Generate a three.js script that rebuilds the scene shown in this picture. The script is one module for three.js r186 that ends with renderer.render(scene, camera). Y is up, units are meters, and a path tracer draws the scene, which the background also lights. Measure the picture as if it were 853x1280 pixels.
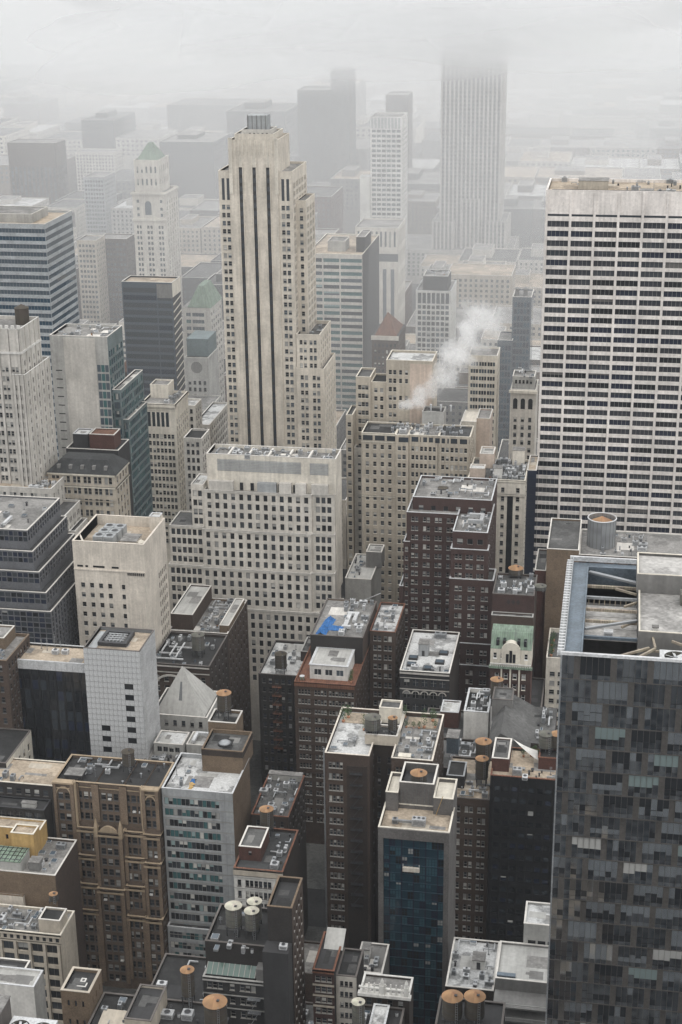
import * as THREE from 'three';
import { mergeGeometries } from 'three/addons/utils/BufferGeometryUtils.js';

// ---------------------------------------------------------------- camera, sky, sun, exposure
const scene = new THREE.Scene();
const camera = new THREE.PerspectiveCamera(36.34, 853 / 1280, 1, 12000);
{ // high on an observation deck, looking down over the street grid (avenues run along z, streets along x)
  const pitch = 20.5 * Math.PI / 180, yaw = 10.3 * Math.PI / 180, roll = -0.7 * Math.PI / 180;
  const fw = new THREE.Vector3(-Math.sin(yaw) * Math.cos(pitch), -Math.sin(pitch), -Math.cos(yaw) * Math.cos(pitch));
  const r0 = new THREE.Vector3(Math.cos(yaw), 0, -Math.sin(yaw)), u0 = r0.clone().cross(fw);
  const r = r0.clone().multiplyScalar(Math.cos(roll)).addScaledVector(u0, Math.sin(roll));
  const u = u0.clone().multiplyScalar(Math.cos(roll)).addScaledVector(r0, -Math.sin(roll));
  camera.quaternion.setFromRotationMatrix(new THREE.Matrix4().makeBasis(r, u, fw.clone().negate()));
  camera.position.set(0, 290, 0);
}
const renderer = new THREE.WebGLRenderer({ antialias: true });
renderer.toneMapping = THREE.LinearToneMapping;
renderer.toneMappingExposure = 1.14;
renderer.shadowMap.enabled = true;
const rngOf = (s) => () => { s |= 0; s = s + 0x6D2B79F5 | 0; let t = Math.imul(s ^ s >>> 15, 1 | s); t = t + Math.imul(t ^ t >>> 7, 61 | t) ^ t; return ((t ^ t >>> 14) >>> 0) / 4294967296; };
{ // overcast sky: the standard overcast gradient, brightest overhead
  const w = 128, h = 64, d = new Float32Array(w * h * 4);
  for (let j = 0; j < h; j++) for (let i = 0; i < w; i++) {
    const el = ((j + 0.5) / h - 0.5) * Math.PI, s = Math.max(0, Math.sin(el));
    const L = 0.88 * (1 + 0.8 * s), k = (j * w + i) * 4;
    d[k] = L * 0.985; d[k + 1] = L * 0.995; d[k + 2] = L; d[k + 3] = 1;
  }
  const sky = new THREE.DataTexture(d, w, h, THREE.RGBAFormat, THREE.FloatType);
  sky.mapping = THREE.EquirectangularReflectionMapping; sky.magFilter = THREE.LinearFilter; sky.minFilter = THREE.LinearFilter; sky.needsUpdate = true;
  scene.background = sky; scene.environment = sky;
}
const sun = new THREE.DirectionalLight(0xfff6ea, 0.5);
sun.position.set(260, 900, 120); sun.target.position.set(-60, 0, -420); sun.castShadow = true; sun.shadow.radius = 40;
Object.assign(sun.shadow.camera, { left: -700, right: 700, top: 900, bottom: -900, near: 10, far: 2500 });
sun.shadow.mapSize.set(2048, 2048);
scene.add(sun, sun.target);
scene.fog = new THREE.FogExp2(0xe9edf2, 0.00006);

// ---------------------------------------------------------------- textures and materials
const lattice = (seed, n) => { const r = rngOf(seed), a = new Float32Array(n * n); for (let i = 0; i < n * n; i++) a[i] = r(); return a; };
function fbm(seed, size, cells, octaves, sx = 1, sy = 1) {
  const out = new Float32Array(size * size); let amp = 1, sum = 0;
  for (let o = 0; o < octaves; o++) {
    const nx = Math.max(2, cells * sx << o), ny = Math.max(2, cells * sy << o), n = Math.max(nx, ny), lat = lattice(seed + o * 17, n);
    for (let y = 0; y < size; y++) for (let x = 0; x < size; x++) {
      const fx = x / size * nx, fy = y / size * ny, x0 = fx | 0, y0 = fy | 0, tx = fx - x0, ty = fy - y0;
      const a = tx * tx * (3 - 2 * tx), b = ty * ty * (3 - 2 * ty), x1 = (x0 + 1) % nx, y1 = (y0 + 1) % ny;
      out[y * size + x] += amp * ((lat[y0 * n + x0] * (1 - a) + lat[y0 * n + x1] * a) * (1 - b) + (lat[y1 * n + x0] * (1 - a) + lat[y1 * n + x1] * a) * b);
    }
    sum += amp; amp *= 0.55;
  }
  for (let i = 0; i < out.length; i++) out[i] /= sum;
  return out;
}
function tex(size, tile, f) {
  const d = new Uint8Array(size * size * 4);
  for (let y = 0; y < size; y++) for (let x = 0; x < size; x++) {
    const c = f(y * size + x, x, y), k = (y * size + x) * 4;
    for (let i = 0; i < 3; i++) d[k + i] = Math.max(0, Math.min(255, c[i] * 255)); d[k + 3] = 255;
  }
  const t = new THREE.DataTexture(d, size, size); t.wrapS = t.wrapT = THREE.RepeatWrapping; t.magFilter = THREE.LinearFilter; t.minFilter = THREE.LinearMipmapLinearFilter;
  t.colorSpace = THREE.SRGBColorSpace; t.repeat.set(1 / tile, 1 / tile); t.needsUpdate = true; return t;
}
const TX = {};
{
  const n1 = fbm(1, 512, 6, 5), n2 = fbm(2, 512, 2, 4, 24, 2), n3 = fbm(3, 512, 64, 2), n4 = fbm(4, 512, 5, 5), n5 = fbm(5, 512, 9, 4), n6 = fbm(8, 512, 3, 4, 40, 1);
  TX.stain = tex(512, 38, (i) => { const v = 0.66 + 0.22 * n1[i] + 0.16 * n2[i] + 0.1 * n3[i]; return [v, v * 0.993, v * 0.98]; });
  TX.streak = tex(512, 30, (i) => { const v = 0.66 + 0.2 * n1[i] + 0.2 * n6[i] * n2[i] + 0.1 * n3[i]; return [v, v * 0.99, v * 0.97]; });
  TX.brick = tex(512, 14, (i, x, y) => { const row = (y >> 2) % 2 ? 0.04 : 0; const v = 0.6 + 0.25 * n3[i] + 0.2 * n1[i] + row; return [v, v * 0.97, v * 0.95]; });
  TX.roof = tex(512, 34, (i) => { const b = n4[i] > 0.58 ? -0.11 : n4[i] > 0.54 ? -0.05 : 0, p = n5[i] > 0.64 ? 0.07 : 0; const v = 0.74 + b + p + 0.2 * (n3[i] - 0.5) + 0.2 * (n1[i] - 0.5); return [v, v * 0.995, v * 0.985]; });
  TX.puddle = tex(512, 22, (i) => { const b = n4[i] > 0.62 ? -0.24 : n4[i] > 0.59 ? -0.14 : n4[i] > 0.56 ? -0.06 : 0; const v = 0.84 + b + 0.2 * (n3[i] - 0.5) + 0.15 * (n5[i] - 0.5); return [v, v, v]; });
  TX.rust = tex(512, 8, (i) => { const v = 0.72 + 0.4 * (n2[i] - 0.5) + 0.3 * (n1[i] - 0.5); return [v, v * (0.92 + 0.1 * n5[i]), v * 0.9]; });
  TX.fine = tex(512, 20, (i) => { const v = 0.8 + 0.2 * (n3[i] - 0.5) + 0.25 * (n1[i] - 0.5); return [v, v, v]; });
}
const MAT = {};
const mat = (key, r, g, b, map, rough = 0.9, metal = 0, extra = {}) => {
  const m = new THREE.MeshStandardMaterial({ color: new THREE.Color().setRGB(r, g, b), roughness: rough, metalness: metal, map: map ? TX[map] : null, side: THREE.DoubleSide, ...extra });
  m.name = key; return MAT[key] = m;
};
// walls; the dark brick and soot tones also hold street-canyon shade
mat('limestone', 0.71, 0.66, 0.59, 'stain'); mat('limepale', 0.74, 0.70, 0.63, 'stain'); mat('greystone', 0.66, 0.63, 0.585, 'stain');
mat('palegrey', 0.62, 0.60, 0.57, 'stain'); mat('beigewall', 0.80, 0.745, 0.68, 'streak'); mat('sand', 0.53, 0.48, 0.41, 'stain');
mat('brownstone', 0.165, 0.13, 0.102, 'brick'); mat('decotrim', 0.43, 0.34, 0.24, 'stain'); mat('decopier', 0.26, 0.205, 0.152, 'brick'); mat('tanbrick', 0.2099, 0.1627, 0.1154, 'brick'); mat('darkbrick', 0.0472, 0.0367, 0.0315, 'brick');
mat('maroon', 0.0709, 0.041, 0.0367, 'brick'); mat('redbrick', 0.105, 0.0472, 0.0367, 'brick'); mat('redledge', 0.304, 0.144, 0.104, 'rust'); mat('midbrick', 0.0866, 0.063, 0.0504, 'brick');
mat('soot', 0.036, 0.0336, 0.0328, 'brick'); mat('blackpanel', 0.0197, 0.021, 0.0236, 'fine', 0.35); mat('charcoal', 0.0394, 0.0394, 0.042, 'stain'); mat('concrete', 0.46, 0.46, 0.45, 'stain');
mat('concretedark', 0.216, 0.2144, 0.212, 'stain'); mat('whitetile', 0.78, 0.79, 0.80, 'fine', 0.5); mat('joint', 0.14, 0.145, 0.15, null); mat('travertine', 0.86, 0.82, 0.80, 'stain');
mat('whitewall', 0.74, 0.735, 0.72, 'stain'); mat('graceful', 0.38, 0.40, 0.42, 'stain'); mat('yellowwall', 0.55, 0.37, 0.15, 'stain'); mat('taupe', 0.10, 0.092, 0.086, 'fine', 0.55);
mat('stepwall', 0.17, 0.175, 0.19, 'fine', 0.6); mat('bandpanel', 0.56, 0.59, 0.61, 'fine', 0.6); mat('deckplate', 0.72, 0.705, 0.69, 'roof'); mat('louver', 0.20, 0.205, 0.21, 'fine', 0.6); mat('tealpanel', 0.20, 0.255, 0.265, 'fine', 0.5); mat('offwhite', 0.74, 0.70, 0.62, 'stain'); mat('hotelframe', 0.192, 0.18, 0.172, 'fine');
mat('pinkwall', 0.62, 0.52, 0.45, 'stain'); mat('asphalt', 0.04, 0.04, 0.0416, 'roof'); mat('pavement', 0.16, 0.16, 0.155, 'roof');
// roofs
mat('tar', 0.045, 0.045, 0.046, 'roof'); mat('gravel', 0.42, 0.41, 0.40, 'roof'); mat('whiteroof', 0.72, 0.72, 0.71, 'puddle'); mat('tanroof', 0.72, 0.60, 0.47, 'roof'); mat('greyroof', 0.1728, 0.1728, 0.1728, 'roof');
mat('copper', 0.30, 0.43, 0.39, 'rust', 0.8); mat('tilered', 0.26, 0.14, 0.11, 'rust'); mat('slate', 0.08, 0.084, 0.088, 'roof'); mat('coping', 0.70, 0.68, 0.65, 'stain'); mat('copingdark', 0.1408, 0.128, 0.1216, 'stain');
// metal, tanks, fittings
mat('galv', 0.50, 0.52, 0.54, 'fine', 0.45, 0.5); mat('duct', 0.62, 0.63, 0.64, 'fine', 0.5, 0.2); mat('steelblue', 0.20, 0.25, 0.30, 'fine', 0.5, 0.3); mat('darkmetal', 0.07, 0.07, 0.075, 'fine', 0.6, 0.2);
mat('whitemetal', 0.80, 0.81, 0.82, 'fine', 0.5); mat('tankwood', 0.12, 0.105, 0.095, 'rust'); mat('tankgrey', 0.22, 0.225, 0.23, 'rust'); mat('tankorange', 0.60, 0.36, 0.22, 'rust', 0.8); mat('tankwhite', 0.84, 0.84, 0.83, 'rust');
mat('beam', 0.55, 0.50, 0.46, 'rust', 0.7); mat('ductgreen', 0.05, 0.30, 0.22, 'fine'); mat('tarpblue', 0.03, 0.24, 0.80, 'rust', 0.6); mat('shrub', 0.05, 0.09, 0.035, null); mat('bark', 0.12, 0.09, 0.06, null); mat('clay', 0.45, 0.22, 0.13, null);
// glazing
const glass = (key, r, g, b, rough = 0.08, extra) => mat(key, r, g, b, null, rough, 0, extra);
glass('gDark', 0.016, 0.018, 0.021); glass('gMid', 0.035, 0.042, 0.05); glass('gBlue', 0.03, 0.06, 0.09); glass('gTeal', 0.05, 0.12, 0.125); glass('gNavy', 0.02, 0.026, 0.045); glass('gHotel', 0.018, 0.045, 0.066); glass('gHotel2', 0.035, 0.085, 0.11); glass('gSmoke', 0.05, 0.056, 0.064);
glass('gSlate', 0.075, 0.095, 0.115); glass('gGreen', 0.10, 0.15, 0.13); mat('gTower', 0.285, 0.298, 0.315, null, 0.05, 0.92); mat('gTower2', 0.36, 0.385, 0.41, null, 0.08, 0.8); mat('gTower4', 0.17, 0.215, 0.215, null, 0.3, 0.2); mat('gTower3', 0.16, 0.17, 0.185, null, 0.05, 0.9); glass('gGrace', 0.04, 0.042, 0.05);
mat('frameL', 0.30, 0.29, 0.27, null, 0.6); mat('frameD', 0.10, 0.095, 0.09, null, 0.6); mat('frameW', 0.78, 0.78, 0.77, null, 0.6); mat('blindW', 0.50, 0.49, 0.46, null); mat('blindG', 0.28, 0.28, 0.27, null); mat('blindT', 0.24, 0.32, 0.32, null); mat('acbox', 0.60, 0.59, 0.57, null);

// ---------------------------------------------------------------- geometry helpers
class Acc { // collects quads and triangles; uv in metres from the face's direction
  constructor() { this.p = []; this.n = []; this.t = []; this.i = []; }
  poly(pts, nrm) {
    let n = nrm;
    if (!n) { const [a, b, c] = pts, u = [b[0] - a[0], b[1] - a[1], b[2] - a[2]], v = [c[0] - a[0], c[1] - a[1], c[2] - a[2]]; n = [u[1] * v[2] - u[2] * v[1], u[2] * v[0] - u[0] * v[2], u[0] * v[1] - u[1] * v[0]]; const l = Math.hypot(...n) || 1; n = n.map((q) => q / l); }
    const k = this.p.length / 3, ax = Math.abs(n[0]), ay = Math.abs(n[1]), az = Math.abs(n[2]);
    for (const q of pts) { this.p.push(...q); this.n.push(...n); if (ay > ax && ay > az) this.t.push(q[0], q[2]); else if (ax > az) this.t.push(q[2], q[1]); else this.t.push(q[0], q[1]); }
    for (let j = 2; j < pts.length; j++) this.i.push(k, k + j - 1, k + j);
    return this;
  }
  box(x0, x1, y0, y1, z0, z1, faces = 'news tb') {
    const f = (c) => faces.includes(c);
    if (f('n')) this.poly([[x0, y0, z1], [x1, y0, z1], [x1, y1, z1], [x0, y1, z1]], [0, 0, 1]);
    if (f('s')) this.poly([[x1, y0, z0], [x0, y0, z0], [x0, y1, z0], [x1, y1, z0]], [0, 0, -1]);
    if (f('e')) this.poly([[x1, y0, z1], [x1, y0, z0], [x1, y1, z0], [x1, y1, z1]], [1, 0, 0]);
    if (f('w')) this.poly([[x0, y0, z0], [x0, y0, z1], [x0, y1, z1], [x0, y1, z0]], [-1, 0, 0]);
    if (f('t')) this.poly([[x0, y1, z1], [x1, y1, z1], [x1, y1, z0], [x0, y1, z0]], [0, 1, 0]);
    if (f('b')) this.poly([[x0, y0, z0], [x1, y0, z0], [x1, y0, z1], [x0, y0, z1]], [0, -1, 0]);
    return this;
  }
  geo(dx = 0, dy = 0, dz = 0) {
    const g = new THREE.BufferGeometry(), p = new Float32Array(this.p.length);
    for (let k = 0; k < p.length; k += 3) { p[k] = this.p[k] - dx; p[k + 1] = this.p[k + 1] - dy; p[k + 2] = this.p[k + 2] - dz; }
    g.setAttribute('position', new THREE.BufferAttribute(p, 3)); g.setAttribute('normal', new THREE.Float32BufferAttribute(this.n, 3)); g.setAttribute('uv', new THREE.Float32BufferAttribute(this.t, 2)); g.setIndex(this.i); return g;
  }
}
const taken = {};
const numbered = (n) => { const k = taken[n] = (taken[n] ?? -1) + 1; return k ? `${n}_${String(k).padStart(3, '0')}` : n; };
const shade = (m) => { m.castShadow = m.receiveShadow = true; return m; };
function meshOf(name, accs, parent, o = [0, 0, 0]) { // one mesh from {material key: Acc}
  const keys = Object.keys(accs).filter((k) => accs[k].i.length);
  if (!keys.length) return null;
  const gs = keys.map((k) => accs[k].geo(...o)), g = gs.length > 1 ? mergeGeometries(gs, true) : gs[0];
  const m = shade(new THREE.Mesh(g, keys.length > 1 ? keys.map((k) => MAT[k]) : MAT[keys[0]]));
  m.name = name; parent.add(m); return m;
}
const part = (name, key, parent, f, o) => { const a = new Acc(); f(a); return meshOf(name, { [key]: a }, parent, o); };
function thing(name, label, category, [x, y, z], turn = 0, group) {
  const o = new THREE.Group(); o.name = numbered(name); scene.add(o); o.position.set(x, y, z); o.rotation.y = turn; o.userData = { label, category };
  if (group) o.userData.group = group; return o;
}
const geoMesh = (name, g, key, parent, x = 0, y = 0, z = 0) => { const m = shade(new THREE.Mesh(g, MAT[key])); m.name = name; m.position.set(x, y, z); parent.add(m); return m; };

// ---------------------------------------------------------------- windows and facades
const eye = camera.position;
const winGeo = new Map();
// the quads of a window in its own frame: u to the side, v up, w out of the wall
function winQuads(st, w, h, d, v) {
  const q = [], R = (k, u0, u1, v0, v1, z) => q.push([k, [[u0, v0, z], [u1, v0, z], [u1, v1, z], [u0, v1, z]]]);
  R(v.glass, 0, w, 0, h, -d);
  const f = v.frame;
  if (st === 'sash' || st === 'sash3') {
    R(f, 0, w, h * 0.47, h * 0.47 + 0.12, -d + 0.06); R(f, 0, w, 0, 0.1, -d + 0.06); R(f, 0, 0.09, 0.1, h, -d + 0.06); R(f, w - 0.09, w, 0.1, h, -d + 0.06);
    q.push([v.sill || f, [[-0.08, 0.02, 0.1], [w + 0.08, 0.02, 0.1], [w + 0.08, 0.02, -d], [-0.08, 0.02, -d]]]); R(v.sill || f, -0.08, w + 0.08, -0.14, 0.02, 0.1);
  } else if (st === 'strip') {
    const n = Math.max(2, Math.round(w / 1.6)); for (let i = 1; i < n; i++) R(f, w * i / n - 0.045, w * i / n + 0.045, 0, h, -d + 0.06);
  } else if (st === 'pane') { R(f, 0, 0.07, 0, h, -d + 0.05); R(f, w - 0.07, w, 0, h, -d + 0.05); R(f, 0.07, w - 0.07, 0, 0.08, -d + 0.05); R(f, 0.07, w - 0.07, h - 0.08, h, -d + 0.05); }
  else if (st === 'cross') { R(f, w / 2 - 0.05, w / 2 + 0.05, 0, h, -d + 0.05); R(f, 0, w, h * 0.55, h * 0.55 + 0.08, -d + 0.05); }
  if (v.blind) R(v.blindKey, 0.09, w - 0.09, h * (1 - v.blind), h - 0.02, -d + 0.035);
  if (v.ac) { const a = w * 0.18, b = w * 0.82; R('acbox', a, b, 0.1, 0.55, 0.22); q.push(['acbox', [[a, 0.55, 0.22], [b, 0.55, 0.22], [b, 0.55, -d], [a, 0.55, -d]]]); q.push(['acbox', [[b, 0.1, 0.22], [b, 0.1, -d], [b, 0.55, -d], [b, 0.55, 0.22]]]); }
  return q;
}
const FACE = { n: { U: [1, 0, 0], N: [0, 0, 1], turn: 0 }, s: { U: [-1, 0, 0], N: [0, 0, -1], turn: Math.PI }, e: { U: [0, 0, -1], N: [1, 0, 0], turn: Math.PI / 2 }, w: { U: [0, 0, 1], N: [-1, 0, 0], turn: -Math.PI / 2 } };
class Building {
  constructor(name, label, o = {}) { this.name = name; this.label = label; this.o = o; this.parts = {}; this.wins = []; this.field = {}; this.extra = []; this.r = rngOf(o.seed || [...name + label].reduce((a, c) => a * 31 + c.charCodeAt(0) | 0, 7)); this.origin = null; }
  acc(name, key) { const p = this.parts[name] ||= {}; return p[key] ||= new Acc(); }
  // columns of windows: n bays of `per` windows
  cols(W, s) {
    if (s.at) return s.at.map(([a, b]) => [a, b]);
    const out = [], ml = s.ml ?? 0.8, mr = s.mr ?? ml, n = s.n, per = s.per || 1, gap = s.gap ?? 0.35, bw = (W - ml - mr) / n;
    for (let i = 0; i < n; i++) { const t = per * s.w + (per - 1) * gap, a = ml + bw * (i + 0.5) - t / 2; for (let k = 0; k < per; k++) out.push([a + k * (s.w + gap), a + k * (s.w + gap) + s.w, i]); }
    return out;
  }
  facade(face, O, W, H, s, wallKey) { // O: bottom corner of the face as seen from outside, at its start
    const F = FACE[face], wall = this.acc('wall', wallKey);
    const P = (u, v, w) => [O[0] + F.U[0] * u + F.N[0] * w, O[1] + v, O[2] + F.U[2] * u + F.N[2] * w];
    const Q = (u0, u1, v0, v1, w = 0, a = wall) => { if (u1 - u0 > 0.005 && v1 - v0 > 0.005) a.poly([P(u0, v0, w), P(u1, v0, w), P(u1, v1, w), P(u0, v1, w)], F.N); };
    if (!s) { Q(0, W, 0, H); return; }
    const cols = this.cols(W, s), d = s.d ?? 0.3, fh = s.fh ?? 3.5, h = s.h ?? 1.9, mt = s.mt ?? 1.6, mb = s.mb ?? 0.5, rows = [];
    for (let j = 0; j < (s.rows ?? 99); j++) { const v1 = H - mt - j * fh, v0 = v1 - h; if (v0 < mb) break; rows.push([v0, v1, j]); }
    let top = H;
    const side = (a, p0, p1, p2, p3, n) => a.poly([p0, p1, p2, p3], n);
    for (const [v0, v1, j] of rows) {
      Q(0, W, v1, top); top = v0;
      let u = 0;
      for (const [a, b, bay] of cols) {
        if (s.skip && s.skip(bay ?? 0, j, a)) continue;
        Q(u, a, v0, v1); u = b;
        const N = F.N, U = F.U;
        side(wall, P(a, v0, 0), P(a, v0, -d), P(a, v1, -d), P(a, v1, 0), U); side(wall, P(b, v0, -d), P(b, v0, 0), P(b, v1, 0), P(b, v1, -d), U.map((q) => -q));
        side(wall, P(a, v1, 0), P(a, v1, -d), P(b, v1, -d), P(b, v1, 0), [0, -1, 0]); side(wall, P(a, v0, -d), P(a, v0, 0), P(b, v0, 0), P(b, v0, -d), [0, 1, 0]);
        this.window(face, P(a, v0, 0), b - a, v1 - v0, d, s);
      }
      Q(u, W, v0, v1);
    }
    Q(0, W, 0, top);
    const V = s.pier;
    if (V) { // vertical piers standing proud between the bays
      const ml = s.ml ?? 0.8, bw = (W - ml - (s.mr ?? ml)) / s.n, a = this.acc('pier', V.key || wallKey), pd = V.d || 0.35, pw = V.w || 0.6, v0 = Math.max(0, top - (V.below ?? 2)), v1 = H - (V.top ?? 0);
      for (let i = V.ends === false ? 1 : 0; i <= s.n - (V.ends === false ? 1 : 0); i++) { const u = Math.min(W - pw / 2, Math.max(pw / 2, ml + bw * i)); Q(u - pw / 2, u + pw / 2, v0, v1, pd, a); for (const e of [-1, 1]) side(a, P(u + e * pw / 2, v0, 0), P(u + e * pw / 2, v0, pd), P(u + e * pw / 2, v1, pd), P(u + e * pw / 2, v1, 0), F.U.map((q) => q * e)); side(a, P(u - pw / 2, v1, 0), P(u + pw / 2, v1, 0), P(u + pw / 2, v1, pd), P(u - pw / 2, v1, pd), [0, 1, 0]); }
    }
    for (const [from, hgt, dep, key] of s.bands || []) { // string courses, measured down from the top
      const a = new Acc(), v1 = H - from, v0 = v1 - hgt, dd = dep + 0.003;
      Q(0, W, v0, v1, dd, a); side(a, P(0, v1, 0), P(W, v1, 0), P(W, v1, dd), P(0, v1, dd), [0, 1, 0]); side(a, P(0, v0, 0), P(W, v0, 0), P(W, v0, dd), P(0, v0, dd), [0, -1, 0]); this.extra.push(['string_course', { [key || wallKey]: a }]);
    }
  }
  window(face, o, w, h, d, s) {
    const r = this.r, pick = (a) => a[Math.min(a.length - 1, r() * a.length | 0)];
    const v = { glass: pick(s.glass || ['gDark', 'gDark', 'gMid', 'gDark', 'gSmoke']), frame: s.frame || 'frameD', sill: s.sill, blind: r() < (s.blind ?? 0.25) ? pick([0.3, 0.5, 0.5, 0.7, 0.95]) : 0, blindKey: pick(s.blinds || ['blindW', 'blindG', 'blindG']), ac: (s.ac || 0) > r() };
    const st = s.style || 'sash', dist = Math.hypot(o[0], o[1] - eye.y, o[2]), px = Math.max(w, h) * 1560 / dist;
    this.wins.push({ face, o, w, h, d, st, v, px });
  }
  tier(L, y0, y1, o = {}) {
    const [x0, x1, zb, zf] = L, W = x1 - x0, D = zf - zb, H = y1 - y0, k = o.wall || 'greystone';
    this.origin ||= [(x0 + x1) / 2, 0, (zb + zf) / 2];
    this.facade('n', [x0, y0, zf], W, H, o.n, o.nwall || k); this.facade('e', [x1, y0, zf], D, H, o.e, o.ewall || k);
    this.facade('w', [x0, y0, zb], D, H, o.w, o.wwall || k); this.facade('s', [x1, y0, zb], W, H, o.s, o.swall || k);
    if (o.roof !== false) this.roof(L, y1, o.roof || {}, k);
    return this;
  }
  roof([x0, x1, zb, zf], h, { key = 'gravel', par = 0.9, t = 0.35, cop = 'coping', over = 0.06 } = {}, wallKey) {
    const y = h - par, a = new Acc(); a.poly([[x0 + 0.02, y, zf - 0.02], [x1 - 0.02, y, zf - 0.02], [x1 - 0.02, y, zb + 0.02], [x0 + 0.02, y, zb + 0.02]], [0, 1, 0]);
    this.extra.push(['roof', { [key]: a }]);
    if (zf > -600 && (x1 - x0) * (zf - zb) > 40) { // repairs: strips and patches of felt, lapped seams
      const r = this.r, tones = { tar: ['greyroof', 'charcoal'], greyroof: ['tar', 'concretedark'], gravel: ['concretedark', 'coping'], whiteroof: ['concrete', 'gravel'], tanroof: ['sand', 'gravel'], slate: ['greyroof', 'charcoal'], charcoal: ['greyroof', 'tar'], concrete: ['gravel', 'concretedark'] }[key];
      if (tones) for (let i = 0, n = 2 + (r() * 3 | 0); i < n; i++) { const w = 1.2 + r() * Math.min(6, (x1 - x0) * 0.35), d = 1 + r() * Math.min(6, (zf - zb) * 0.3), px = x0 + 0.6 + r() * Math.max(0.1, x1 - x0 - w - 1.2), pz = zb + 0.6 + r() * Math.max(0.1, zf - zb - d - 1.2), q = new Acc(); q.poly([[px, y + 0.006 + i * 0.004, pz + d], [px + w, y + 0.006 + i * 0.004, pz + d], [px + w, y + 0.006 + i * 0.004, pz], [px, y + 0.006 + i * 0.004, pz]], [0, 1, 0]); this.extra.push(['roof_patch', { [tones[r() * tones.length | 0]]: q }]); }
    }
    if (par <= 0) return;
    const w = this.acc('wall', wallKey);
    w.poly([[x0 + t, y, zf - t], [x1 - t, y, zf - t], [x1 - t, h, zf - t], [x0 + t, h, zf - t]], [0, 0, -1]); w.poly([[x0 + t, y, zb + t], [x1 - t, y, zb + t], [x1 - t, h, zb + t], [x0 + t, h, zb + t]], [0, 0, 1]);
    w.poly([[x0 + t, y, zb + t], [x0 + t, y, zf - t], [x0 + t, h, zf - t], [x0 + t, h, zb + t]], [1, 0, 0]); w.poly([[x1 - t, y, zb + t], [x1 - t, y, zf - t], [x1 - t, h, zf - t], [x1 - t, h, zb + t]], [-1, 0, 0]);
    const c = new Acc(), e = over, ch = 0.16;
    c.box(x0 - e, x1 + e, h, h + ch, zf - t - e, zf + e); c.box(x0 - e, x1 + e, h, h + ch, zb - e, zb + t + e); c.box(x0 - e, x0 + t + e, h, h + ch, zb + t + e, zf - t - e, 'ewtb'); c.box(x1 - t - e, x1 + e, h, h + ch, zb + t + e, zf - t - e, 'ewtb');
    this.extra.push(['coping', { [cop]: c }]);
  }
  add(name, key, f) { const a = new Acc(); f(a); this.extra.push([name, { [key]: a }]); return this; }
  done() {
    const o = this.origin, g = thing(this.name, this.label, this.o.category || 'building', o, 0, this.o.group);
    for (const [n, accs] of Object.entries(this.parts)) meshOf(n, accs, g, o);
    for (const [n, accs, kind] of this.extra) { const m = meshOf(n, accs, g, o); if (kind && m) m.userData.kind = kind; }
    const big = this.wins.filter((w) => w.px >= 5.2).sort((a, b) => b.px - a.px), own = new Set(big.slice(0, this.o.most ?? 300)), field = {};
    for (const w of this.wins) {
      const quads = winQuads(w.st, w.w, w.h, w.d, w.v), F = FACE[w.face];
      if (own.has(w)) {
        const key = [w.st, w.w.toFixed(2), w.h.toFixed(2), w.d, ...Object.values(w.v)].join();
        let e = winGeo.get(key);
        if (!e) { const accs = {}; for (const [k, p] of quads) (accs[k] ||= new Acc()).poly(p); const ks = Object.keys(accs), gs = ks.map((k) => accs[k].geo()); e = { g: gs.length > 1 ? mergeGeometries(gs, true) : gs[0], m: ks.length > 1 ? ks.map((k) => MAT[k]) : MAT[ks[0]] }; winGeo.set(key, e); }
        const m = shade(new THREE.Mesh(e.g, e.m)); m.name = 'window'; m.position.set(w.o[0] - o[0], w.o[1] - o[1], w.o[2] - o[2]); m.rotation.y = F.turn; g.add(m);
      } else for (const [k, p] of quads) (field[k] ||= new Acc()).poly(p.map(([u, v, n]) => [w.o[0] + F.U[0] * u + F.N[0] * n, w.o[1] + v, w.o[2] + F.U[2] * u + F.N[2] * n]), undefined);
    }
    const m = meshOf('window_field', field, g, o); if (m) m.userData.kind = 'stuff';
    return g;
  }
}
const bld = (name, label, o) => new Building(name, label, o);

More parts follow.
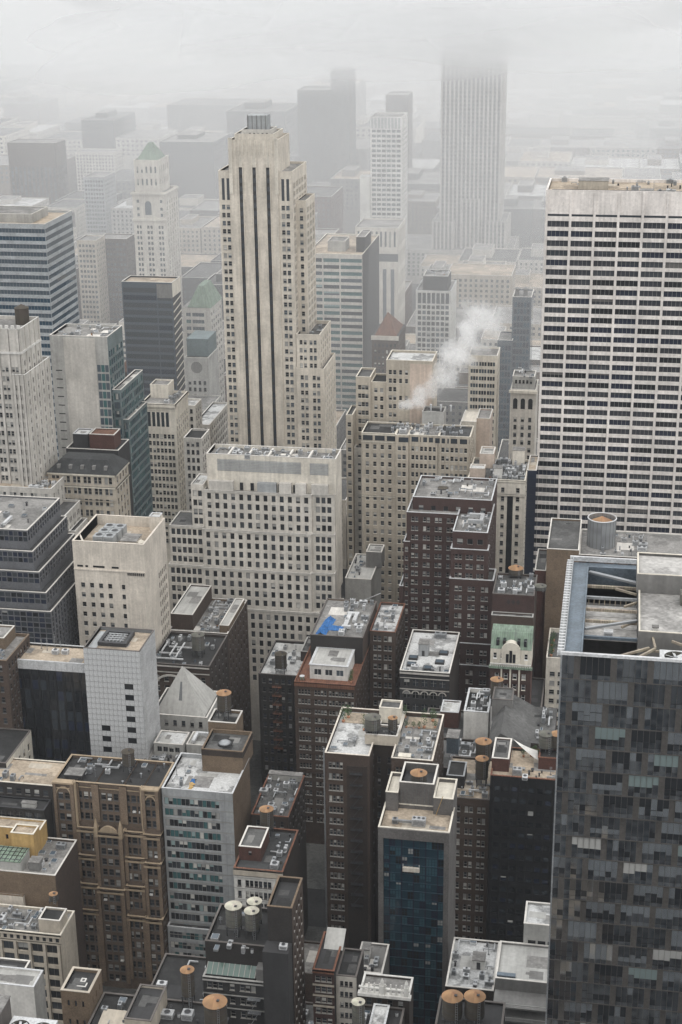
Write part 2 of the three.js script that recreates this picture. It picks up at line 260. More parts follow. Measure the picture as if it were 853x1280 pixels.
// footprints in metres: [west x, east x, back z, front z, roof height]
const LOT = {
  glass: [-6.0, 33.2, -277.8, -236, 177.6],
  sliver: [-17.1, -2.2, -493.5, -470, 63.7],
  tankhouse: [-19.4, -8.5, -530, -500, 90.4],
  deco: [-149.9, -118.9, -380.8, -366, 65.5],
  strip: [-118.4, -98.0, -386.1, -366, 65.8],
  stripBulk: [-110.1, -99.6, -391, -379, 71.5],
  stripBulk2: [-111.5, -106.0, -400, -392, 73.5],
  ornate: [-90.8, -77.7, -357.3, -337, 61.5],
  clutter: [-95.5, -86.6, -399.7, -376, 53.5],
  tanks3: [-85.1, -70.1, -302.8, -285, 74.4],
  slabE: [-69.5, -63.9, -290.9, -285, 87.6],
  hotel: [-51.6, -33.9, -341.8, -330, 81.9],
  hotelBulk: [-48.0, -39.2, -352, -344, 88.1],
  terr: [-71.8, -42.4, -392.7, -366, 81.0],
  dbrown: [-36.4, -27.3, -392.6, -370, 68.0],
  black: [-26.9, -10.2, -394.9, -366, 78.1],
  tarp: [-97.2, -77.2, -496.9, -446, 60.7],
  tarpUp: [-95.1, -78.2, -493.6, -459, 69.7],
  tarpBk: [-79.6, -69.2, -496.3, -474, 67.4],
  dtank: [-115.0, -103.0, -497.3, -470, 50.5],
  brownA: [-143.8, -126.1, -472.7, -448, 62.9],
  brownB: [-148.9, -127.7, -500.5, -485, 60.4],
  wroof: [-63.4, -47.2, -483.8, -452, 64.4],
  marL: [-70.5, -51.5, -538.3, -512, 95.7],
  marR: [-51.5, -39.5, -525.9, -497, 96.2],
  mans: [-33.3, -20.6, -463.8, -440, 74.2],
  brlow: [-36.1, -22.2, -498.2, -480, 81.2],
  xbeige: [-96.0, -53.3, -589.9, -575, 105.1],
  xbackT: [-89.9, -71.2, -616, -600, 128.0],
  xbackL: [-102.3, -89.9, -614, -600, 120.6],
  xstrip: [-104.6, -100.7, -606, -592, 106.8],
  yorn: [-52.1, -30.5, -579.9, -555, 95.3],
  ydark: [-30.6, -27.0, -589.6, -566, 95.8],
  ypink: [-54.1, -48.6, -624, -610, 102.1],
  grace: [-27.9, 62.7, -608.5, -585, 198.7],
  stone: [-143.9, -96.2, -530.4, -520, 112.3],
  stoneC: [-144.6, -105.1, -525, -517, 99.5],
  fifth: [-166.6, -135.1, -674, -640, 125.4],
  fifthTop: [-161.5, -141.1, -656.3, -642, 208.7],
  fifthW1: [-134.7, -124.6, -645.5, -640, 127.2],
  fifthW2: [-134.6, -122.7, -651.3, -638, 112.5],
  blank: [-171.8, -147.4, -476.8, -452, 103.3],
  white: [-149.6, -132.3, -411.3, -396, 92.6],
  dslab: [-174.2, -151.8, -411.9, -400, 85.2],
  lbrown: [-183.7, -172.2, -405.8, -392, 94.6],
  step1: [-210.8, -184.9, -460.6, -447, 108.1],
  step2: [-210.7, -182.8, -465, -445, 101.6],
  step3: [-210.5, -180.4, -463, -443, 95.3],
  step4: [-210.3, -177.8, -461, -441, 89.0],
  step5: [-210.0, -175.9, -459, -439, 83.3],
  gothT: [-232.5, -211.5, -540, -520, 156.1],
  gothS: [-233.3, -210.0, -544, -518, 139.8],
  gothL: [-235.9, -201.9, -524.4, -514, 97.8],
  gothM: [-234.3, -195.5, -522.2, -508, 89.3],
  banded: [-304.9, -259.8, -717.3, -680, 164.8],
  conc: [-217.5, -194.0, -578.1, -565, 142.7],
  conc2: [-196.1, -192.2, -597.0, -567, 121.0],
  conc3: [-193.6, -189.7, -594.2, -569, 108.3],
  mansg: [-208.1, -181.7, -543.9, -528, 99.4],
  gridb: [-197.2, -182.1, -632.4, -612, 102.1],
  darkt: [-251.3, -224.5, -775.1, -760, 121.5],
  green: [-231.2, -215.6, -824.6, -800, 99.5],
  arch: [-212.4, -200.4, -755, -735, 98.3],
  lowA: [-184.9, -181.3, -651.0, -640, 93.3],
  lowB: [-171.6, -167.8, -613.2, -600, 91.4],
  lowC: [-182.9, -179.2, -691.1, -655, 79.9],
  merc: [-319.7, -296.7, -1029.2, -1000, 128.5],
  mercT: [-318.0, -301.1, -1026.7, -1002, 149.1],
  fbrown: [-605.8, -555.7, -1530, -1500, 94.6],
  fgrid: [-476.2, -456.8, -1382.5, -1350, 84.7],
  fwide: [-607.1, -561.3, -1730, -1700, 58.9],
  fbA: [-381.9, -367.6, -1080, -1060, 84.1],
  fbB: [-373.3, -351.5, -1100, -1080, 81.8],
  curved: [-172.4, -140.7, -911.3, -850, 120.2],
  curvPH: [-146.1, -135.2, -870, -858, 127.8],
  ston2: [-170.2, -141.9, -1034.1, -1000, 108.2],
  wgridT: [-191.8, -167.3, -1231.4, -1200, 155.9],
  wgridS: [-199.3, -191.2, -1207, -1195, 111.5],
  redpyr: [-127.6, -113.4, -828.0, -800, 86.9],
  wgrid: [-114.5, -94.2, -910.2, -880, 94.3],
  wgridP: [-110.9, -96.6, -894, -884, 102.0],
  esb: [-155.4, -103.6, -1390, -1350, 208.5],
  esbL: [-160.8, -142.2, -1390, -1340, 52.6],
  esbR: [-115.3, -96.9, -1390, -1340, 53.5],
  esbC: [-136.1, -120.3, -1395, -1345, 71.4],
  lowbig: [-121.3, -74.6, -1140, -1100, 57.6],
  dblue: [-55.5, -45.3, -850, -830, 103.4],
  dblueL: [-62.8, -54.6, -846, -826, 80.3],
  pale: [-65.4, -52.3, -706, -690, 107.3],
  ornR: [-45.3, -33.8, -698, -680, 101.8],
  broof: [-165.0, -149.8, -377.5, -364, 68.7],
  bglass: [-161.8, -147.5, -367.3, -358, 64.5],
  brick: [-163.6, -141.3, -352.1, -340, 55.3],
  lowbeige: [-160.7, -135.0, -336.0, -325, 44.0],
  wwall: [-133.5, -126.2, -291.4, -285, 60.0],
  turret: [-112.5, -105.9, -276.3, -268, 72.8],
  blow: [-102.6, -81.3, -275.8, -262, 70.2],
  fansb: [-118.7, -103.6, -249.6, -238, 83.6],
  redtrim: [-60.6, -55.6, -304.4, -290, 68.2],
  greylow: [-56.0, -50.8, -302.3, -292, 65.7],
  palelow: [-54.4, -49.0, -327.1, -315, 49.7],
  balus: [-48.5, -37.4, -287.6, -283, 71.4],
  lroof: [-32.5, -20.9, -331.7, -312, 50.4],
  kdeck: [-19.5, -7.6, -317.6, -290, 70.3],
  btank: [-29.9, -15.9, -271.8, -262, 75.1],
  whiteb: [-39.2, -31.7, -433.5, -418, 69.2],
  dpitch: [-30.1, -11.6, -424.7, -402, 68.9],
  redbulk: [-47.7, -42.0, -441.9, -425, 63.8]
};
// water tanks: [cap, roof, x, rim height, z, diameter]
const TANKS = [
  ['white', 'tanks3', -79.5, 80.9, -293.5, 3.8],
  ['white', 'tanks3', -75.1, 80.4, -293.0, 3.3],
  ['white', 'tanks3', -75.3, 80.4, -296.7, 3.3],
  ['orange', 'btank', -26.5, 81.1, -269.0, 4.3],
  ['orange', 'btank', -21.9, 81.1, -269.8, 4.3],
  ['grey', 'black', -12.9, 86.1, -376.6, 3.9],
  ['orange', 'black', -10.0, 86.1, -377.0, 3.5],
  ['orange', 'dbrown', -30.7, 76.0, -388.1, 4.4],
  ['orange', 'dbrown', -30.2, 76.0, -378.4, 3.5],
  ['orange', 'whiteb', -30.1, 76.2, -426.8, 3.8],
  ['orange', 'hotelBulk', -43.5, 89.3, -345.1, 4.1],
  ['grey', 'terr', -60.1, 88.0, -375.3, 4.4],
  ['orange', 'terr', -54.6, 88.0, -375.7, 2.6],
  ['dark', 'dtank', -107.7, 57.0, -473.4, 4.1],
  ['grey', 'brownA', -132.2, 69.9, -457.4, 4.3],
  ['orange', 'stripBulk2', -107.8, 80.5, -397.3, 4.2],
  ['dark', 'deco', -130.3, 72.0, -374.0, 3.6],
  ['orange', 'ornate', -86.0, 68.5, -355.5, 3.7],
  ['orange', 'lowbeige', -140.0, 50.0, -334.5, 2.3],
  ['orange', 'blow', -85.6, 76.2, -275.1, 3.0],
  ['orange', 'blow', -77.2, 75.2, -266.7, 5.0],
  ['orange', 'marL', -58.6, 99.2, -529.4, 3.8],
  ['orange', 'brlow', -29.6, 83.7, -497.5, 4.9],
  ['grey', 'brlow', -20.6, 82.2, -486.9, 4.0],
  ['white', 'balus', -47.3, 73.4, -273.9, 2.8]
];
const CYL = [-1.3, 98.3, -512, 9.7];
// ---------------------------------------------------------------- rooftop things
const cyl = (r0, r1, h, n = 20) => new THREE.CylinderGeometry(r0, r1, h, n);
// a timber water tank on a steel stand: x, z, height of its rim, diameter, roof it stands on
function waterTank(label, x, top, z, dia, base, kind, group) {
  const t = thing('water_tank', label, 'water tank', [x, base, z], 0, group), R = dia / 2, H = top - base, legs = Math.min(Math.max(H * 0.34, 0.25), 3.2), body = H - legs;
  const wood = kind === 'dark' || kind === 'orange' ? 'tankwood' : 'tankgrey', lid = { orange: 'tankorange', white: 'tankwhite', grey: 'tankgrey', dark: 'tankwood' }[kind];
  geoMesh('barrel', cyl(R * 0.96, R, body, 28), wood, t, 0, legs + body / 2, 0);
  for (let k = 0; k < 4; k++) { const g = new THREE.TorusGeometry(R * (1 - 0.04 * (k + 0.5) / 4) + 0.012, 0.05, 6, 28); g.rotateX(Math.PI / 2); geoMesh('hoop', g, 'darkmetal', t, 0, legs + body * (k + 0.5) / 4, 0); }
  const ch = kind === 'white' ? R * 0.22 : kind === 'grey' ? R * 0.32 : R * 0.55;
  geoMesh('tank_roof', new THREE.ConeGeometry(R * 1.07, ch, 28), lid, t, 0, H + ch / 2, 0);
  geoMesh('hatch', new THREE.BoxGeometry(0.6, 0.14, 0.6), 'darkmetal', t, R * 0.35, H + ch * 0.72, R * 0.3);
  part('ladder', 'galv', t, (a) => { for (const s of [-0.22, 0.22]) a.box(R * 0.5 + s - 0.03, R * 0.5 + s + 0.03, 0, H, R * 0.9, R * 0.9 + 0.06); for (let k = 0; k < H / 0.6; k++) a.box(R * 0.5 - 0.19, R * 0.5 + 0.19, 0.3 + k * 0.6, 0.35 + k * 0.6, R * 0.9, R * 0.9 + 0.05, 'ntb'); });
  if (legs > 0.6) geoMesh('riser_pipe', cyl(0.12, 0.12, legs, 8), 'galv', t, 0, legs / 2, 0);
  geoMesh('platform', new THREE.BoxGeometry(R * 1.9, 0.16, R * 1.9), 'darkmetal', t, 0, legs - 0.1, 0);
  if (legs > 0.6) for (const [sx, sz] of [[-1, -1], [1, -1], [-1, 1], [1, 1]]) geoMesh('leg', new THREE.BoxGeometry(0.22, legs - 0.18, 0.22), 'darkmetal', t, sx * R * 0.72, (legs - 0.18) / 2, sz * R * 0.72);
  return t;
}
const unitGeo = {};
function acUnit(label, group, x, y, z, w, h, d, key = 'duct', fans = 1, turn = 0) {
  const t = thing('air_conditioning_unit', label, 'roof unit', [x, y, z], turn, group);
  const a = new Acc(); a.box(-w / 2, w / 2, 0.18, h, -d / 2, d / 2); a.box(-w / 2 + 0.1, w / 2 - 0.1, 0, 0.18, -d / 2 + 0.1, d / 2 - 0.1, 'news');
  meshOf('cabinet', { [key]: a }, t);
  for (let k = 0; k < fans; k++) { const r = Math.min(w / fans, d) * 0.36; geoMesh('fan_ring', cyl(r, r, 0.14, 16), 'galv', t, -w / 2 + w * (k + 0.5) / fans, h + 0.07, 0); geoMesh('fan_grille', cyl(r * 0.86, r * 0.86, 0.02, 16), 'darkmetal', t, -w / 2 + w * (k + 0.5) / fans, h + 0.15, 0); }
  const g = new Acc(); for (let k = 0; k < 4; k++) g.box(-w * 0.4, w * 0.4, h * 0.3 + k * h * 0.14, h * 0.3 + k * h * 0.14 + 0.07, d / 2, d / 2 + 0.03, 'nt'); meshOf('grille', { darkmetal: g }, t);
  return t;
}
function roofVent(label, group, x, y, z, r = 0.3, h = 1, key = 'galv') {
  const t = thing('roof_vent', label, 'vent', [x, y, z], 0, group);
  geoMesh('pipe', cyl(r, r, h, 12), key, t, 0, h / 2, 0); geoMesh('cowl', new THREE.ConeGeometry(r * 1.7, r * 1.1, 12), key, t, 0, h + r * 0.5, 0);
}
function ductRun(label, group, pts, w, key = 'duct', name = 'exhaust_duct') { // a rectangular duct along axis-parallel points
  const o = pts[0], t = thing(name, label, 'duct', o, 0, group);
  for (let i = 1; i < pts.length; i++) {
    const a = pts[i - 1], b = pts[i], ex = i > 1 ? 0 : 0, lo = [0, 1, 2].map((k) => Math.min(a[k], b[k]) - o[k]), hi = [0, 1, 2].map((k) => Math.max(a[k], b[k]) - o[k]);
    part('duct_section', key, t, (q) => q.box(lo[0] - w / 2 + (i % 2) * 0.004, hi[0] + w / 2 - (i % 2) * 0.004, lo[1] - w / 2 + (i % 2) * 0.004, hi[1] + w / 2 - (i % 2) * 0.004, lo[2] - w / 2 + (i % 2) * 0.004, hi[2] + w / 2 - (i % 2) * 0.004));
  }
  for (const [i, p] of pts.entries()) if (i % 2 === 0) part('support', 'darkmetal', t, (q) => q.box(p[0] - o[0] - 0.06, p[0] - o[0] + 0.06, p[1] - o[1] - w / 2 - 0.8, p[1] - o[1] - w / 2, p[2] - o[2] - 0.06, p[2] - o[2] + 0.06, 'news'));
  return t;
}
function hatchBox(label, group, x, y, z, w, h, d, key, door = true, name = 'roof_shed') { // a small hut on a roof with door and cap
  const t = thing(name, label, 'roof hut', [x, y, z], 0, group);
  part('wall', key, t, (a) => a.box(-w / 2, w / 2, 0, h, -d / 2, d / 2, 'news')); part('roof', 'gravel', t, (a) => a.box(-w / 2 - 0.15, w / 2 + 0.15, h, h + 0.2, -d / 2 - 0.15, d / 2 + 0.15));
  if (door) part('door', 'darkmetal', t, (a) => a.box(-0.45, 0.45, 0.1, Math.min(2.1, h - 0.2), d / 2, d / 2 + 0.05, 'newt'));
  return t;
}
// loose scatter of roof fittings over a roof, each a thing
function scatter(where, seed, L, y, n, { keep = 1.2, big = 0.35, white = 0.3, avoid = [] } = {}) {
  white *= 0.6;
  const r = rngOf(seed), [x0, x1, zb, zf] = L;
  n = Math.round(n * 1.5);
  for (let i = 0, tries = 0; i < n && tries < n * 6; tries++) {
    const x = x0 + keep + r() * (x1 - x0 - 2 * keep), z = zb + keep + r() * (zf - zb - 2 * keep);
    if (avoid.some(([a, b, c, d]) => x > a - 1.2 && x < b + 1.2 && z > c - 1.2 && z < d + 1.2)) continue;
    const k = r(), key = r() < white ? 'whitemetal' : r() < 0.6 ? 'duct' : 'galv';
    if (k < big) { const w = 0.8 + r() * r() * 3, d = 0.8 + r() * 1.6; avoid.push([x - w / 2, x + w / 2, z - d / 2, z + d / 2]); acUnit(`boxy cooling unit with a fan on the ${where}`, `cooling units on the ${where}`, x, y, z, w, 0.9 + r() * 1, d, key, r() < 0.3 ? 2 : 1); }
    else if (k < 0.6) { avoid.push([x - 0.4, x + 0.4, z - 0.4, z + 0.4]); roofVent(`small capped vent pipe on the ${where}`, `vent pipes on the ${where}`, x, y, z, 0.16 + r() * 0.22, 0.6 + r() * 0.9, r() < 0.5 ? 'galv' : 'darkmetal'); }
    else if (k < 0.68) { avoid.push([x - 0.3, x + 0.3, z - 0.3, z + 0.3]); if (k < 0.64) mast(`thin antenna mast on the ${where}`, x, y, z, 1.6 + r() * 2.4, `antenna masts on the ${where}`); else { const t = thing('roof_drum', `small drum standing on the ${where}`, 'drum', [x, y, z], 0, `drums on the ${where}`), kk = ['whitemetal', 'tankorange', 'tankgrey', 'steelblue', 'redledge'][r() * 5 | 0]; geoMesh('body', cyl(0.35, 0.35, 0.9, 12), kk, t, 0, 0.45, 0); geoMesh('lid', cyl(0.37, 0.37, 0.06, 12), 'darkmetal', t, 0, 0.93, 0); } }
    else if (k < 0.86) { const w = 0.8 + r() * 1.1, d = 0.8 + r() * 1.4, h = 0.35 + r() * 0.5; avoid.push([x - w / 2, x + w / 2, z - d / 2, z + d / 2]); const t = thing('skylight_hatch', `low skylight curb on the ${where}`, 'skylight', [x, y, z], 0, `skylight curbs on the ${where}`); part('curb', key, t, (a) => a.box(-w / 2, w / 2, 0, h, -d / 2, d / 2, 'newst')); part('glazing', 'gSlate', t, (a) => a.box(-w / 2 + 0.12, w / 2 - 0.12, h + 0.005, h + 0.06, -d / 2 + 0.12, d / 2 - 0.12)); }
    else { const l = 1.5 + r() * 3.5, along = r() < 0.5, w = 0.22 + r() * 0.25; const hx = along ? Math.min(l, x1 - x - keep) : 0, hz = along ? 0 : -Math.min(l, z - zb - keep); if (Math.abs(hx + hz) < 1) continue; avoid.push([x, x + hx, z + hz, z]); const bend = hx ? [x + hx, y + 0.7, z - Math.min(1.5 + r() * 2, Math.max(0.5, z - zb - keep))] : [x + Math.min(1.5 + r() * 2, Math.max(0.5, x1 - x - keep)), y + 0.7, z + hz]; ductRun(`thin bent duct run on the ${where}`, `thin ducts on the ${where}`, [[x, y + 0.7, z], [x + hx, y + 0.7, z + hz], bend], w, key); }
    i++;
  }
}
// an open-frame fan housing with blades seen from above
function fanUnit(label, group, x, y, z, w, h, d, nFan) {
  const t = thing('cooling_tower', label, 'cooling tower', [x, y, z], 0, group), fw = w / nFan;
  part('housing', 'whitemetal', t, (a) => a.box(-w / 2, w / 2, 0, h, -d / 2, d / 2, 'news'));
  part('louver', 'tankgrey', t, (a) => { for (let k = 0; k < 4; k++) a.box(-w / 2 + 0.2, w / 2 - 0.2, h * 0.2 + k * h * 0.16, h * 0.2 + k * h * 0.16 + h * 0.07, d / 2, d / 2 + 0.04, 'ntb'); });
  for (let k = 0; k < nFan; k++) {
    const cx = -w / 2 + fw * (k + 0.5), R = Math.min(fw, d) * 0.43, s = new THREE.Shape(); s.moveTo(-fw / 2, -d / 2); s.lineTo(fw / 2, -d / 2); s.lineTo(fw / 2, d / 2); s.lineTo(-fw / 2, d / 2);
    const hole = new THREE.Path(); hole.absarc(0, 0, R, 0, Math.PI * 2, true); s.holes.push(hole);
    const g = new THREE.ExtrudeGeometry(s, { depth: 0.12, bevelEnabled: false, curveSegments: 20 }); g.rotateX(-Math.PI / 2); geoMesh('deck', g, 'whitemetal', t, cx, h, 0);
    const ring = new THREE.CylinderGeometry(R, R, 0.7, 24, 1, true); geoMesh('shroud', ring, 'tankgrey', t, cx, h - 0.24, 0);
    part('sump', 'darkmetal', t, (a) => a.box(cx - fw / 2 + 0.1, cx + fw / 2 - 0.1, h - 1.0, h - 0.9, -d / 2 + 0.1, d / 2 - 0.1, 't'));
    const fan = new THREE.Group(); fan.name = 'fan'; fan.position.set(cx, h - 0.12, 0); t.add(fan); geoMesh('hub', cyl(R * 0.14, R * 0.14, 0.3, 12), 'galv', fan);
    for (let b = 0; b < 7; b++) { const bg = new THREE.BoxGeometry(R * 0.8, 0.03, R * 0.26); bg.rotateX(0.35); bg.translate(R * 0.52, 0, 0); bg.rotateY(b * Math.PI * 2 / 7 + k); geoMesh('blade', bg, 'whitemetal', fan); }
  }
  return t;
}
function shrub(label, group, x, y, z, s, seed, tall = 1) {
  const t = thing('potted_shrub', label, 'shrub', [x, y, z], 0, group), r = rngOf(seed), a = new Acc();
  geoMesh('pot', cyl(0.38 * s, 0.28 * s, 0.5 * s, 12), 'clay', t, 0, 0.25 * s, 0); geoMesh('trunk', cyl(0.05 * s, 0.08 * s, 0.7 * s, 6), 'bark', t, 0, 0.8 * s, 0);
  for (let i = 0; i < 220; i++) { const u = r() * 2 - 1, ph = r() * 6.28, q = Math.cbrt(r()), rr = Math.sqrt(1 - u * u) * q * s * (0.8 + 0.25 * Math.sin(ph * 3)), c = [Math.cos(ph) * rr, (1.7 + u * q * 1.05 * tall + (tall - 1) * 0.9) * s, Math.sin(ph) * rr], l = 0.16 * s; const d1 = [r() - 0.5, r() - 0.5, r() - 0.5], d2 = [r() - 0.5, r() - 0.5, r() - 0.5]; a.poly([c, c.map((v, k) => v + d1[k] * l * 3), c.map((v, k) => v + d2[k] * l * 3)]); }
  meshOf('foliage', { shrub: a }, t);
}
// a mast / antenna
function mast(label, x, y, z, h, group) { const t = thing('antenna_mast', label, 'antenna', [x, y, z], 0, group); geoMesh('pole', cyl(0.06, 0.1, h, 8), 'galv', t, 0, h / 2, 0); geoMesh('base_plate', new THREE.BoxGeometry(0.5, 0.08, 0.5), 'darkmetal', t, 0, 0.04, 0); for (const k of [0.6, 0.8, 0.95]) geoMesh('crossbar', new THREE.BoxGeometry(0.9, 0.05, 0.05), 'galv', t, 0, h * k, 0); }

// a steel fire escape: landings, rails and slanting stairs down a facade that faces the camera's side
function fireEscape(label, x, z, yTop, floors, fh, w, key = 'darkmetal') {
  const t = thing('fire_escape', label, 'fire escape', [x, yTop - floors * fh, z]);
  for (let k = 0; k < floors; k++) { const y = (k + 0.6) * fh; part('landing', key, t, (a) => a.box(0, w, y, y + 0.08, 0.02, 1.1)); part('rail', key, t, (a) => { a.box(0, w, y + 0.95, y + 1.02, 1.05, 1.1); a.box(0, w, y + 0.5, y + 0.55, 1.05, 1.1); for (let i = 0; i <= 4; i++) a.box(i * w / 4 - 0.03, i * w / 4 + 0.03, y + 0.08, y + 0.95, 1.05, 1.1); }); if (k) part('stair', key, t, (a) => { const y0 = (k - 0.4) * fh + 0.08, y1 = y; a.poly([[0.4, y0, 0.5], [0.4, y0, 0.95], [w - 0.6, y1, 0.95], [w - 0.6, y1, 0.5]]); a.poly([[0.4, y0, 0.95], [0.4, y0 + 0.3, 0.95], [w - 0.6, y1 + 0.3, 0.95], [w - 0.6, y1, 0.95]]); }); }
}
// ---------------------------------------------------------------- the setting
const A = (k, o = {}) => { const [x0, x1, zb, zf] = LOT[k]; return [o.x0 ?? x0 + (o.dx0 || 0), o.x1 ?? x1 + (o.dx1 || 0), o.zb ?? zb - (o.deep || 0), o.zf ?? zf + (o.fwd || 0)]; };
const top = (k) => LOT[k][4];
const structure = (name, key, f) => { const a = new Acc(); f(a); const m = meshOf(numbered(name), { [key]: a }, scene); m.userData = { kind: 'structure' }; return m; };
structure('ground', 'asphalt', (a) => a.poly([[-3600, 0, 300], [3600, 0, 300], [3600, 0, -3600], [-3600, 0, -3600]], [0, 1, 0]));
for (const [x0, x1, zb, zf] of [[-240, 60, -400, -305], [-260, 60, -540, -420], [-330, 70, -640, -556], [-240, 60, -290, -215]])
  structure('pavement', 'pavement', (a) => a.box(x0, x1, 0.004, 0.13, zb, zf, 'newst'));

// ---------------------------------------------------------------- brown art-deco tower: five bays that step forward ledge by ledge
{
  const b = bld('deco_tower', 'brown brick art-deco tower with stepped ledges, arched corner bays and gabled centre bay', { most: 300 });
  const [x0, x1, zb, zf] = A('deco'), T = top('deco'), fh = 3.42;
  const W = [6.2, 5.8, 8.2, 5.8], e = [x0]; for (const w of W) e.push(e[e.length - 1] + w); e.push(x1);
  const bays = [ // [windows, [[top, how far forward], ...]]
    [2, [[T, 1.4], [43.1, 3.0], [26, 4.6]]], [3, [[T, 0], [51.6, 1.3], [43.1, 2.3], [34.2, 3.3], [26, 4.2]]], [3, [[T, 0], [51.7, 3.0], [33.8, 4.4]]],
    [3, [[T, 0], [51.5, 1.3], [43.6, 2.3], [34.8, 3.3], [25.3, 4.2]]], [2, [[T, 1.4], [51.5, 2.0], [42.8, 3.0], [25.3, 4.6]]]];
  bays.forEach(([n, steps], i) => steps.forEach(([t, f], k) => {
    const y0 = 0, cap = k ? 0.9 : 0.8, below = steps[k + 1]?.[0] ?? 0, w = n === 2 ? 1.5 : 1.42, wide = e[i + 1] - e[i];
    const back = k ? zf - 1 : zb;
    b.tier([e[i] + 0.003 * i, e[i + 1] - 0.002, back, zf + f], Math.max(0, below - 1.4), t, { wall: k === 0 && (i === 1 || i === 2 || i === 3) ? 'brownstone' : 'brownstone',
      n: { n: 1, per: n, w, gap: 0.42, ml: 0.2, fh, mt: k ? 1.75 : 2.9, h: 2.15, mb: 1.2, frame: 'frameD', blind: 0.3, ac: 0.08, glass: ['gDark', 'gDark', 'gDark', 'gMid'], pier: { w: 1.05, d: 0.42, top: 0.1, key: 'decopier', below: 0.4 }, bands: k ? [[0.55, 0.7, 0.55, 'decotrim']] : [[1.1, 0.4, 0.25, 'decotrim']] },
      e: i === 4 ? { n: 3, w: 1.2, fh, mt: 2.9, h: 1.9, rows: 12 } : undefined, roof: k ? { key: 'tar', par: cap, cop: 'decotrim', over: 0.14, t: 0.3 } : false });
  }));
  b.roof([x0, x1, zb, zf - 0.01], T, { key: 'tar', par: 0.8, cop: 'decotrim', over: 0.1 }, 'brownstone'); for (const i of [0, 4]) b.add('bay_cap', 'decotrim', (a) => a.box(e[i], e[i + 1], T, T + 0.5, zf - 0.2, zf + 1.9));
  // gable and finials over the centre bay, arched hoods over the corner bays
  const cx = (e[2] + e[3]) / 2, cz = zf + 3.0;
  b.add('gable', 'decotrim', (a) => { const n = 8; for (let i = 0; i < n; i++) { const p = (k) => { const u = -2.6 + 5.2 * k / n; return [cx + u, 51.9 + 1.9 * Math.cos(u / 2.6 * 1.35)]; }, [xa, ya] = p(i), [xb, yb] = p(i + 1); a.poly([[xa, 51.86, cz + 0.2], [xb, 51.86, cz + 0.2], [xb, yb, cz + 0.2], [xa, ya, cz + 0.2]], [0, 0, 1]); a.poly([[xa, ya, cz + 0.2], [xb, yb, cz + 0.2], [xb, yb, cz - 0.5], [xa, ya, cz - 0.5]]); a.poly([[xb, 51.86, cz - 0.5], [xa, 51.86, cz - 0.5], [xa, ya, cz - 0.5], [xb, yb, cz - 0.5]], [0, 0, -1]); } });
  for (const s of [-1, 1]) b.add('finial', 'decotrim', (a) => { const x = cx + s * 3.6; a.box(x - 0.55, x + 0.55, 50.2, 53.4, cz - 0.6, cz + 0.5, 'newst'); const q = [[x - 0.55, 53.4, cz + 0.5], [x + 0.55, 53.4, cz + 0.5], [x + 0.55, 53.4, cz - 0.6], [x - 0.55, 53.4, cz - 0.6]]; for (let k = 0; k < 4; k++) a.poly([q[k], q[(k + 1) % 4], [x, 56.2, cz - 0.05]]); });
  for (const [i, f] of [[0, 1.2], [4, 1.2]]) b.add('arched_hood', 'decotrim', (a) => { const c = (e[i] + e[i + 1]) / 2, r = i ? 1.5 : 2.2, y = T - 3.1; for (let k = 0; k < 10; k++) { const q = (j, rr) => [c + Math.cos(Math.PI * j / 10) * rr, y + Math.sin(Math.PI * j / 10) * rr, zf + f + 0.5]; a.poly([q(k, r - 0.35), q(k, r), q(k + 1, r), q(k + 1, r - 0.35)], [0, 0, 1]); const u = q(k, r), v = q(k + 1, r); a.poly([u, v, [v[0], v[1], zf + f], [u[0], u[1], zf + f]]); } });
  for (const i of [1, 4]) b.add('corner_turret', 'decotrim', (a) => { const x = e[i], r = 0.6; for (let k = 0; k < 8; k++) { const p = (j) => [x + Math.cos(j * Math.PI / 4) * r, 0, zf + 0.9 + Math.sin(j * Math.PI / 4) * r], u = p(k), v = p(k + 1); a.poly([[u[0], 40, u[2]], [v[0], 40, v[2]], [v[0], T + 0.6, v[2]], [u[0], T + 0.6, u[2]]]); a.poly([[u[0], T + 0.6, u[2]], [v[0], T + 0.6, v[2]], [x, T + 1.3, zf + 0.9]]); } });
  b.done();
  scatter('tar roof of the brown art-deco tower', 5, [x0 + 1, x1 - 1, zb, zf - 1], T - 0.8, 14, { white: 0.2, avoid: [[-132.5, -128.1, -376.5, -371.5]] });
  hatchBox('dark low skylight hut on the art-deco tower roof', undefined, x0 + 5, T - 0.8, zf - 4, 5, 1.6, 4, 'charcoal', false);
  const tb = thing('blue_tarp', 'small blue tarpaulin on an art-deco tower ledge', 'tarpaulin', [-137.6, 42.3, zf + 1.4]); part('sheet', 'tarpblue', tb, (a) => { a.poly([[-0.7, 0, 0.5], [0.7, 0, 0.5], [0.5, 1.1, 0], [-0.4, 1.2, 0]]); a.poly([[-0.4, 1.2, 0], [0.5, 1.1, 0], [0.8, 0, -0.6], [-0.7, 0, -0.6]]); });
}
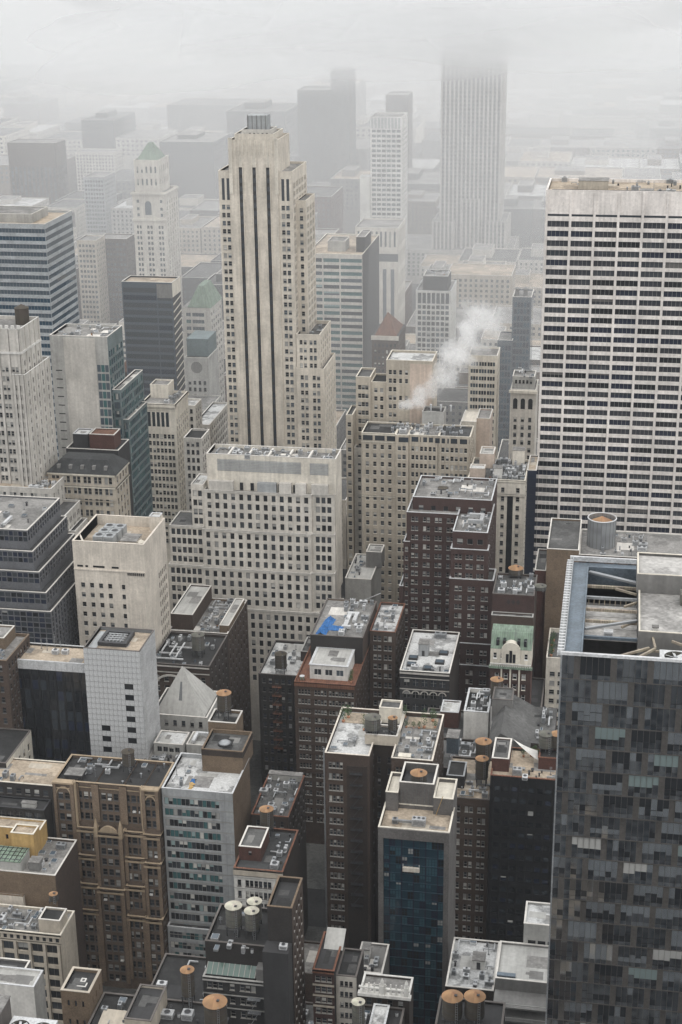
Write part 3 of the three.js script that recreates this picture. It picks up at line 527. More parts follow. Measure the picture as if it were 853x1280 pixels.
// ---------------------------------------------------------------- strip-window office beside it
{
  const b = bld('strip_window_office', 'pale metal office with ribbon windows, white puddled roof and tan brick flank', { most: 300 });
  const R = A('strip'), T = top('strip'), at = []; for (let k = 0; k < 13; k++) at.push([0.6 + k * 1.22, 0.6 + k * 1.22 + 1.19]);
  const ribbons = { at, fh: 3.46, mt: 2.9, h: 2.2, mb: 1, d: 0.18, style: 'pane', frame: 'frameD', glass: ['gDark', 'gDark', 'gMid', 'gTeal', 'gTeal', 'gSmoke'], blind: 0.34, blinds: ['blindT', 'blindW', 'blindG'], bands: Array.from({ length: 17 }, (_, k) => [2.35 + 3.46 * k, 0.16, 0.05, 'frameL']) };
  b.tier(R, 0, T, { wall: 'graceful', ewall: 'tanbrick', n: ribbons, roof: { key: 'whiteroof', par: 1.2, cop: 'whitemetal' } });
  b.tier([R[0] + 0.01, R[1] - 2, R[3] - 0.5, R[3] + 2.2], 0, 21.6, { wall: 'graceful', n: { ...ribbons, mt: 1.6, at: at.slice(0, 12) }, roof: { key: 'greyroof', par: 0.5, cop: 'whitemetal' } });
  const Bk = A('stripBulk', { x1: R[1] - 0.03 }), bt = top('stripBulk') + 0.2;
  b.tier(Bk, T - 1.2, bt, { wall: 'tanbrick', roof: { key: 'greyroof', par: 1.0, cop: 'tanbrick' } });
  b.add('parapet_band', 'darkbrick', (a) => { a.box(Bk[0] - 0.06, Bk[1] + 0.02, bt - 1.9, bt - 0.1, Bk[2], Bk[3] + 0.06, 'new'); });
  for (const [x, w] of [[R[1] - 4.9, 0.05], [R[1] - 2.4, 0.05]]) b.add('panel_joint', 'joint', (a) => a.box(x, x + w, 22, T - 0.2, R[3], R[3] + 0.012, 'n'));
  const B2 = A('stripBulk2', { x1: LOT.stripBulk2[1] + 3 });
  b.tier(B2, 40, top('stripBulk2'), { wall: 'tanbrick', roof: { key: 'greyroof', par: 0.8, cop: 'coping' } });
  b.done();
  const dv = thing('dome_vent', 'wide round metal dome vent on the tan brick bulkhead', 'vent', [(Bk[0] + Bk[1]) / 2 - 0.6, bt - 1, (Bk[2] + Bk[3]) / 2 + 0.6]); geoMesh('dome', new THREE.SphereGeometry(2.3, 24, 8, 0, Math.PI * 2, 0, 0.85), 'galv', dv, 0, -0.9, 0); geoMesh('rim', cyl(2, 2, 0.5, 24), 'darkmetal', dv, 0, 0.25, 0);
  scatter('white roof of the strip-window office', 11, [R[0], Bk[0], R[2], R[3]], T - 1.2, 5, { white: 0.5 });
  const bt2 = thing('blue_tarp', 'blue sheet heaped on the white roof beside the tan bulkhead', 'tarpaulin', [Bk[0] - 1.1, T - 1.2, R[3] - 7]); part('sheet', 'tarpblue', bt2, (a) => { a.poly([[-0.8, 0, 1], [0.8, 0, 1], [0.5, 0.9, 0.2], [-0.3, 0.8, 0]]); a.poly([[-0.3, 0.8, 0], [0.5, 0.9, 0.2], [0.8, 0, -1], [-0.9, 0, -0.8]]); });
  for (let k = 0; k < 3; k++) { const t = thing('yellow_board', 'yellow board lying on the white roof beside the tan bulkhead', 'board', [Bk[0] - 0.9, T - 1.19 + 0.1 * k, R[3] - 3 - k * 1.1], 0.4 * k, 'yellow boards on the white roof'); part('board', 'yellowwall', t, (a) => a.box(-0.5, 0.5, 0, 0.09, -0.9, 0.9)); }
  hatchBox('tan stair hut stuck to the far side of the bulkhead', undefined, B2[1] + 0.9, T - 1.2, B2[3] + 0.4, 1.6, 5.2, 3.4, 'pinkwall', false);
}
// ---------------------------------------------------------------- white ornate loft with dark roof and brick penthouse
{
  const b = bld('ornate_loft', 'narrow white-fronted loft with dark roof, brick penthouse and tan cornice', {});
  const R = A('ornate', { x1: LOT.ornate[1] }), T = top('ornate');
  b.tier(R, 0, T, { wall: 'darkbrick', nwall: 'whitewall', n: { at: [[0.9, 1.9], [3.0, 4.0], [4.15, 5.15], [5.4, 6.4], [6.55, 7.55], [7.8, 8.8], [8.95, 9.95], [11.2, 12.2]], fh: 3.4, mt: 3.4, h: 2.0, style: 'sash', frame: 'frameD', rows: 9, d: 0.45, bands: [[0.1, 1.6, 0.6, 'sand'], [2.0, 0.35, 0.4, 'whitewall'], [6.0, 0.3, 0.2, 'whitewall'], [9.4, 0.3, 0.2, 'whitewall']] }, roof: { key: 'slate', par: 0.7, cop: 'redledge' } });
  b.tier([R[0] + 0.3, R[0] + 6.2, R[3] - 15, R[3] - 5], T - 0.7, T + 3.4, { wall: 'redbrick', roof: { key: 'greyroof', par: 0.4, cop: 'coping' }, n: { n: 1, w: 0.9, h: 1.4, mt: 1.2, rows: 1, style: 'pane' } });
  b.done();
  scatter('dark roof of the white-fronted loft', 21, [R[0] + 6.5, R[1], R[2], R[3]], T - 0.7, 7, { big: 0.2 });
  const C = A('clutter', { x1: LOT.clutter[1] + 2 }), c = bld('cluttered_roof_loft', 'old brick loft with a junk-strewn roof and red side parapet', {});
  c.tier(C, 0, top('clutter'), { wall: 'darkbrick', n: { n: 4, w: 1.1, rows: 4 }, e: { n: 6, w: 1.1, rows: 5 }, roof: { key: 'greyroof', par: 0.8, cop: 'redledge' } }); c.done();
  scatter('junk-strewn roof between the lofts', 22, C, top('clutter') - 0.8, 26, { white: 0.5, keep: 0.8 });
  hatchBox('long grey lean-to at the end of the junk-strewn roof', undefined, (C[0] + C[1]) / 2, top('clutter') - 0.8, C[2] + 1.6, C[1] - C[0] - 1, 1.9, 2, 'concrete', false);
}
// ---------------------------------------------------------------- black block with three white tanks, tall dark slab
{
  const R = A('tanks3'), T = top('tanks3'), b = bld('soot_black_loft', 'soot-black loft with glazed studio strip and three white-topped tanks above');
  b.tier([R[0], R[1], R[2], R[3] - 3.2], 0, T, { wall: 'soot', roof: { key: 'tar', par: 0.9, cop: 'copingdark' } });
  b.tier([R[0] + 0.003, R[1] - 0.003, R[3] - 3.2, R[3]], 0, T - 7.4, { wall: 'soot', nwall: 'charcoal', n: { at: [[0.9, 2.0], [2.2, 3.3], [3.5, 4.6], [6.2, 7.4], [8.6, 9.7], [9.9, 11.0], [11.2, 12.3]], fh: 3.7, mt: 1.2, h: 1.7, rows: 7, style: 'sash', frame: 'frameL', bands: [[0.2, 0.5, 0.35, 'concrete'], [3.9, 0.4, 0.25, 'concrete'], [7.5, 0.4, 0.25, 'concrete']] }, roof: { key: 'tar', par: 0.3, cop: 'concrete' } });
  b.add('studio_glazing', 'gGreen', (a) => a.poly([[R[0] + 0.6, T - 7.0, R[3] - 0.7], [R[1] - 3, T - 7.0, R[3] - 0.7], [R[1] - 3, T - 5.4, R[3] - 3.1], [R[0] + 0.6, T - 5.4, R[3] - 3.1]]));
  for (let k = 0; k <= 9; k++) b.add('glazing_bar', 'frameL', (a) => { const x = R[0] + 0.6 + (R[1] - R[0] - 3.6) * k / 9; a.poly([[x - 0.08, T - 6.96, R[3] - 0.65], [x + 0.08, T - 6.96, R[3] - 0.65], [x + 0.08, T - 5.34, R[3] - 3.1], [x - 0.08, T - 5.34, R[3] - 3.1]]); });
  b.add('corner_stair', 'concretedark', (a) => a.box(R[1] - 2.6, R[1] - 0.1, T - 8, T - 4.2, R[3] - 3.1, R[3] - 0.4, 'newt'));
  b.done();
  scatter('black roof under the three white-topped tanks', 31, R, T - 0.9, 8, { white: 0.35, avoid: [[-82, -77, -296, -291], [-78, -73, -299, -290]] });
  const S = A('slabE', { deep: 6 }), s = bld('dark_slab_tower', 'tall thin dark slab with sooty roof and small side windows');
  s.tier(S, 0, top('slabE'), { wall: 'soot', ewall: 'midbrick', e: { n: 4, w: 0.9, h: 1.5, fh: 3.4, mt: 2.5, rows: 20, blind: 0.4, frame: 'frameL' }, n: { at: [[1, 2.2], [3, 4.2]], fh: 3.7, mt: 9, rows: 8 }, roof: { key: 'charcoal', par: 1.2, cop: 'tanbrick' } });
  s.add('lower_ledge', 'charcoal', (a) => a.box(S[0] - 0.4, S[1] - 0.2, 0, top('slabE') - 9, S[3] + 0.01, S[3] + 4.2, 'newt')); s.done();
  acUnit('pale cooling unit on the low ledge of the dark slab', undefined, S[1] - 1.6, top('slabE') - 9, S[3] + 2.4, 1.8, 1.1, 1.3, 'whitemetal');
}
// ---------------------------------------------------------------- blue glass hotel
{
  const R = A('hotel'), T = top('hotel'), b = bld('blue_glass_hotel', 'slim hotel with dark blue glass front in a grey-brown frame', { most: 300 });
  const at = [], W = R[1] - R[0]; for (let k = 0; k < 10; k++) { const u = 1.3 + k * (W - 2.6) / 10; at.push([u + 0.06, u + (W - 2.6) / 10 - 0.06]); }
  b.tier(R, 0, T, { wall: 'hotelframe', nwall: 'gHotel', n: { at, fh: 2.52, mt: 2.9, h: 2.3, mb: 0, rows: 22, d: 0.25, style: 'cross', frame: 'gHotel', glass: ['gHotel', 'gHotel', 'gHotel2', 'gNavy', 'gDark', 'gHotel'], blind: 0.16, blinds: ['blindG', 'gHotel2', 'gHotel2'] }, roof: { key: 'tanroof', par: 1.1, cop: 'offwhite' } });
  const Bk = A('hotelBulk'), bt = top('hotelBulk');
  b.tier([R[0] + 0.4, Bk[0] - 0.1, R[2] - 8, R[2] + 2], T - 1.1, T + 4.2, { wall: 'hotelframe', roof: { key: 'offwhite', par: 0.9, cop: 'offwhite' } });
  b.tier([Bk[1] + 0.1, R[1] - 0.2, R[2] - 8, R[2] + 2], T - 1.1, T + 3.6, { wall: 'hotelframe', roof: { key: 'offwhite', par: 0.9, cop: 'offwhite' } });
  b.tier([Bk[0], Bk[1], Bk[2], Bk[3] + 2.2], T - 1.1, bt, { wall: 'hotelframe', roof: { key: 'darkmetal', par: 2.2, cop: 'coping' } });
  b.add('rear_wing', 'hotelframe', (a) => a.box(R[0] + 0.5, R[1] - 0.4, 0, T - 1.4, R[2] - 10, R[2] - 0.01, 'wes'));
  for (let k = 0; k < 9; k++) b.add('bulkhead_rib', 'louver', (a) => { const x = Bk[0] + 0.4 + k * 1.0; a.box(x, x + 0.12, T - 1, bt - 1.5, Bk[3] + 2.2, Bk[3] + 2.28, 'new'); });
  for (const [u0, u1] of [[0, 1.3], [W - 1.3, W]]) b.add('frame_pier', 'hotelframe', (a) => a.box(R[0] + u0, R[0] + u1, 0, T - 2.8, R[3], R[3] + 0.35, 'new')); b.add('frame_head', 'hotelframe', (a) => a.box(R[0], R[1], T - 2.8, T - 0.01, R[3], R[3] + 0.35, 'newtb'));
  for (let k = 0; k < 5; k++) b.add('facade_fin', 'gNavy', (a) => { const x = R[0] + 1.3 + (W - 2.6) * (k + 0.5) / 5; a.box(x - 0.14, x + 0.14, 20, T - 3, R[3] - 0.3, R[3] + 0.06, 'new'); });
  b.done();
  acUnit('large pale cooling unit on the blue hotel roof', undefined, R[0] + 9.6, T - 1.1, R[3] - 4.2, 3.4, 2.0, 1.9, 'duct', 3);
  ductRun('grey duct run beside the large hotel cooling unit', undefined, [[R[0] + 4.4, T - 0.2, R[3] - 4], [R[0] + 7.8, T - 0.2, R[3] - 4]], 0.6, 'galv');
  acUnit('round-fan condenser at the end of the hotel duct', undefined, R[0] + 3.6, T - 1.1, R[3] - 4.3, 1.4, 1.3, 1.4, 'galv');
  const yb = thing('yellow_pole', 'yellow pole leaning on the hotel bulkhead beside the roof edge', 'pole', [R[1] - 3.6, T - 1.1, R[2] + 2.6]); const yg = cyl(0.07, 0.07, 6, 8); yg.rotateZ(-0.3); geoMesh('pole', yg, 'yellowwall', yb, 0, 2.9, 0);
  const cr = thing('window_washing_cradle', 'beige cradle hanging on the blue glass hotel front', 'cradle', [R[0] + W * 0.47, T - 11.6, R[3] + 0.5]); part('basket', 'beigewall', cr, (a) => a.box(-2.1, 2.1, 0, 1.1, -0.3, 0.4)); for (const s of [-1, 1]) part('post', 'whitemetal', cr, (a) => a.box(s * 2.02 - 0.09, s * 2.02 + 0.09, 1.1, 2, 0, 0.16)); for (const s of [-1, 1]) part('cable', 'darkmetal', cr, (a) => a.box(s * 2 - 0.02, s * 2 + 0.02, 2, 11.5, 0.04, 0.08));
}
// ---------------------------------------------------------------- brown terrace-top loft
{
  const R = A('terr'), T = top('terr'), b = bld('terrace_loft', 'brown brick loft around a front court with planted roof terraces', { most: 300 });
  const w1 = R[0] + 12.2, w2 = R[0] + 18.2, win = (at) => ({ at, fh: 3.5, mt: 2.6, h: 1.9, rows: 16, frame: 'frameL', blind: 0.4, style: 'sash', blinds: ['blindG', 'blindW', 'blindG'] });
  const four = (u0) => [0, 1, 2, 3].map((k) => [u0 + k * 1.02, u0 + k * 1.02 + 0.86]);
  b.tier([R[0], w1, R[2] + 0, R[3]], 0, T, { wall: 'midbrick', n: win([...four(1.0), ...four(6.6).slice(0, 0)]), e: { n: 2, w: 1, rows: 14 }, roof: { key: 'whiteroof', par: 1.1, cop: 'beigewall' } });
  b.add('front_bay', 'darkbrick', (a) => a.box(R[0] + 6.0, w1 - 0.6, 0, T - 3.4, R[3], R[3] + 0.22, 'newt'));
  b.tier([w2, R[1], R[2], R[3]], 0, T, { wall: 'midbrick', n: win([...four(1.2), ...four(6.2)]), e: { n: 6, w: 1, rows: 10 }, roof: { key: 'gravel', par: 1.1, cop: 'beigewall' } });
  b.tier([w1, w2, R[2] + 0.01, R[3] - 8], 0, T - 0.003, { wall: 'darkbrick', n: { at: [[1, 1.9], [3.8, 4.7]], fh: 3.5, mt: 4.4, h: 1.9, rows: 12, blind: 0.3 }, roof: { key: 'tar', par: 0.5, cop: 'coping' } });
  b.tier([w1 - 2.4, w2 + 0.6, R[3] - 13.5, R[3] - 7.4], T - 0.5, T + 2.5, { wall: 'sand', roof: { key: 'tar', par: 0.5, cop: 'coping' } });
  b.tier([w1 - 0.4, w2 - 0.4, R[2] + 1.5, R[2] + 6.5], T - 1, T + 4.2, { wall: 'offwhite', roof: { key: 'greyroof', par: 0.4, cop: 'offwhite' } });
  for (const [x0, x1] of [[R[0] + 1.2, w1 - 3.5], [w2 + 1.4, R[1] - 1.4]]) b.add('terrace_deck', 'tanroof', (a) => a.box(x0, x1, T - 1.09, T - 0.9, R[2] + 1, R[2] + 7, 'newst'));
  b.add('corner_pipe', 'galv', (a) => a.box(R[0] - 0.5, R[0] - 0.1, 0, T + 1.2, R[3] - 0.5, R[3] - 0.1));
  b.done();
  [[R[0] + 1.6, R[3] - 20, 1.3, 1.7], [R[0] + 2.6, R[3] - 22.5, 1.3, 1.3], [R[0] + 8.2, R[3] - 16, 1.1, 2.4], [w2 + 1.4, R[3] - 19.5, 0.9, 1], [w2 + 3.4, R[3] - 19.4, 0.8, 1], [w2 + 6.4, R[3] - 20, 1.2, 2.3], [w2 + 8.4, R[3] - 24, 1.4, 1.2], [w1 + 6.2, R[3] - 25.3, 1.2, 1.4], [w2 + 5, R[3] - 19.6, 0.8, 1], [w2 + 9.4, R[3] - 20.5, 0.9, 1]].forEach(([x, z, s, t], i) => shrub('leafy shrub in a clay pot on the planted roof terrace', 'shrubs on the planted roof terrace', x, T - 1.1, z, s, 60 + i, t));
  scatter('white wing roof of the terrace loft', 41, [R[0], w1 - 3, R[3] - 14, R[3]], T - 1.1, 4);
  scatter('grey wing roof of the terrace loft', 42, [w2, R[1], R[3] - 18, R[3]], T - 1.1, 22, { white: 0.5, big: 0.45, keep: 0.9 });
  const s = thing('roof_shed', 'pale cream shed at the front of the grey terrace wing', 'roof hut', [w2 + 3.4, T - 1.1, R[3] - 1.6]); part('wall', 'offwhite', s, (a) => a.box(-1.7, 1.7, 0, 1.5, -1, 1, 'newst'));
}
// ---------------------------------------------------------------- dark brown loft with party roof, and the black block next to it
{
  const R = A('dbrown', { x0: LOT.dbrown[0] - 3.6 }), T = top('dbrown'), b = bld('dark_brown_loft', 'dark brown brick loft with a littered tan roof terrace and two orange-capped tanks');
  b.tier(R, 0, T, { wall: 'darkbrick', nwall: 'midbrick', n: { n: 3, per: 2, w: 0.95, gap: 0.3, ml: 2, mr: 0.4, fh: 3.5, mt: 2.4, h: 1.8, rows: 14, frame: 'frameL', blind: 0.45 }, roof: { key: 'tanroof', par: 0.5, cop: 'copingdark' } });
  b.tier([R[0] + 0.3, R[0] + 5.2, R[3] - 14, R[3] - 6], T - 0.5, T + 3.2, { wall: 'charcoal', roof: { key: 'tar', par: 0.2, cop: 'galv' } });
  b.tier([R[1] - 4.6, R[1] - 2.9, R[3] - 12, R[3] - 9.5], T - 0.5, T + 5.5, { wall: 'concrete', roof: { key: 'tar', par: 0.2, cop: 'concrete' } });
  b.done(); scatter('littered tan roof of the dark brown loft', 51, [R[0], R[1], R[3] - 9, R[3]], T - 0.5, 24, { white: 0.45, keep: 0.7, big: 0.25 });
  const K = A('black', { x1: LOT.black[1] + 3 }), KT = top('black'), k = bld('black_glass_block', 'black panelled block with a red-walled roof terrace and white shade sail');
  k.tier([K[0], K[1], K[3] - 16, K[3]], 0, KT, { wall: 'blackpanel', n: { n: 8, w: 1.6, h: 1.5, fh: 3.5, mt: 3, rows: 18, style: 'pane', d: 0.12, frame: 'blackpanel', glass: ['gDark', 'gDark', 'gMid', 'gNavy'], blind: 0.04, pier: { w: 0.3, d: 0.12, key: 'blackpanel', below: 0 } }, roof: { key: 'tanroof', par: 0.7, cop: 'redledge' } });
  k.tier([K[0] + 0.01, K[0] + 4.6, K[3] - 15, K[3] - 3.6], KT - 0.7, KT + 3.2, { wall: 'redbrick', roof: { key: 'greyroof', par: 0.3, cop: 'coping' } });
  k.tier([K[1] - 7.4, K[1] - 0.4, K[3] - 12, K[3] - 6.5], KT - 0.7, KT + 2.8, { wall: 'redbrick', roof: { key: 'tar', par: 0.4, cop: 'redledge' } });
  k.done();
  const sl = thing('shade_sail', 'white triangular shade sail over the red-walled roof terrace', 'shade sail', [K[0] + 7.6, KT - 0.7, K[3] - 8]); part('canopy', 'whitewall', sl, (a) => { const n = 6, P = (u, v) => { const p = [[-2.6, 5.6, -4], [4.6, 2.6, 1.4], [4.2, 2.8, -3.6]], w = 1 - u - v; return [0, 1, 2].map((k) => p[0][k] * w + p[1][k] * u + p[2][k] * v - (k === 1 ? 1.6 * (u * v + v * w + w * u) : 0)); }; for (let i = 0; i < n; i++) for (let j = 0; j < n - i; j++) { const q = (s, t) => P(s / n, t / n); a.poly([q(i, j), q(i + 1, j), q(i, j + 1)]); if (i + j < n - 1) a.poly([q(i + 1, j), q(i + 1, j + 1), q(i, j + 1)]); } });
  for (const [x, h, z] of [[-2.6, 5.6, -4], [4.6, 2.6, 1.4], [4.2, 2.8, -3.6]]) part('pole', 'galv', sl, (a) => a.box(x - 0.05, x + 0.05, 0, h, z - 0.05, z + 0.05));
  scatter('tan terrace of the black panelled block', 52, [K[0] + 5, K[1], K[3] - 6, K[3]], KT - 0.7, 26, { white: 0.6, keep: 0.7, big: 0.2 });
  [[8, -12.5], [10, -13.2], [12, -12.6], [11, -14.6]].forEach(([dx, dz], i) => shrub('low green shrub beside the white shade sail', 'shrubs beside the shade sail', K[0] + dx, KT - 0.7, K[3] + dz, 1, 80 + i));
  // dark pitched roofs behind
  const P = A('dpitch'), pt = top('dpitch'), d = bld('dark_gabled_loft', 'dark loft with grey pitched roof and a raised grey stair block');
  d.tier([P[0], P[1], P[2], P[3]], 0, pt, { wall: 'darkbrick', roof: { key: 'greyroof', par: 0 } });
  d.add('pitched_roof', 'greyroof', (a) => { const x0 = P[0] - 0.2, x1 = P[0] + 12, xm = P[0] + 3.5, y = pt + 0.01, r = pt + 4.6, z0 = P[2], z1 = P[3] + 4; a.poly([[x0, y, z1], [xm, r, z1], [xm, r, z0], [x0, y, z0]]); a.poly([[xm, r, z1], [x1, y, z1], [x1, y, z0], [xm, r, z0]]); a.poly([[x0, y, z1], [x1, y, z1], [xm, r, z1]], [0, 0, 1]); });
  d.tier([P[0] - 0.5, P[0] + 5.5, P[2] + 1, P[2] + 9], pt - 1, pt + 6.2, { wall: 'concretedark', roof: { key: 'greyroof', par: 0.3, cop: 'copingdark' } });
  d.done(); scatter('flat end of the dark gabled loft', 53, [P[0] + 12, P[1], P[2], P[3]], pt, 8);
  const B2 = A('whiteb'), t2 = top('whiteb'), w = bld('white_box_loft', 'white-walled box loft with dark sunken roof and pale machinery');
  w.tier(B2, 0, t2, { wall: 'whitewall', roof: { key: 'tar', par: 1.2, cop: 'whitemetal', t: 0.5 } }); w.done();
  scatter('dark sunken roof of the white box loft', 54, B2, t2 - 1.2, 12, { white: 0.9, big: 0.7, keep: 0.9 });
  const RB = A('redbulk'), r = bld('red_brick_loft', 'small red brick loft with white stair hut beside the white box');
  r.tier([RB[0] - 5, RB[1] + 2.4, RB[2], RB[3] + 8], 0, top('redbulk') - 7, { wall: 'darkbrick', n: { n: 4, w: 1.1, rows: 6 }, roof: { key: 'greyroof', par: 0.6, cop: 'copingdark' } });
  r.tier([RB[0], RB[1], RB[2] + 3, RB[2] + 11], top('redbulk') - 7.6, top('redbulk') - 2.2, { wall: 'redbrick', roof: { key: 'whiteroof', par: 0.3, cop: 'whitemetal' } }); r.done();
  scatter('grey roof around the red brick stair hut', 55, [RB[0] - 5, RB[1] + 2.4, RB[3], RB[3] + 8], top('redbulk') - 7.6, 12, { white: 0.5 });
  hatchBox('blue-grey metal hut between the terrace loft and the gabled loft', undefined, -40.4, 66, -400, 3.4, 5, 5, 'steelblue', false);
  const f = bld('sunken_court_loft', 'low brick loft with grey roof in the gap behind the terrace loft'); f.tier([-47, -33.4, -414, -396], 0, 62, { wall: 'darkbrick', roof: { key: 'greyroof', par: 0.6, cop: 'copingdark' } }); f.done();
  scatter('low grey roof behind the terrace loft', 56, [-42, -33.4, -414, -402], 61.4, 12, { white: 0.4 });
}
// ---------------------------------------------------------------- brown loft with blue tarpaulin on the roof
{
  const R = A('tarp'), T = top('tarp'), U = A('tarpUp'), UT = top('tarpUp'), b = bld('tarpaulin_loft', 'brown brick loft with red terrace ledge, white penthouse and blue tarpaulin on its roof');
  const four = (u) => [0, 1, 2, 3].map((k) => [u + k * 1.05, u + k * 1.05 + 0.85]);
  b.tier(R, 0, T, { wall: 'midbrick', n: { at: [...four(1.2), ...four(6.6), ...four(11.4), ...four(15.6).slice(0, 4)], fh: 3.4, mt: 2.6, h: 1.8, rows: 15, frame: 'frameL', blind: 0.55, bands: [[0.1, 1.3, 0.3, 'redledge'], [9.2, 0.4, 0.2], [33, 0.4, 0.2]] }, e: { n: 14, w: 1.2, fh: 3.4, mt: 2.6, h: 1.8, rows: 10, pier: { w: 0.5, d: 0.2 } }, roof: { key: 'redledge', par: 0.5, cop: 'redledge' } });
  b.tier([U[0], R[1] - 0.2, U[2], U[3] - 4.2], T - 0.5, UT, { wall: 'tanbrick', nwall: 'soot', ewall: 'midbrick', roof: { key: 'gravel', par: 0.4, cop: 'copingdark' } });
  b.tier([R[0] + 4.4, R[1] - 3, U[3] - 4.6, R[3] - 4], T - 0.5, T + 4.6, { wall: 'whitewall', n: { n: 3, w: 2.3, h: 2.1, mt: 1.5, rows: 1, style: 'strip', frame: 'frameW', glass: ['gMid', 'gSlate'], blind: 0 }, roof: { key: 'concrete', par: 0.1, cop: 'whitemetal', over: 0.25 } });
  b.add('clerestory', 'gMid', (a) => a.box(R[0] + 4.6, R[1] - 3.2, T + 4.9, T + 6.3, U[3] - 4.6, U[3] - 4.25, 'newt'));
  for (let k = 0; k < 4; k++) b.add('terrace_baluster_wall', 'redledge', (a) => { const x = R[0] + 0.6 + k * 0.9; a.box(x, x + 0.3, T - 0.5, T + 1.2, R[3] - 0.9, R[3] - 0.5); });
  const K = A('tarpBk', { x0: R[1] + 0.4, deep: 2 }); b.tier([K[0], K[1] + 1.2, K[2], K[3]], 0, top('tarpBk'), { wall: 'midbrick', n: { n: 2, per: 2, w: 1.2, gap: 0.3, rows: 11, fh: 3.5, blind: 0.4, frame: 'frameL' }, e: { n: 5, per: 2, w: 1.1, fh: 3.5, rows: 11 }, roof: { key: 'whiteroof', par: 0.8, cop: 'redledge' } });
  b.done();
  scatter('white back roof of the tarpaulin loft', 61, [K[0], K[1], K[2], K[3]], top('tarpBk') - 0.8, 8, { white: 0.7, big: 0.6 });
  scatter('grey top roof of the tarpaulin loft', 62, [U[0] + 6, R[1], U[2], U[3] - 5], UT - 0.4, 14, { white: 0.7, big: 0.5, avoid: [[U[0], U[0] + 7.6, U[3] - 24, U[3] - 4]] });
  const tp = thing('roof_tarpaulin', 'large bright blue tarpaulin spread over frames on the brick loft roof', 'tarpaulin', [U[0] + 3.2, UT - 0.4, U[3] - 9]);
  part('sheet', 'tarpblue', tp, (a) => { const r = rngOf(9), nx = 8, nz = 16, g = []; for (let i = 0; i <= nx; i++) { g.push([]); for (let j = 0; j <= nz; j++) { const u = i / nx - 0.5, v = j / nz; g[i].push([u * 3.6 + v * 1.2 + (r() - 0.5) * 0.25, Math.max(0.05, 1.6 * (1 - Math.abs(u) * 1.9) * (0.7 + 0.4 * Math.sin(v * 7)) + (r() - 0.5) * 0.35), 4 - v * 13 + (r() - 0.5) * 0.3]); } } for (let i = 0; i < nx; i++) for (let j = 0; j < nz; j++) { a.poly([g[i][j], g[i + 1][j], g[i + 1][j + 1]]); a.poly([g[i][j], g[i + 1][j + 1], g[i][j + 1]]); } });
  const t2 = thing('roof_tarpaulin', 'short arm of blue tarpaulin beside the large blue one', 'tarpaulin', [U[0] + 6.6, UT - 0.4, U[3] - 11]); part('sheet', 'tarpblue', t2, (a) => { const r = rngOf(10), g = []; for (let i = 0; i <= 7; i++) { g.push([]); for (let j = 0; j <= 5; j++) { const v = j / 5 - 0.5; g[i].push([-1.6 + i * 0.75 + (r() - 0.5) * 0.2, Math.max(0.05, 1.3 * (1 - Math.abs(v) * 1.9) + (r() - 0.5) * 0.3), v * 3.4 + (r() - 0.5) * 0.3]); } } for (let i = 0; i < 7; i++) for (let j = 0; j < 5; j++) { a.poly([g[i][j], g[i + 1][j], g[i + 1][j + 1]]); a.poly([g[i][j], g[i + 1][j + 1], g[i][j + 1]]); } });
  const dg = thing('rooftop_duct', 'white branching duct on the grey top roof near the tarpaulin', 'duct', [U[0] + 11, UT - 0.4, U[3] - 16]); for (const [x0, x1, z0, z1] of [[-1.5, 2.6, -7, -5.6], [-1.2, 0.2, -5.6, 4], [1.2, 2.4, -5.6, 0], [-1.6, 1.4, 4, 5.2]]) part('duct_section', 'whitemetal', dg, (a) => a.box(x0, x1, 0.3, 1.3, z0, z1)); part('support', 'darkmetal', dg, (a) => a.box(-0.8, -0.4, 0, 0.3, 0, 0.4, 'news'));
  const pl = thing('flag_pole', 'long white pole slanting over the roof behind the tarpaulin', 'pole', [R[0] + 12, UT - 0.4, U[2] + 3]); const pg = cyl(0.09, 0.09, 11, 8); pg.rotateZ(-1.1); geoMesh('pole', pg, 'whitemetal', pl, 4.8, 2.5, 0);
  [[R[1] - 2, R[3] - 5], [R[1] - 2.4, R[3] - 8], [R[1] - 1.8, R[3] - 3]].forEach(([x, z], i) => shrub('green shrub on the red terrace of the tarpaulin loft', 'shrubs on the red terrace', x, T - 0.5, z, 0.9, 90 + i));
  const gb = thing('storage_bin', 'pale green bin on the red terrace of the tarpaulin loft', 'bin', [R[0] + 2, T - 0.5, R[3] - 3]); geoMesh('body', cyl(0.8, 0.7, 1.2, 14), 'copper', gb, 0, 0.6, 0); geoMesh('lid', cyl(0.85, 0.85, 0.12, 14), 'whitemetal', gb, 0, 1.26, 0);
}
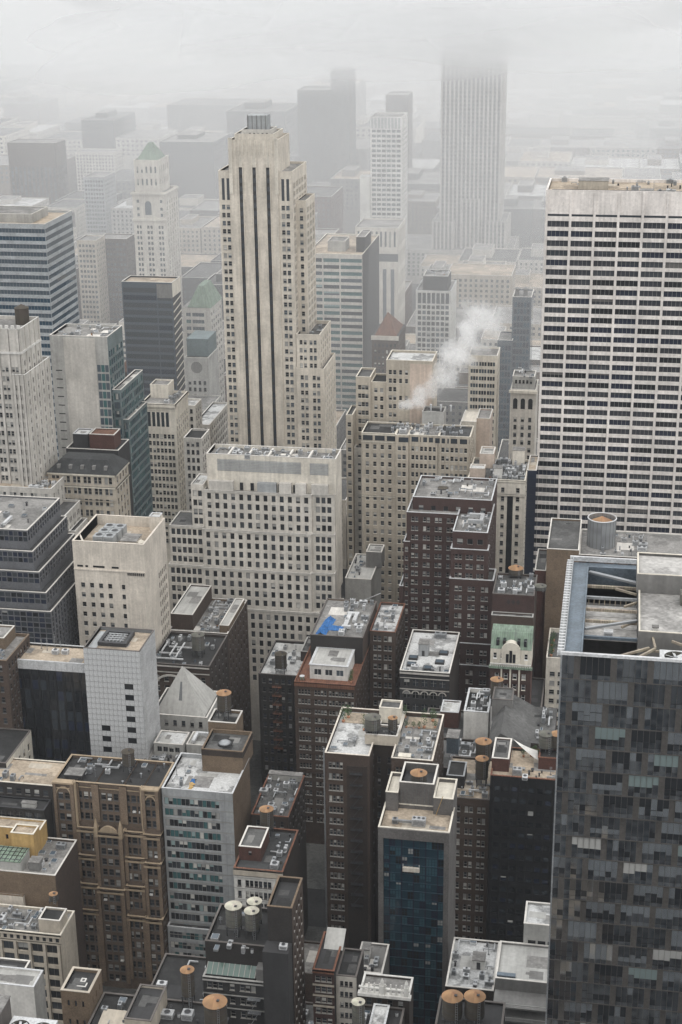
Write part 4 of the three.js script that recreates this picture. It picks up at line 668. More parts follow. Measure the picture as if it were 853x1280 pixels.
// ---------------------------------------------------------------- sooty lofts west of the stone block
{
  const R = A('dtank', { x1: LOT.tarp[0] - 0.6 }), T = top('dtank'), b = bld('sooty_corner_loft', 'sooty dark loft with white puddled roof and one dark water tank');
  b.tier(R, 0, T, { wall: 'soot', nwall: 'soot', n: { n: 7, w: 1.2, h: 1.8, fh: 3.4, rows: 13, frame: 'frameD', blind: 0.2, glass: ['gDark', 'gMid', 'gNavy'], pier: { w: 0.4, d: 0.25 } }, roof: { key: 'whiteroof', par: 0.8, cop: 'copingdark' } });
  b.tier([R[1] - 5, R[1] - 0.5, R[2] + 2, R[2] + 14], T - 0.8, T + 3, { wall: 'darkbrick', roof: { key: 'greyroof', par: 0.3, cop: 'concrete' } }); b.done();
  scatter('white roof of the sooty corner loft', 71, [R[0], R[1] - 5, R[2], R[3]], T - 0.8, 8, { avoid: [[-110.5, -105, -476, -470]] });
  const a1 = A('brownA', { x0: -146.5 }), t1 = top('brownA'), c = bld('arched_dark_loft', 'dark brown loft with arched stone front and white pipes on its roof');
  c.tier(a1, 0, t1, { wall: 'darkbrick', nwall: 'midbrick', n: { n: 6, w: 1.6, h: 2.2, fh: 3.7, mt: 4.2, rows: 11, frame: 'frameL', blind: 0.25, bands: [[0.2, 0.6, 0.5, 'palegrey'], [2.6, 0.4, 0.3, 'palegrey']] }, e: { n: 5, w: 1.2, rows: 8, fh: 3.7 }, roof: { key: 'tar', par: 0.8, cop: 'copingdark' } });
  c.add('great_arch', 'palegrey', (a) => { const x = a1[0] + 7, y = t1 - 7.5; for (let k = 0; k < 14; k++) { const q = (j, r) => [x + Math.cos(Math.PI * j / 14) * r, y + Math.sin(Math.PI * j / 14) * r * 0.7, a1[3] + 0.45]; a.poly([q(k, 4.6), q(k, 5.4), q(k + 1, 5.4), q(k + 1, 4.6)], [0, 0, 1]); const u = q(k, 5.4), v = q(k + 1, 5.4); a.poly([u, v, [v[0], v[1], a1[3]], [u[0], u[1], a1[3]]]); } });
  c.done();
  for (const [x, z, l, g] of [[-145, -455, 6, 'x'], [-143, -460, 7.5, 'x'], [-141, -453, 9, 'z'], [-138.6, -452, 11, 'z'], [-145.5, -451, 9.5, 'x'], [-144.5, -456, 8, 'z']]) ductRun('white insulated pipe on the arched dark loft roof', 'white pipes on the arched dark loft roof', g === 'x' ? [[x, t1 + 0.6, z], [x + l, t1 + 0.6, z]] : [[x, t1 + 0.8, z], [x, t1 + 0.8, z - l]], 0.42, 'whitemetal');
  scatter('tar roof of the arched dark loft', 72, a1, t1 - 0.8, 14, { avoid: [[-135, -129.5, -460, -454]] });
  const bb = A('brownB'), t2 = top('brownB'), d = bld('tall_brown_loft', 'brown brick loft with long blank flank and steaming roof machinery');
  d.tier([bb[0], bb[1], bb[2] - 8, bb[3] + 6], 0, t2, { wall: 'tanbrick', nwall: 'midbrick', ewall: 'midbrick', e: { n: 7, w: 1.2, rows: 13, fh: 3.7, h: 1.9, blind: 0.15 }, roof: { key: 'gravel', par: 0.8, cop: 'coping' } });
  d.tier([bb[0] + 0.01, bb[0] + 8, bb[2] - 7.9, bb[3] + 3], t2 - 0.8, t2 + 5, { wall: 'midbrick', roof: { key: 'concrete', par: 0.5, cop: 'coping' } });
  d.tier([bb[1] - 3.4, bb[1] - 0.01, bb[2] - 4, bb[3] + 4], t2 - 0.8, t2 + 2.2, { wall: 'tanbrick', roof: { key: 'concrete', par: 0.2, cop: 'coping' } }); d.done();
  scatter('machinery roof of the tall brown loft', 73, [bb[0] + 8.5, bb[1] - 3.8, bb[2] - 7, bb[3] + 5], t2 - 0.8, 18, { big: 0.5, white: 0.4, keep: 0.8 });
  // grey pyramid skylight house and the jumble of roofs in front of it
  const [px, pz, py] = [-127.3, -424, 62], p = bld('pyramid_roof_house', 'grey metal pyramid roof rising among low cluttered roofs');
  p.tier([px - 9, px + 9, pz - 9, pz + 9], 0, py, { wall: 'concrete', n: { n: 6, w: 1.2, rows: 3 }, roof: { key: 'greyroof', par: 0.4, cop: 'coping' } });
  const ap = [px - 0.8, py + 12.8, pz], q = [[px - 8, py - 0.38, pz + 8], [px + 8, py - 0.38, pz + 8], [px + 8, py - 0.38, pz - 8], [px - 8, py - 0.38, pz - 8]];
  for (let k = 0; k < 4; k++) p.add('pyramid_panel', 'concrete', (a) => a.poly([q[k], q[(k + 1) % 4], ap]));
  p.add('ladder_strip', 'joint', (a) => { const f = (t, o) => [px - 0.8 * t + o, py - 0.38 + 13.2 * t, pz + 8 * (1 - t) + 0.06]; a.poly([f(0.3, -0.55), f(0.3, 0.55), f(0.68, 0.3), f(0.68, -0.3)]); });
  p.done();
  const J = bld('white_roof_jumble', 'low loft with white roof, glazed hut and grey sheds beneath the pyramid'); J.tier([-133, -113, -411, -394], 0, 57, { wall: 'redbrick', roof: { key: 'gravel', par: 0.6, cop: 'copingdark' } });
  J.tier([-131, -122, -408, -400], 56.4, 60.4, { wall: 'concrete', n: { n: 4, w: 1.4, h: 1.8, rows: 1, mt: 1, style: 'strip' }, roof: { key: 'whiteroof', par: 0.2, cop: 'coping' } }); J.tier([-121.5, -114, -410, -402], 56.4, 59.6, { wall: 'concrete', roof: { key: 'concrete', par: 0.2, cop: 'coping' } }); J.done();
  scatter('white and grey roofs beneath the pyramid', 74, [-132, -113, -400, -394.5], 56.4, 16, { white: 0.6, keep: 0.7 });
  ductRun('bright white duct stepping across the roofs beneath the pyramid', undefined, [[-119.5, 60.4, -403], [-119.5, 60.4, -408], [-116, 60.4, -408]], 0.9, 'whitemetal');
  const dgn = thing('standing_duct', 'green upright duct beside the tan bulkhead', 'duct', [-112.8, 56.4, -401.5]); part('duct_section', 'ductgreen', dgn, (a) => a.box(-0.7, 0.7, 0, 4.4, -0.7, 0.7)); part('cap', 'ductgreen', dgn, (a) => a.box(-0.85, 0.85, 4.4, 4.7, -0.85, 0.85));
}
// ---------------------------------------------------------------- low arched-front building with white roof, maroon setback tower
{
  const R = A('wroof'), T = top('wroof'), b = bld('white_roof_clubhouse', 'low dark stone building with flat white roof and arched front windows');
  b.tier(R, 0, T, { wall: 'darkbrick', nwall: 'charcoal', n: { n: 5, per: 1, w: 1.9, h: 2.4, fh: 4.4, mt: 3.0, rows: 8, style: 'cross', frame: 'frameL', d: 0.4, blind: 0.2, bands: [[0.2, 0.7, 0.5, 'palegrey'], [2.2, 0.3, 0.25, 'palegrey'], [6.2, 0.4, 0.3, 'palegrey']] }, roof: { key: 'whiteroof', par: 0.8, cop: 'coping' } });
  for (let i = 0; i < 5; i++) b.add('window_arch', 'palegrey', (a) => { const x = R[0] + 0.8 + (R[1] - R[0] - 1.6) * (i + 0.5) / 5, y = T - 8.2; for (let k = 0; k < 8; k++) { const q = (j, r) => [x + Math.cos(Math.PI * j / 8) * r, y + Math.sin(Math.PI * j / 8) * r, R[3] + 0.16]; a.poly([q(k, 1), q(k, 1.4), q(k + 1, 1.4), q(k + 1, 1)], [0, 0, 1]); } });
  b.done();
  hatchBox('blue-grey hut with dark doorway on the flat white roof', undefined, R[0] + 6, T - 0.8, R[3] - 15, 3.2, 4.4, 4, 'graceful');
  acUnit('grey twin-fan unit at the back of the flat white roof', undefined, R[0] + 10, T - 0.8, R[2] + 3, 4, 1.6, 2.4, 'galv', 2);
  for (const [x, z] of [[3, -6], [12.5, -16], [12, -9], [3, -11], [8.6, -4]]) { const t = thing('skylight_hatch', 'dark framed skylight on the flat white roof', 'skylight', [R[0] + x, T - 0.8, R[3] + z], 0, 'skylights on the flat white roof'); part('curb', 'charcoal', t, (a) => a.box(-1.5, 1.5, 0, 0.7, -1.3, 1.3, 'newst')); part('glazing', 'gSlate', t, (a) => a.box(-1.2, 1.2, 0.7, 0.76, -1, 1)); }
  scatter('front strip of the flat white roof', 81, [R[0], R[1], R[3] - 5, R[3]], T - 0.8, 9);
  const m = bld('maroon_setback_tower', 'maroon brick setback tower with white-edged terraces and roof machinery', { most: 300 });
  const Lm = A('marL'), Rm = A('marR'), lt = top('marL') + 1, rt = top('marR'), sash = (o) => ({ per: 2, w: 1.1, gap: 0.25, fh: 3.45, h: 1.75, frame: 'frameL', blind: 0.4, mt: 1.9, blinds: ['blindG', 'blindW', 'blindG'], ...o });
  m.tier([Lm[0] + 2.5, Rm[1] - 0.4, Lm[2] - 2, Lm[3] - 5], 60, lt + 4, { wall: 'maroon', n: { n: 6, w: 1.7, h: 1.9, rows: 1, mt: 3, style: 'pane' }, roof: { key: 'gravel', par: 0.7, cop: 'whitemetal' } });
  m.tier([Lm[0] + 1.0, Rm[0] + 0.4, Lm[2], Lm[3]], 0, lt, { wall: 'maroon', n: sash({ n: 4, rows: 16, mt: 1.6 }), roof: { key: 'gravel', par: 0.8, cop: 'whitemetal' } });
  m.tier([Lm[0], Lm[0] + 2.2, Lm[2] - 6, Lm[3] + 0.6], 0, lt - 11, { wall: 'maroon', n: sash({ n: 1, per: 1, rows: 12 }), roof: { key: 'greyroof', par: 0.6, cop: 'whitemetal' } });
  m.tier([Lm[0] - 1.4, Lm[0] - 0.01, Lm[2] - 6, Lm[3] + 1.2], 0, lt - 28, { wall: 'maroon', roof: { key: 'greyroof', par: 0.6, cop: 'whitemetal' } });
  m.tier([Rm[0], Rm[1], Rm[2], Rm[3]], 0, rt, { wall: 'maroon', n: sash({ n: 3, per: 1, w: 2.0, h: 2, rows: 1, mt: 2.6, style: 'pane' }), e: { n: 5, w: 1.1, rows: 5, fh: 3.45 }, roof: { key: 'gravel', par: 0.9, cop: 'whitemetal' } });
  m.tier([Rm[0] - 0.5, Rm[1] + 0.4, Rm[3] - 4, Rm[3] + 1.2], 0, rt - 6, { wall: 'maroon', n: sash({ n: 3, rows: 3 }), e: { n: 1, w: 1, rows: 3 }, roof: { key: 'greyroof', par: 0.7, cop: 'whitemetal', over: 0.12 } });
  m.tier([Rm[0] - 0.6, Rm[1] + 2.6, Rm[3] - 8, Rm[3] + 2.6], 0, rt - 16.5, { wall: 'maroon', n: sash({ n: 3, rows: 6, mt: 2.6 }), roof: { key: 'greyroof', par: 0.8, cop: 'whitemetal', over: 0.12 } });
  m.tier([Rm[0] - 0.8, Rm[1] + 2.8, Rm[3] - 8, Rm[3] + 4.2], 0, rt - 40, { wall: 'maroon', n: sash({ n: 3, rows: 2, mt: 2.4 }), roof: { key: 'greyroof', par: 0.8, cop: 'whitemetal', over: 0.12 } });
  m.tier([Rm[0] - 0.9, Rm[1] + 2.9, Rm[3] - 8, Rm[3] + 5.0], 0, rt - 48, { wall: 'maroon', n: sash({ n: 3, rows: 8, mt: 2.0 }), roof: { key: 'greyroof', par: 0.1, cop: 'whitemetal', over: 0.12 } });
  m.done();
  scatter('upper roof of the maroon setback tower', 82, [Lm[0] + 3, Rm[1] - 1, Lm[2] - 2, Lm[3] - 6], lt + 3.3, 18, { white: 0.6, avoid: [[-61, -56.2, -532, -527]] });
  scatter('front wing roof of the maroon setback tower', 83, [Rm[0], Rm[1], Rm[2] + 6, Rm[3]], rt - 0.9, 12, { white: 0.6, big: 0.6 });
  ductRun('fat curled silver duct on the front wing roof of the maroon tower', undefined, [[Rm[0] + 5, rt + 1, Rm[3] - 8], [Rm[0] + 9, rt + 1, Rm[3] - 8], [Rm[0] + 9, rt + 1, Rm[3] - 14], [Rm[0] + 5, rt + 1, Rm[3] - 14]], 1.3, 'duct');
}
// ---------------------------------------------------------------- mint mansard house, brown low loft, beige sliver
{
  const R = A('mans', { zb: LOT.mans[3] - 9 }), T = top('mans') + 8.4, b = bld('mint_mansard_house', 'narrow house with mint green mansard roof, cream gable and red brick front');
  b.tier(R, 0, T - 8.5, { wall: 'redbrick', nwall: 'maroon', n: { n: 4, w: 1.2, h: 2, fh: 3.6, mt: 2.2, rows: 11, frame: 'frameW', sill: 'offwhite', blind: 0.3, pier: { w: 0.5, d: 0.15, key: 'offwhite', ends: false } }, roof: { key: 'greyroof', par: 0 } });
  b.tier([R[0], R[1], R[3] - 9, R[3] - 0.3], T - 8.5, T - 2.6, { wall: 'offwhite', n: { at: [[0.9, 2], [3.2, 4.3], [8.2, 9.3], [10.5, 11.6]], fh: 4, h: 1.9, mt: 1.4, rows: 1, frame: 'frameW', blind: 0 }, roof: { key: 'copper', par: 0 } });
  b.add('cornice', 'copper', (a) => a.box(R[0] - 0.4, R[1] + 0.4, T - 8.9, T - 8.2, R[3] - 0.29, R[3] + 0.8, 'newtb'));
  b.add('balustrade', 'whitewall', (a) => { for (let k = 0; k < 22; k++) { const x = R[0] + k * 0.58; a.box(x, x + 0.22, T - 8.2, T - 7.4, R[3] + 0.4, R[3] + 0.6, 'new'); } a.box(R[0], R[1], T - 7.4, T - 7.2, R[3] + 0.35, R[3] + 0.65); });
  b.add('mansard_slope', 'copper', (a) => a.poly([[R[0], T - 2.55, R[3] - 0.2], [R[1], T - 2.55, R[3] - 0.2], [R[1], T + 1.6, R[3] - 4], [R[0], T + 1.6, R[3] - 4]]));
  b.add('mansard_top', 'copper', (a) => { a.poly([[R[0], T + 1.6, R[3] - 4], [R[1], T + 1.6, R[3] - 4], [R[1], T + 1.9, R[2]], [R[0], T + 1.9, R[2]]]); a.poly([[R[1], T - 2.55, R[3] - 0.2], [R[1], T - 2.55, R[2]], [R[1], T + 1.9, R[2]], [R[1], T + 1.6, R[3] - 4]]); a.poly([[R[0], T - 2.55, R[3] - 0.2], [R[0], T - 2.55, R[2]], [R[0], T + 1.9, R[2]], [R[0], T + 1.6, R[3] - 4]]); });
  for (const u of [0.17, 0.33, 0.68, 0.84]) b.add('dormer', 'gDark', (a) => { const x = R[0] + u * (R[1] - R[0]); a.box(x - 0.45, x + 0.45, T - 1.6, T + 0.2, R[3] - 3, R[3] - 0.7, 'newt'); });
  b.add('gable', 'offwhite', (a) => { const x = (R[0] + R[1]) / 2, n = 10, z = R[3] + 0.15; for (let k = 0; k < n; k++) { const f = (j) => { const u = -2.9 + 5.8 * j / n; return [x + u, T - 3.4 + 3.2 * Math.sqrt(Math.max(0, 1 - (u / 3.1) ** 2))]; }, [xa, ya] = f(k), [xb, yb] = f(k + 1); a.poly([[xa, T - 8.2, z], [xb, T - 8.2, z], [xb, yb, z], [xa, ya, z]], [0, 0, 1]); a.poly([[xa, ya, z], [xb, yb, z], [xb, yb, z - 2.5], [xa, ya, z - 2.5]]); } });
  for (const [u, w, h] of [[-1.5, 0.9, 3], [-0.45, 0.9, 4.2], [0.6, 0.9, 3]]) b.add('gable_window', 'gDark', (a) => { const x = (R[0] + R[1]) / 2 + u; a.box(x, x + w, T - 7, T - 7 + h, R[3] + 0.15, R[3] + 0.19, 'n'); });
  b.done();
  const l = A('brlow'), lt = top('brlow'), c = bld('brown_lowrise', 'squat brown brick loft with patterned parapet and rooftop machinery behind the mint roof');
  c.tier(l, 0, lt, { wall: 'midbrick', nwall: 'maroon', n: { n: 1, w: 4, h: 2.4, fh: 5, mt: 8.2, rows: 2, style: 'strip' }, roof: { key: 'greyroof', par: 0.6, cop: 'copingdark' } });
  c.tier([l[0], l[1], l[3], l[3] + 3], 0, lt - 6.5, { wall: 'midbrick', roof: { key: 'greyroof', par: 0.4, cop: 'concrete' } });
  for (let k = 0; k < 3; k++) c.add('diamond_ornament', 'soot', (a) => { const x = l[0] + 5.4 + k * 1.6; a.poly([[x - 0.7, lt - 2.6, l[3] + 0.02], [x, lt - 3.6, l[3] + 0.02], [x + 0.7, lt - 2.6, l[3] + 0.02], [x, lt - 1.6, l[3] + 0.02]], [0, 0, 1]); }); c.done();
  scatter('machinery roof of the squat brown loft', 84, l, lt - 0.6, 14, { white: 0.8, big: 0.6, avoid: [[-33, -26.5, -500, -494]] });
  const s = A('sliver'), d = bld('cream_pier_building', 'cream stone building edge with one column of windows and planted roof beside the glass tower');
  d.tier(s, 0, top('sliver'), { wall: 'limepale', n: { n: 5, w: 1.7, h: 1.7, fh: 3.3, mt: 5.0, rows: 13, frame: 'frameL', blind: 0.1, pier: { w: 0.4, d: 0.15, top: 3 } }, roof: { key: 'greyroof', par: 1.3, cop: 'limepale' } }); d.done();
  [[1.4, -4], [1.8, -8], [1.2, -12], [1.6, -16]].forEach(([x, z], i) => shrub('dark shrub on the roof of the cream stone building', 'shrubs on the cream stone roof', s[0] + x, top('sliver') - 1.3, s[3] + z, 1.3, 100 + i));
  const a2 = bld('gap_loft', 'plain dark brick loft in the gap beside the cream stone building'); a2.tier([-24.5, -17.5, -478, -446], 0, 52, { wall: 'darkbrick', n: { n: 2, w: 1.1, rows: 10 }, roof: { key: 'tar', par: 0.5, cop: 'copingdark' } }); a2.done();  // shade of the unlit gap is put into this wall colour
}
// ---------------------------------------------------------------- tank house and its open steel cylinder
{
  const R = A('tankhouse'), T = top('tankhouse'), b = bld('brown_tank_house', 'brown brick penthouse block carrying the open steel cylinder');
  b.tier([R[0], R[1], R[2], R[3]], 0, T, { wall: 'tanbrick', roof: { key: 'greyroof', par: 0.6, cop: 'coping' } });
  b.tier([R[0] - 4, R[0] - 0.01, R[2] + 8, R[3] - 2], 0, T - 9, { wall: 'redbrick', roof: { key: 'greyroof', par: 0.4, cop: 'coping' } });
  b.tier([R[1] + 0.01, R[1] + 44, R[2] + 6, R[3]], 0, T - 1.5, { wall: 'concrete', nwall: 'midbrick', n: { n: 9, w: 1.4, rows: 6 }, roof: { key: 'gravel', par: 0.6, cop: 'coping' } }); b.done();
  const cx = CYL[0], cz = CYL[2], cb = T - 2.1, ct = CYL[1], t = thing('steel_cylinder', 'open grey steel cylinder with white rim holding an orange-capped tank', 'water tank', [cx, cb, cz]), Hc = ct - cb, Rr = CYL[3] / 2;
  geoMesh('shell', new THREE.CylinderGeometry(Rr, Rr, Hc, 40, 1, true), 'galv', t, 0, Hc / 2, 0); const rim = new THREE.TorusGeometry(Rr, 0.24, 8, 40); rim.rotateX(Math.PI / 2); geoMesh('rim', rim, 'whitemetal', t, 0, Hc, 0);
  for (let k = 0; k < 20; k++) { const a = k * Math.PI / 10, g = new THREE.BoxGeometry(0.08, Hc, 0.12); geoMesh('seam', g, 'tankgrey', t, Math.cos(a) * (Rr + 0.02), Hc / 2 - 0.05, Math.sin(a) * (Rr + 0.02)); }
  geoMesh('inner_tank', cyl(Rr * 0.82, Rr * 0.82, Hc - 1.6, 24), 'tankwood', t, 0, (Hc - 1.6) / 2, 0); geoMesh('inner_tank_roof', new THREE.ConeGeometry(Rr * 0.86, 2.2, 24), 'tankorange', t, 0, Hc - 0.5, 0);
  scatter('roof around the open steel cylinder', 91, [R[1] + 1, R[1] + 24, R[2] + 6, R[3]], T - 2.1, 16, { white: 0.5, avoid: [[cx - 5.2, cx + 5.2, cz - 5.2, cz + 5.2]] });
}
// ---------------------------------------------------------------- grey glass tower with open roof deck
{
  const R = A('glass'), T = top('glass'), W = R[1] - R[0], D = R[3] - R[2];
  const g = thing('grey_glass_tower', 'dark grey glass tower with staggered taupe panels and sunken machinery roof', 'building', [R[0], 0, R[3]]);
  const r = rngOf(77), fl = 4.3, pw = 1.0, n = Math.floor(W / pw), panes = {}, pg = {}, y0 = 60;
  part('core', 'blackpanel', g, (a) => { a.box(0.3, W, 0, T - 3.4, -D, -0.35, 'ewns'); });
  let ind = 0; const field = {};
  const vision = ['gTower', 'gTower3', 'gTower2', 'gTower3', 'gTower', 'gDark'];  // pale and dark tints mixed to paint mottled reflections and glints
  for (let j = 0; j < 27; j++) {
    const yt = T - 0.5 - j * fl, off = j % 2 ? 3 : j % 4 ? 1 : 0; let run = 'gTower', head = 'gTower', lean = 0;
    for (let i = 0; i < n; i++) {
      const x = i * pw, taupe = (i + off) % 6 === 2;
      if (taupe) { run = vision[r() * vision.length | 0]; const q = r(); head = j < 2 ? run : q > 0.93 ? 'gTower4' : q > 0.89 ? 'blindG' : q > 0.7 ? 'gTower2' : q > 0.5 ? 'gTower3' : q > 0.34 ? 'gDark' : run; lean = (r() - 0.5) * 0.16; }
      const tilt = lean + (r() - 0.5) * 0.02, tilt2 = (r() - 0.5) * 0.12, k = r();
      const one = (v0, v1, kk, out) => { const q = pg[`${kk}${(v1 - v0).toFixed(2)}`] ||= (() => { const b = new Acc(), h = v1 - v0; b.poly([[0.025, 0.025, 0], [pw - 0.025, 0.025, 0], [pw - 0.025, h - 0.025, 0], [0.025, h - 0.025, 0]], [0, 0, 1]); return b.geo(); })();
        if (ind < 300 && x < 24 && j < 26) { const m = shade(new THREE.Mesh(q, MAT[kk])); m.name = kk === 'taupe' ? 'panel' : 'pane'; m.position.set(x, yt - fl + v0, out); m.rotation.set(tilt, tilt2, 0); g.add(m); ind++; }
        else { const f = field[kk] ||= new Acc(), cz = (u, v) => [x + u, yt - fl + v0 + v, out - tilt * v - tilt2 * u]; f.poly([cz(0.025, 0.025), cz(pw - 0.025, 0.025), cz(pw - 0.025, v1 - v0 - 0.025), cz(0.025, v1 - v0 - 0.025)]); } };
      if (taupe) one(0, fl, 'taupe', -0.02);
      else { one(0, 0.9, k > 0.8 ? 'gTower3' : 'gTower', -0.04); if (j < 2) one(0.9, fl, run, -0.05); else { const m = r(), s = 2 + (k < 0.3 ? 0.6 : 0), u = r(); one(0.9, s, m > 0.78 ? 'gDark' : run, -0.05); one(s, fl, u > 0.93 ? 'gTower2' : head, -0.05); } }
    }
    part('floor_joint', 'taupe', g, (a) => a.box(0, W, yt - fl - 0.09, yt - fl + 0.09, -0.3, 0.04, 'ntb'));
  }
  const ff = meshOf('pane_field', field, g); if (ff) ff.userData.kind = 'stuff';
  part('mullion_grid', 'frameD', g, (a) => { for (let i = 0; i <= n; i++) a.box(i * pw - 0.02, i * pw + 0.02, T - 0.5 - 27 * fl, T - 0.5, -0.3, 0.02, 'new'); }).userData.kind = 'stuff';
  part('side_wall', 'gSlate', g, (a) => a.poly([[0, 0, -D], [0, 0, -0.02], [0, T - 0.5, -0.02], [0, T - 0.5, -D]], [-1, 0, 0]));
  part('side_edge', 'galv', g, (a) => a.box(-0.25, 0.02, 0, T - 0.5, -0.3, 0.04));
  // roof: sunken deck behind a rim of louvres and a steel-blue gutter walk
  part('parapet_cap', 'whitemetal', g, (a) => a.box(-0.3, W, T - 0.5, T, -0.45, 0.08)); part('parapet_cap', 'whitemetal', g, (a) => a.box(-0.3, W, T - 0.5, T + 0.4, -D - 0.1, -D + 0.4));
  for (let k = 0; k < 34; k++) part('rim_louver', 'whitemetal', g, (a) => { const z = -0.8 - k * (D - 1.4) / 34; a.box(-0.75, 0.25, T - 0.9, T + 0.25, z - 0.16, z + 0.16); a.box(-0.85, -0.75, T - 0.9, T - 0.3, z - 0.4, z + 0.4); });
  part('rim_rail', 'galv', g, (a) => a.box(0.25, 0.4, T - 0.6, T + 0.3, -D + 0.5, -0.5));
  part('gutter_walk', 'steelblue', g, (a) => { a.box(0.42, 3.0, T - 1.6, T - 0.7, -D + 3.2, -0.5, 'newst'); a.box(0.42, W, T - 1.603, T - 0.7, -D + 0.5, -D + 3.2, 'newst'); });
  part('gutter_wall', 'steelblue', g, (a) => { a.box(3.0, 3.25, T - 4, T - 0.3, -D + 3.4, -0.5, 'newst'); a.box(3.25, W, T - 4, T - 0.3, -D + 3.2, -D + 3.42, 'newst'); });
  part('deck', 'concretedark', g, (a) => a.poly([[0.1, T - 7.6, -0.5], [W, T - 7.6, -0.5], [W, T - 7.6, -D + 3.4], [0.1, T - 7.6, -D + 3.4]], [0, 1, 0]));
  part('front_rim_wall', 'concretedark', g, (a) => a.box(0.2, W, T - 8, T - 0.5, -0.6, -0.45, 'ns'));
  for (const [z0, z1, x1] of [[-D + 14.6, -D + 19.4, 12.3], [-D + 19.6, -D + 24.4, 12.3], [-D + 24.6, -D + 28.6, 12.3]]) part('deck_plate', 'deckplate', g, (a) => a.box(3.3, x1, T - 3.6, T - 3.2, z0, z1, 'newst'));
  for (const [z, key] of [[-D + 9, 'beam'], [-D + 14.2, 'galv'], [-D + 19.5, 'beam'], [-D + 24.5, 'beam'], [-10.6, 'steelblue']]) part('deck_beam', key, g, (a) => a.box(3.26, 12.3, T - 2.1, T - 1.6, z - 0.24, z + 0.24));
  part('deck_beam', 'beam', g, (a) => a.box(12.31, W, T - 1.5, T - 1.15, -5.6, -5.2));
  for (let k = 0; k < 9; k++) part('truss_web', 'beam', g, (a) => a.box(3.6 + k * 0.95, 3.75 + k * 0.95, T - 3.2, T - 2.1, -D + 14.1, -D + 14.3));
  const brace = (x0, z0, x1, z1, y, w = 0.34, key = 'beam') => { const l = Math.hypot(x1 - x0, z1 - z0), q = new THREE.BoxGeometry(l, 0.4, w), m = geoMesh('brace', q, key, g, (x0 + x1) / 2, y, (z0 + z1) / 2); m.rotation.y = -Math.atan2(z1 - z0, x1 - x0); };
  brace(3.4, -D + 4.2, 12.2, -D + 8.4, T - 1.0, 0.8, 'galv'); brace(3.4, -12.0, 12.2, -16.6, T - 1.0, 0.5, 'galv'); brace(8.5, -0.8, 14.2, -5.4, T - 0.8); brace(12, -0.8, 15.2, -5.2, T - 0.75); brace(15.2, -5.4, 14.8, -9.4, T - 0.7); brace(18, -8.4, 22, -5.4, T - 0.7); brace(27, -8.8, 22.6, -5.4, T - 0.7); brace(22.4, -5.4, 22.4, -0.6, T - 0.75, 0.5); brace(9.6, -14.4, 12.2, -17.6, T - 1.4); brace(10, -D + 18.6, 12.2, -D + 16.4, T - 1.4); brace(8.4, -D + 10.4, 12.2, -D + 12.6, T - 1.5);
  // plant rooms
  const pr = (x0, x1, z0, z1, yb, yt2, key) => { part('plant_room', key, g, (a) => a.box(x0, x1, yb, yt2, z0, z1, 'news')); part('plant_room_roof', 'deckplate', g, (a) => { a.box(x0 + 0.3, x1 - 0.3, yt2 - 0.5, yt2 - 0.45, z0 + 0.3, z1 - 0.3, 't'); }); part('plant_room_parapet', 'offwhite', g, (a) => { a.box(x0, x1, yt2, yt2 + 0.12, z1 - 0.3, z1); a.box(x0, x1, yt2, yt2 + 0.12, z0, z0 + 0.3); a.box(x0, x0 + 0.3, yt2, yt2 + 0.12, z0 + 0.3, z1 - 0.3, 'ewtb'); a.box(x1 - 0.3, x1, yt2, yt2 + 0.12, z0 + 0.3, z1 - 0.3, 'ewtb'); }); };
  pr(12.4, W - 1, -D + 5, -9.2, T - 7.6, T + 0.4, 'concretedark'); pr(12.0, 22.2, -D + 4.6, -D + 15, T + 0.0, T + 3.6, 'concretedark');
  const roofY = T - 0.1;
  acUnit('dark round-bodied generator on the plant room roof of the glass tower', undefined, R[0] + 21.2, roofY, R[3] - D + 18.5, 3.2, 2.2, 2.6, 'tankgrey', 2);
  acUnit('flat white unit on the plant room roof of the glass tower', undefined, R[0] + 22, roofY, R[3] - 15.5, 3.4, 0.8, 1.6, 'whitemetal', 0);
  hatchBox('small white hatch on the plant room roof of the glass tower', undefined, R[0] + 15.2, roofY, R[3] - 11, 0.9, 0.7, 0.7, 'whitewall', false);
  fanUnit('white fan housing next to the slanted steel strut on the glass tower', undefined, R[0] + 18.6, T - 7.6, R[3] - 3.0, 5.4, 6.6, 4.6, 1); fanUnit('white fan housing beyond the steel post on the glass tower', undefined, R[0] + 26.6, T - 7.6, R[3] - 3.0, 5.4, 6.6, 4.6, 1);
  acUnit('white chest unit under the deck braces of the glass tower', undefined, R[0] + 7.4, T - 3.2, R[3] - 13.6, 1.6, 1.4, 1.4, 'whitemetal', 0);
  acUnit('small grey unit in the front corner below the glass tower braces', undefined, R[0] + 13.2, T - 7.6, R[3] - 2.2, 1.6, 5.4, 1.6, 'beam', 0);
}
// the striped offices across the street, outside the frame, that the glass tower mirrors
{
  const b = bld('striped_slab_offices', 'pale striped office slab across the street facing the grey glass tower');
  const st = { n: 26, w: 2.2, h: 2.6, fh: 3.6, mt: 4, rows: 38, style: 'plain', glass: ['gNavy', 'gBlue', 'gSlate'], blind: 0.05, d: 0.3, pier: { w: 1.3, d: 0.6, key: 'graceful', below: 0 } };
  b.tier([-48, 58, -140, -112], 0, 158, { wall: 'graceful', s: st, roof: { key: 'gravel', par: 1, cop: 'coping' } });
  b.tier([-30, 0, -168, -140.01], 0, 74, { wall: 'midbrick', s: { ...st, n: 8, pier: undefined, fh: 3.4 }, roof: { key: 'tanroof', par: 1, cop: 'coping' } }); b.done();
}
fireEscape('dark fire escape on the front of the dark brown loft', LOT.dbrown[0] - 3.2, LOT.dbrown[3], LOT.dbrown[4] - 3, 12, 3.5, 2.6);
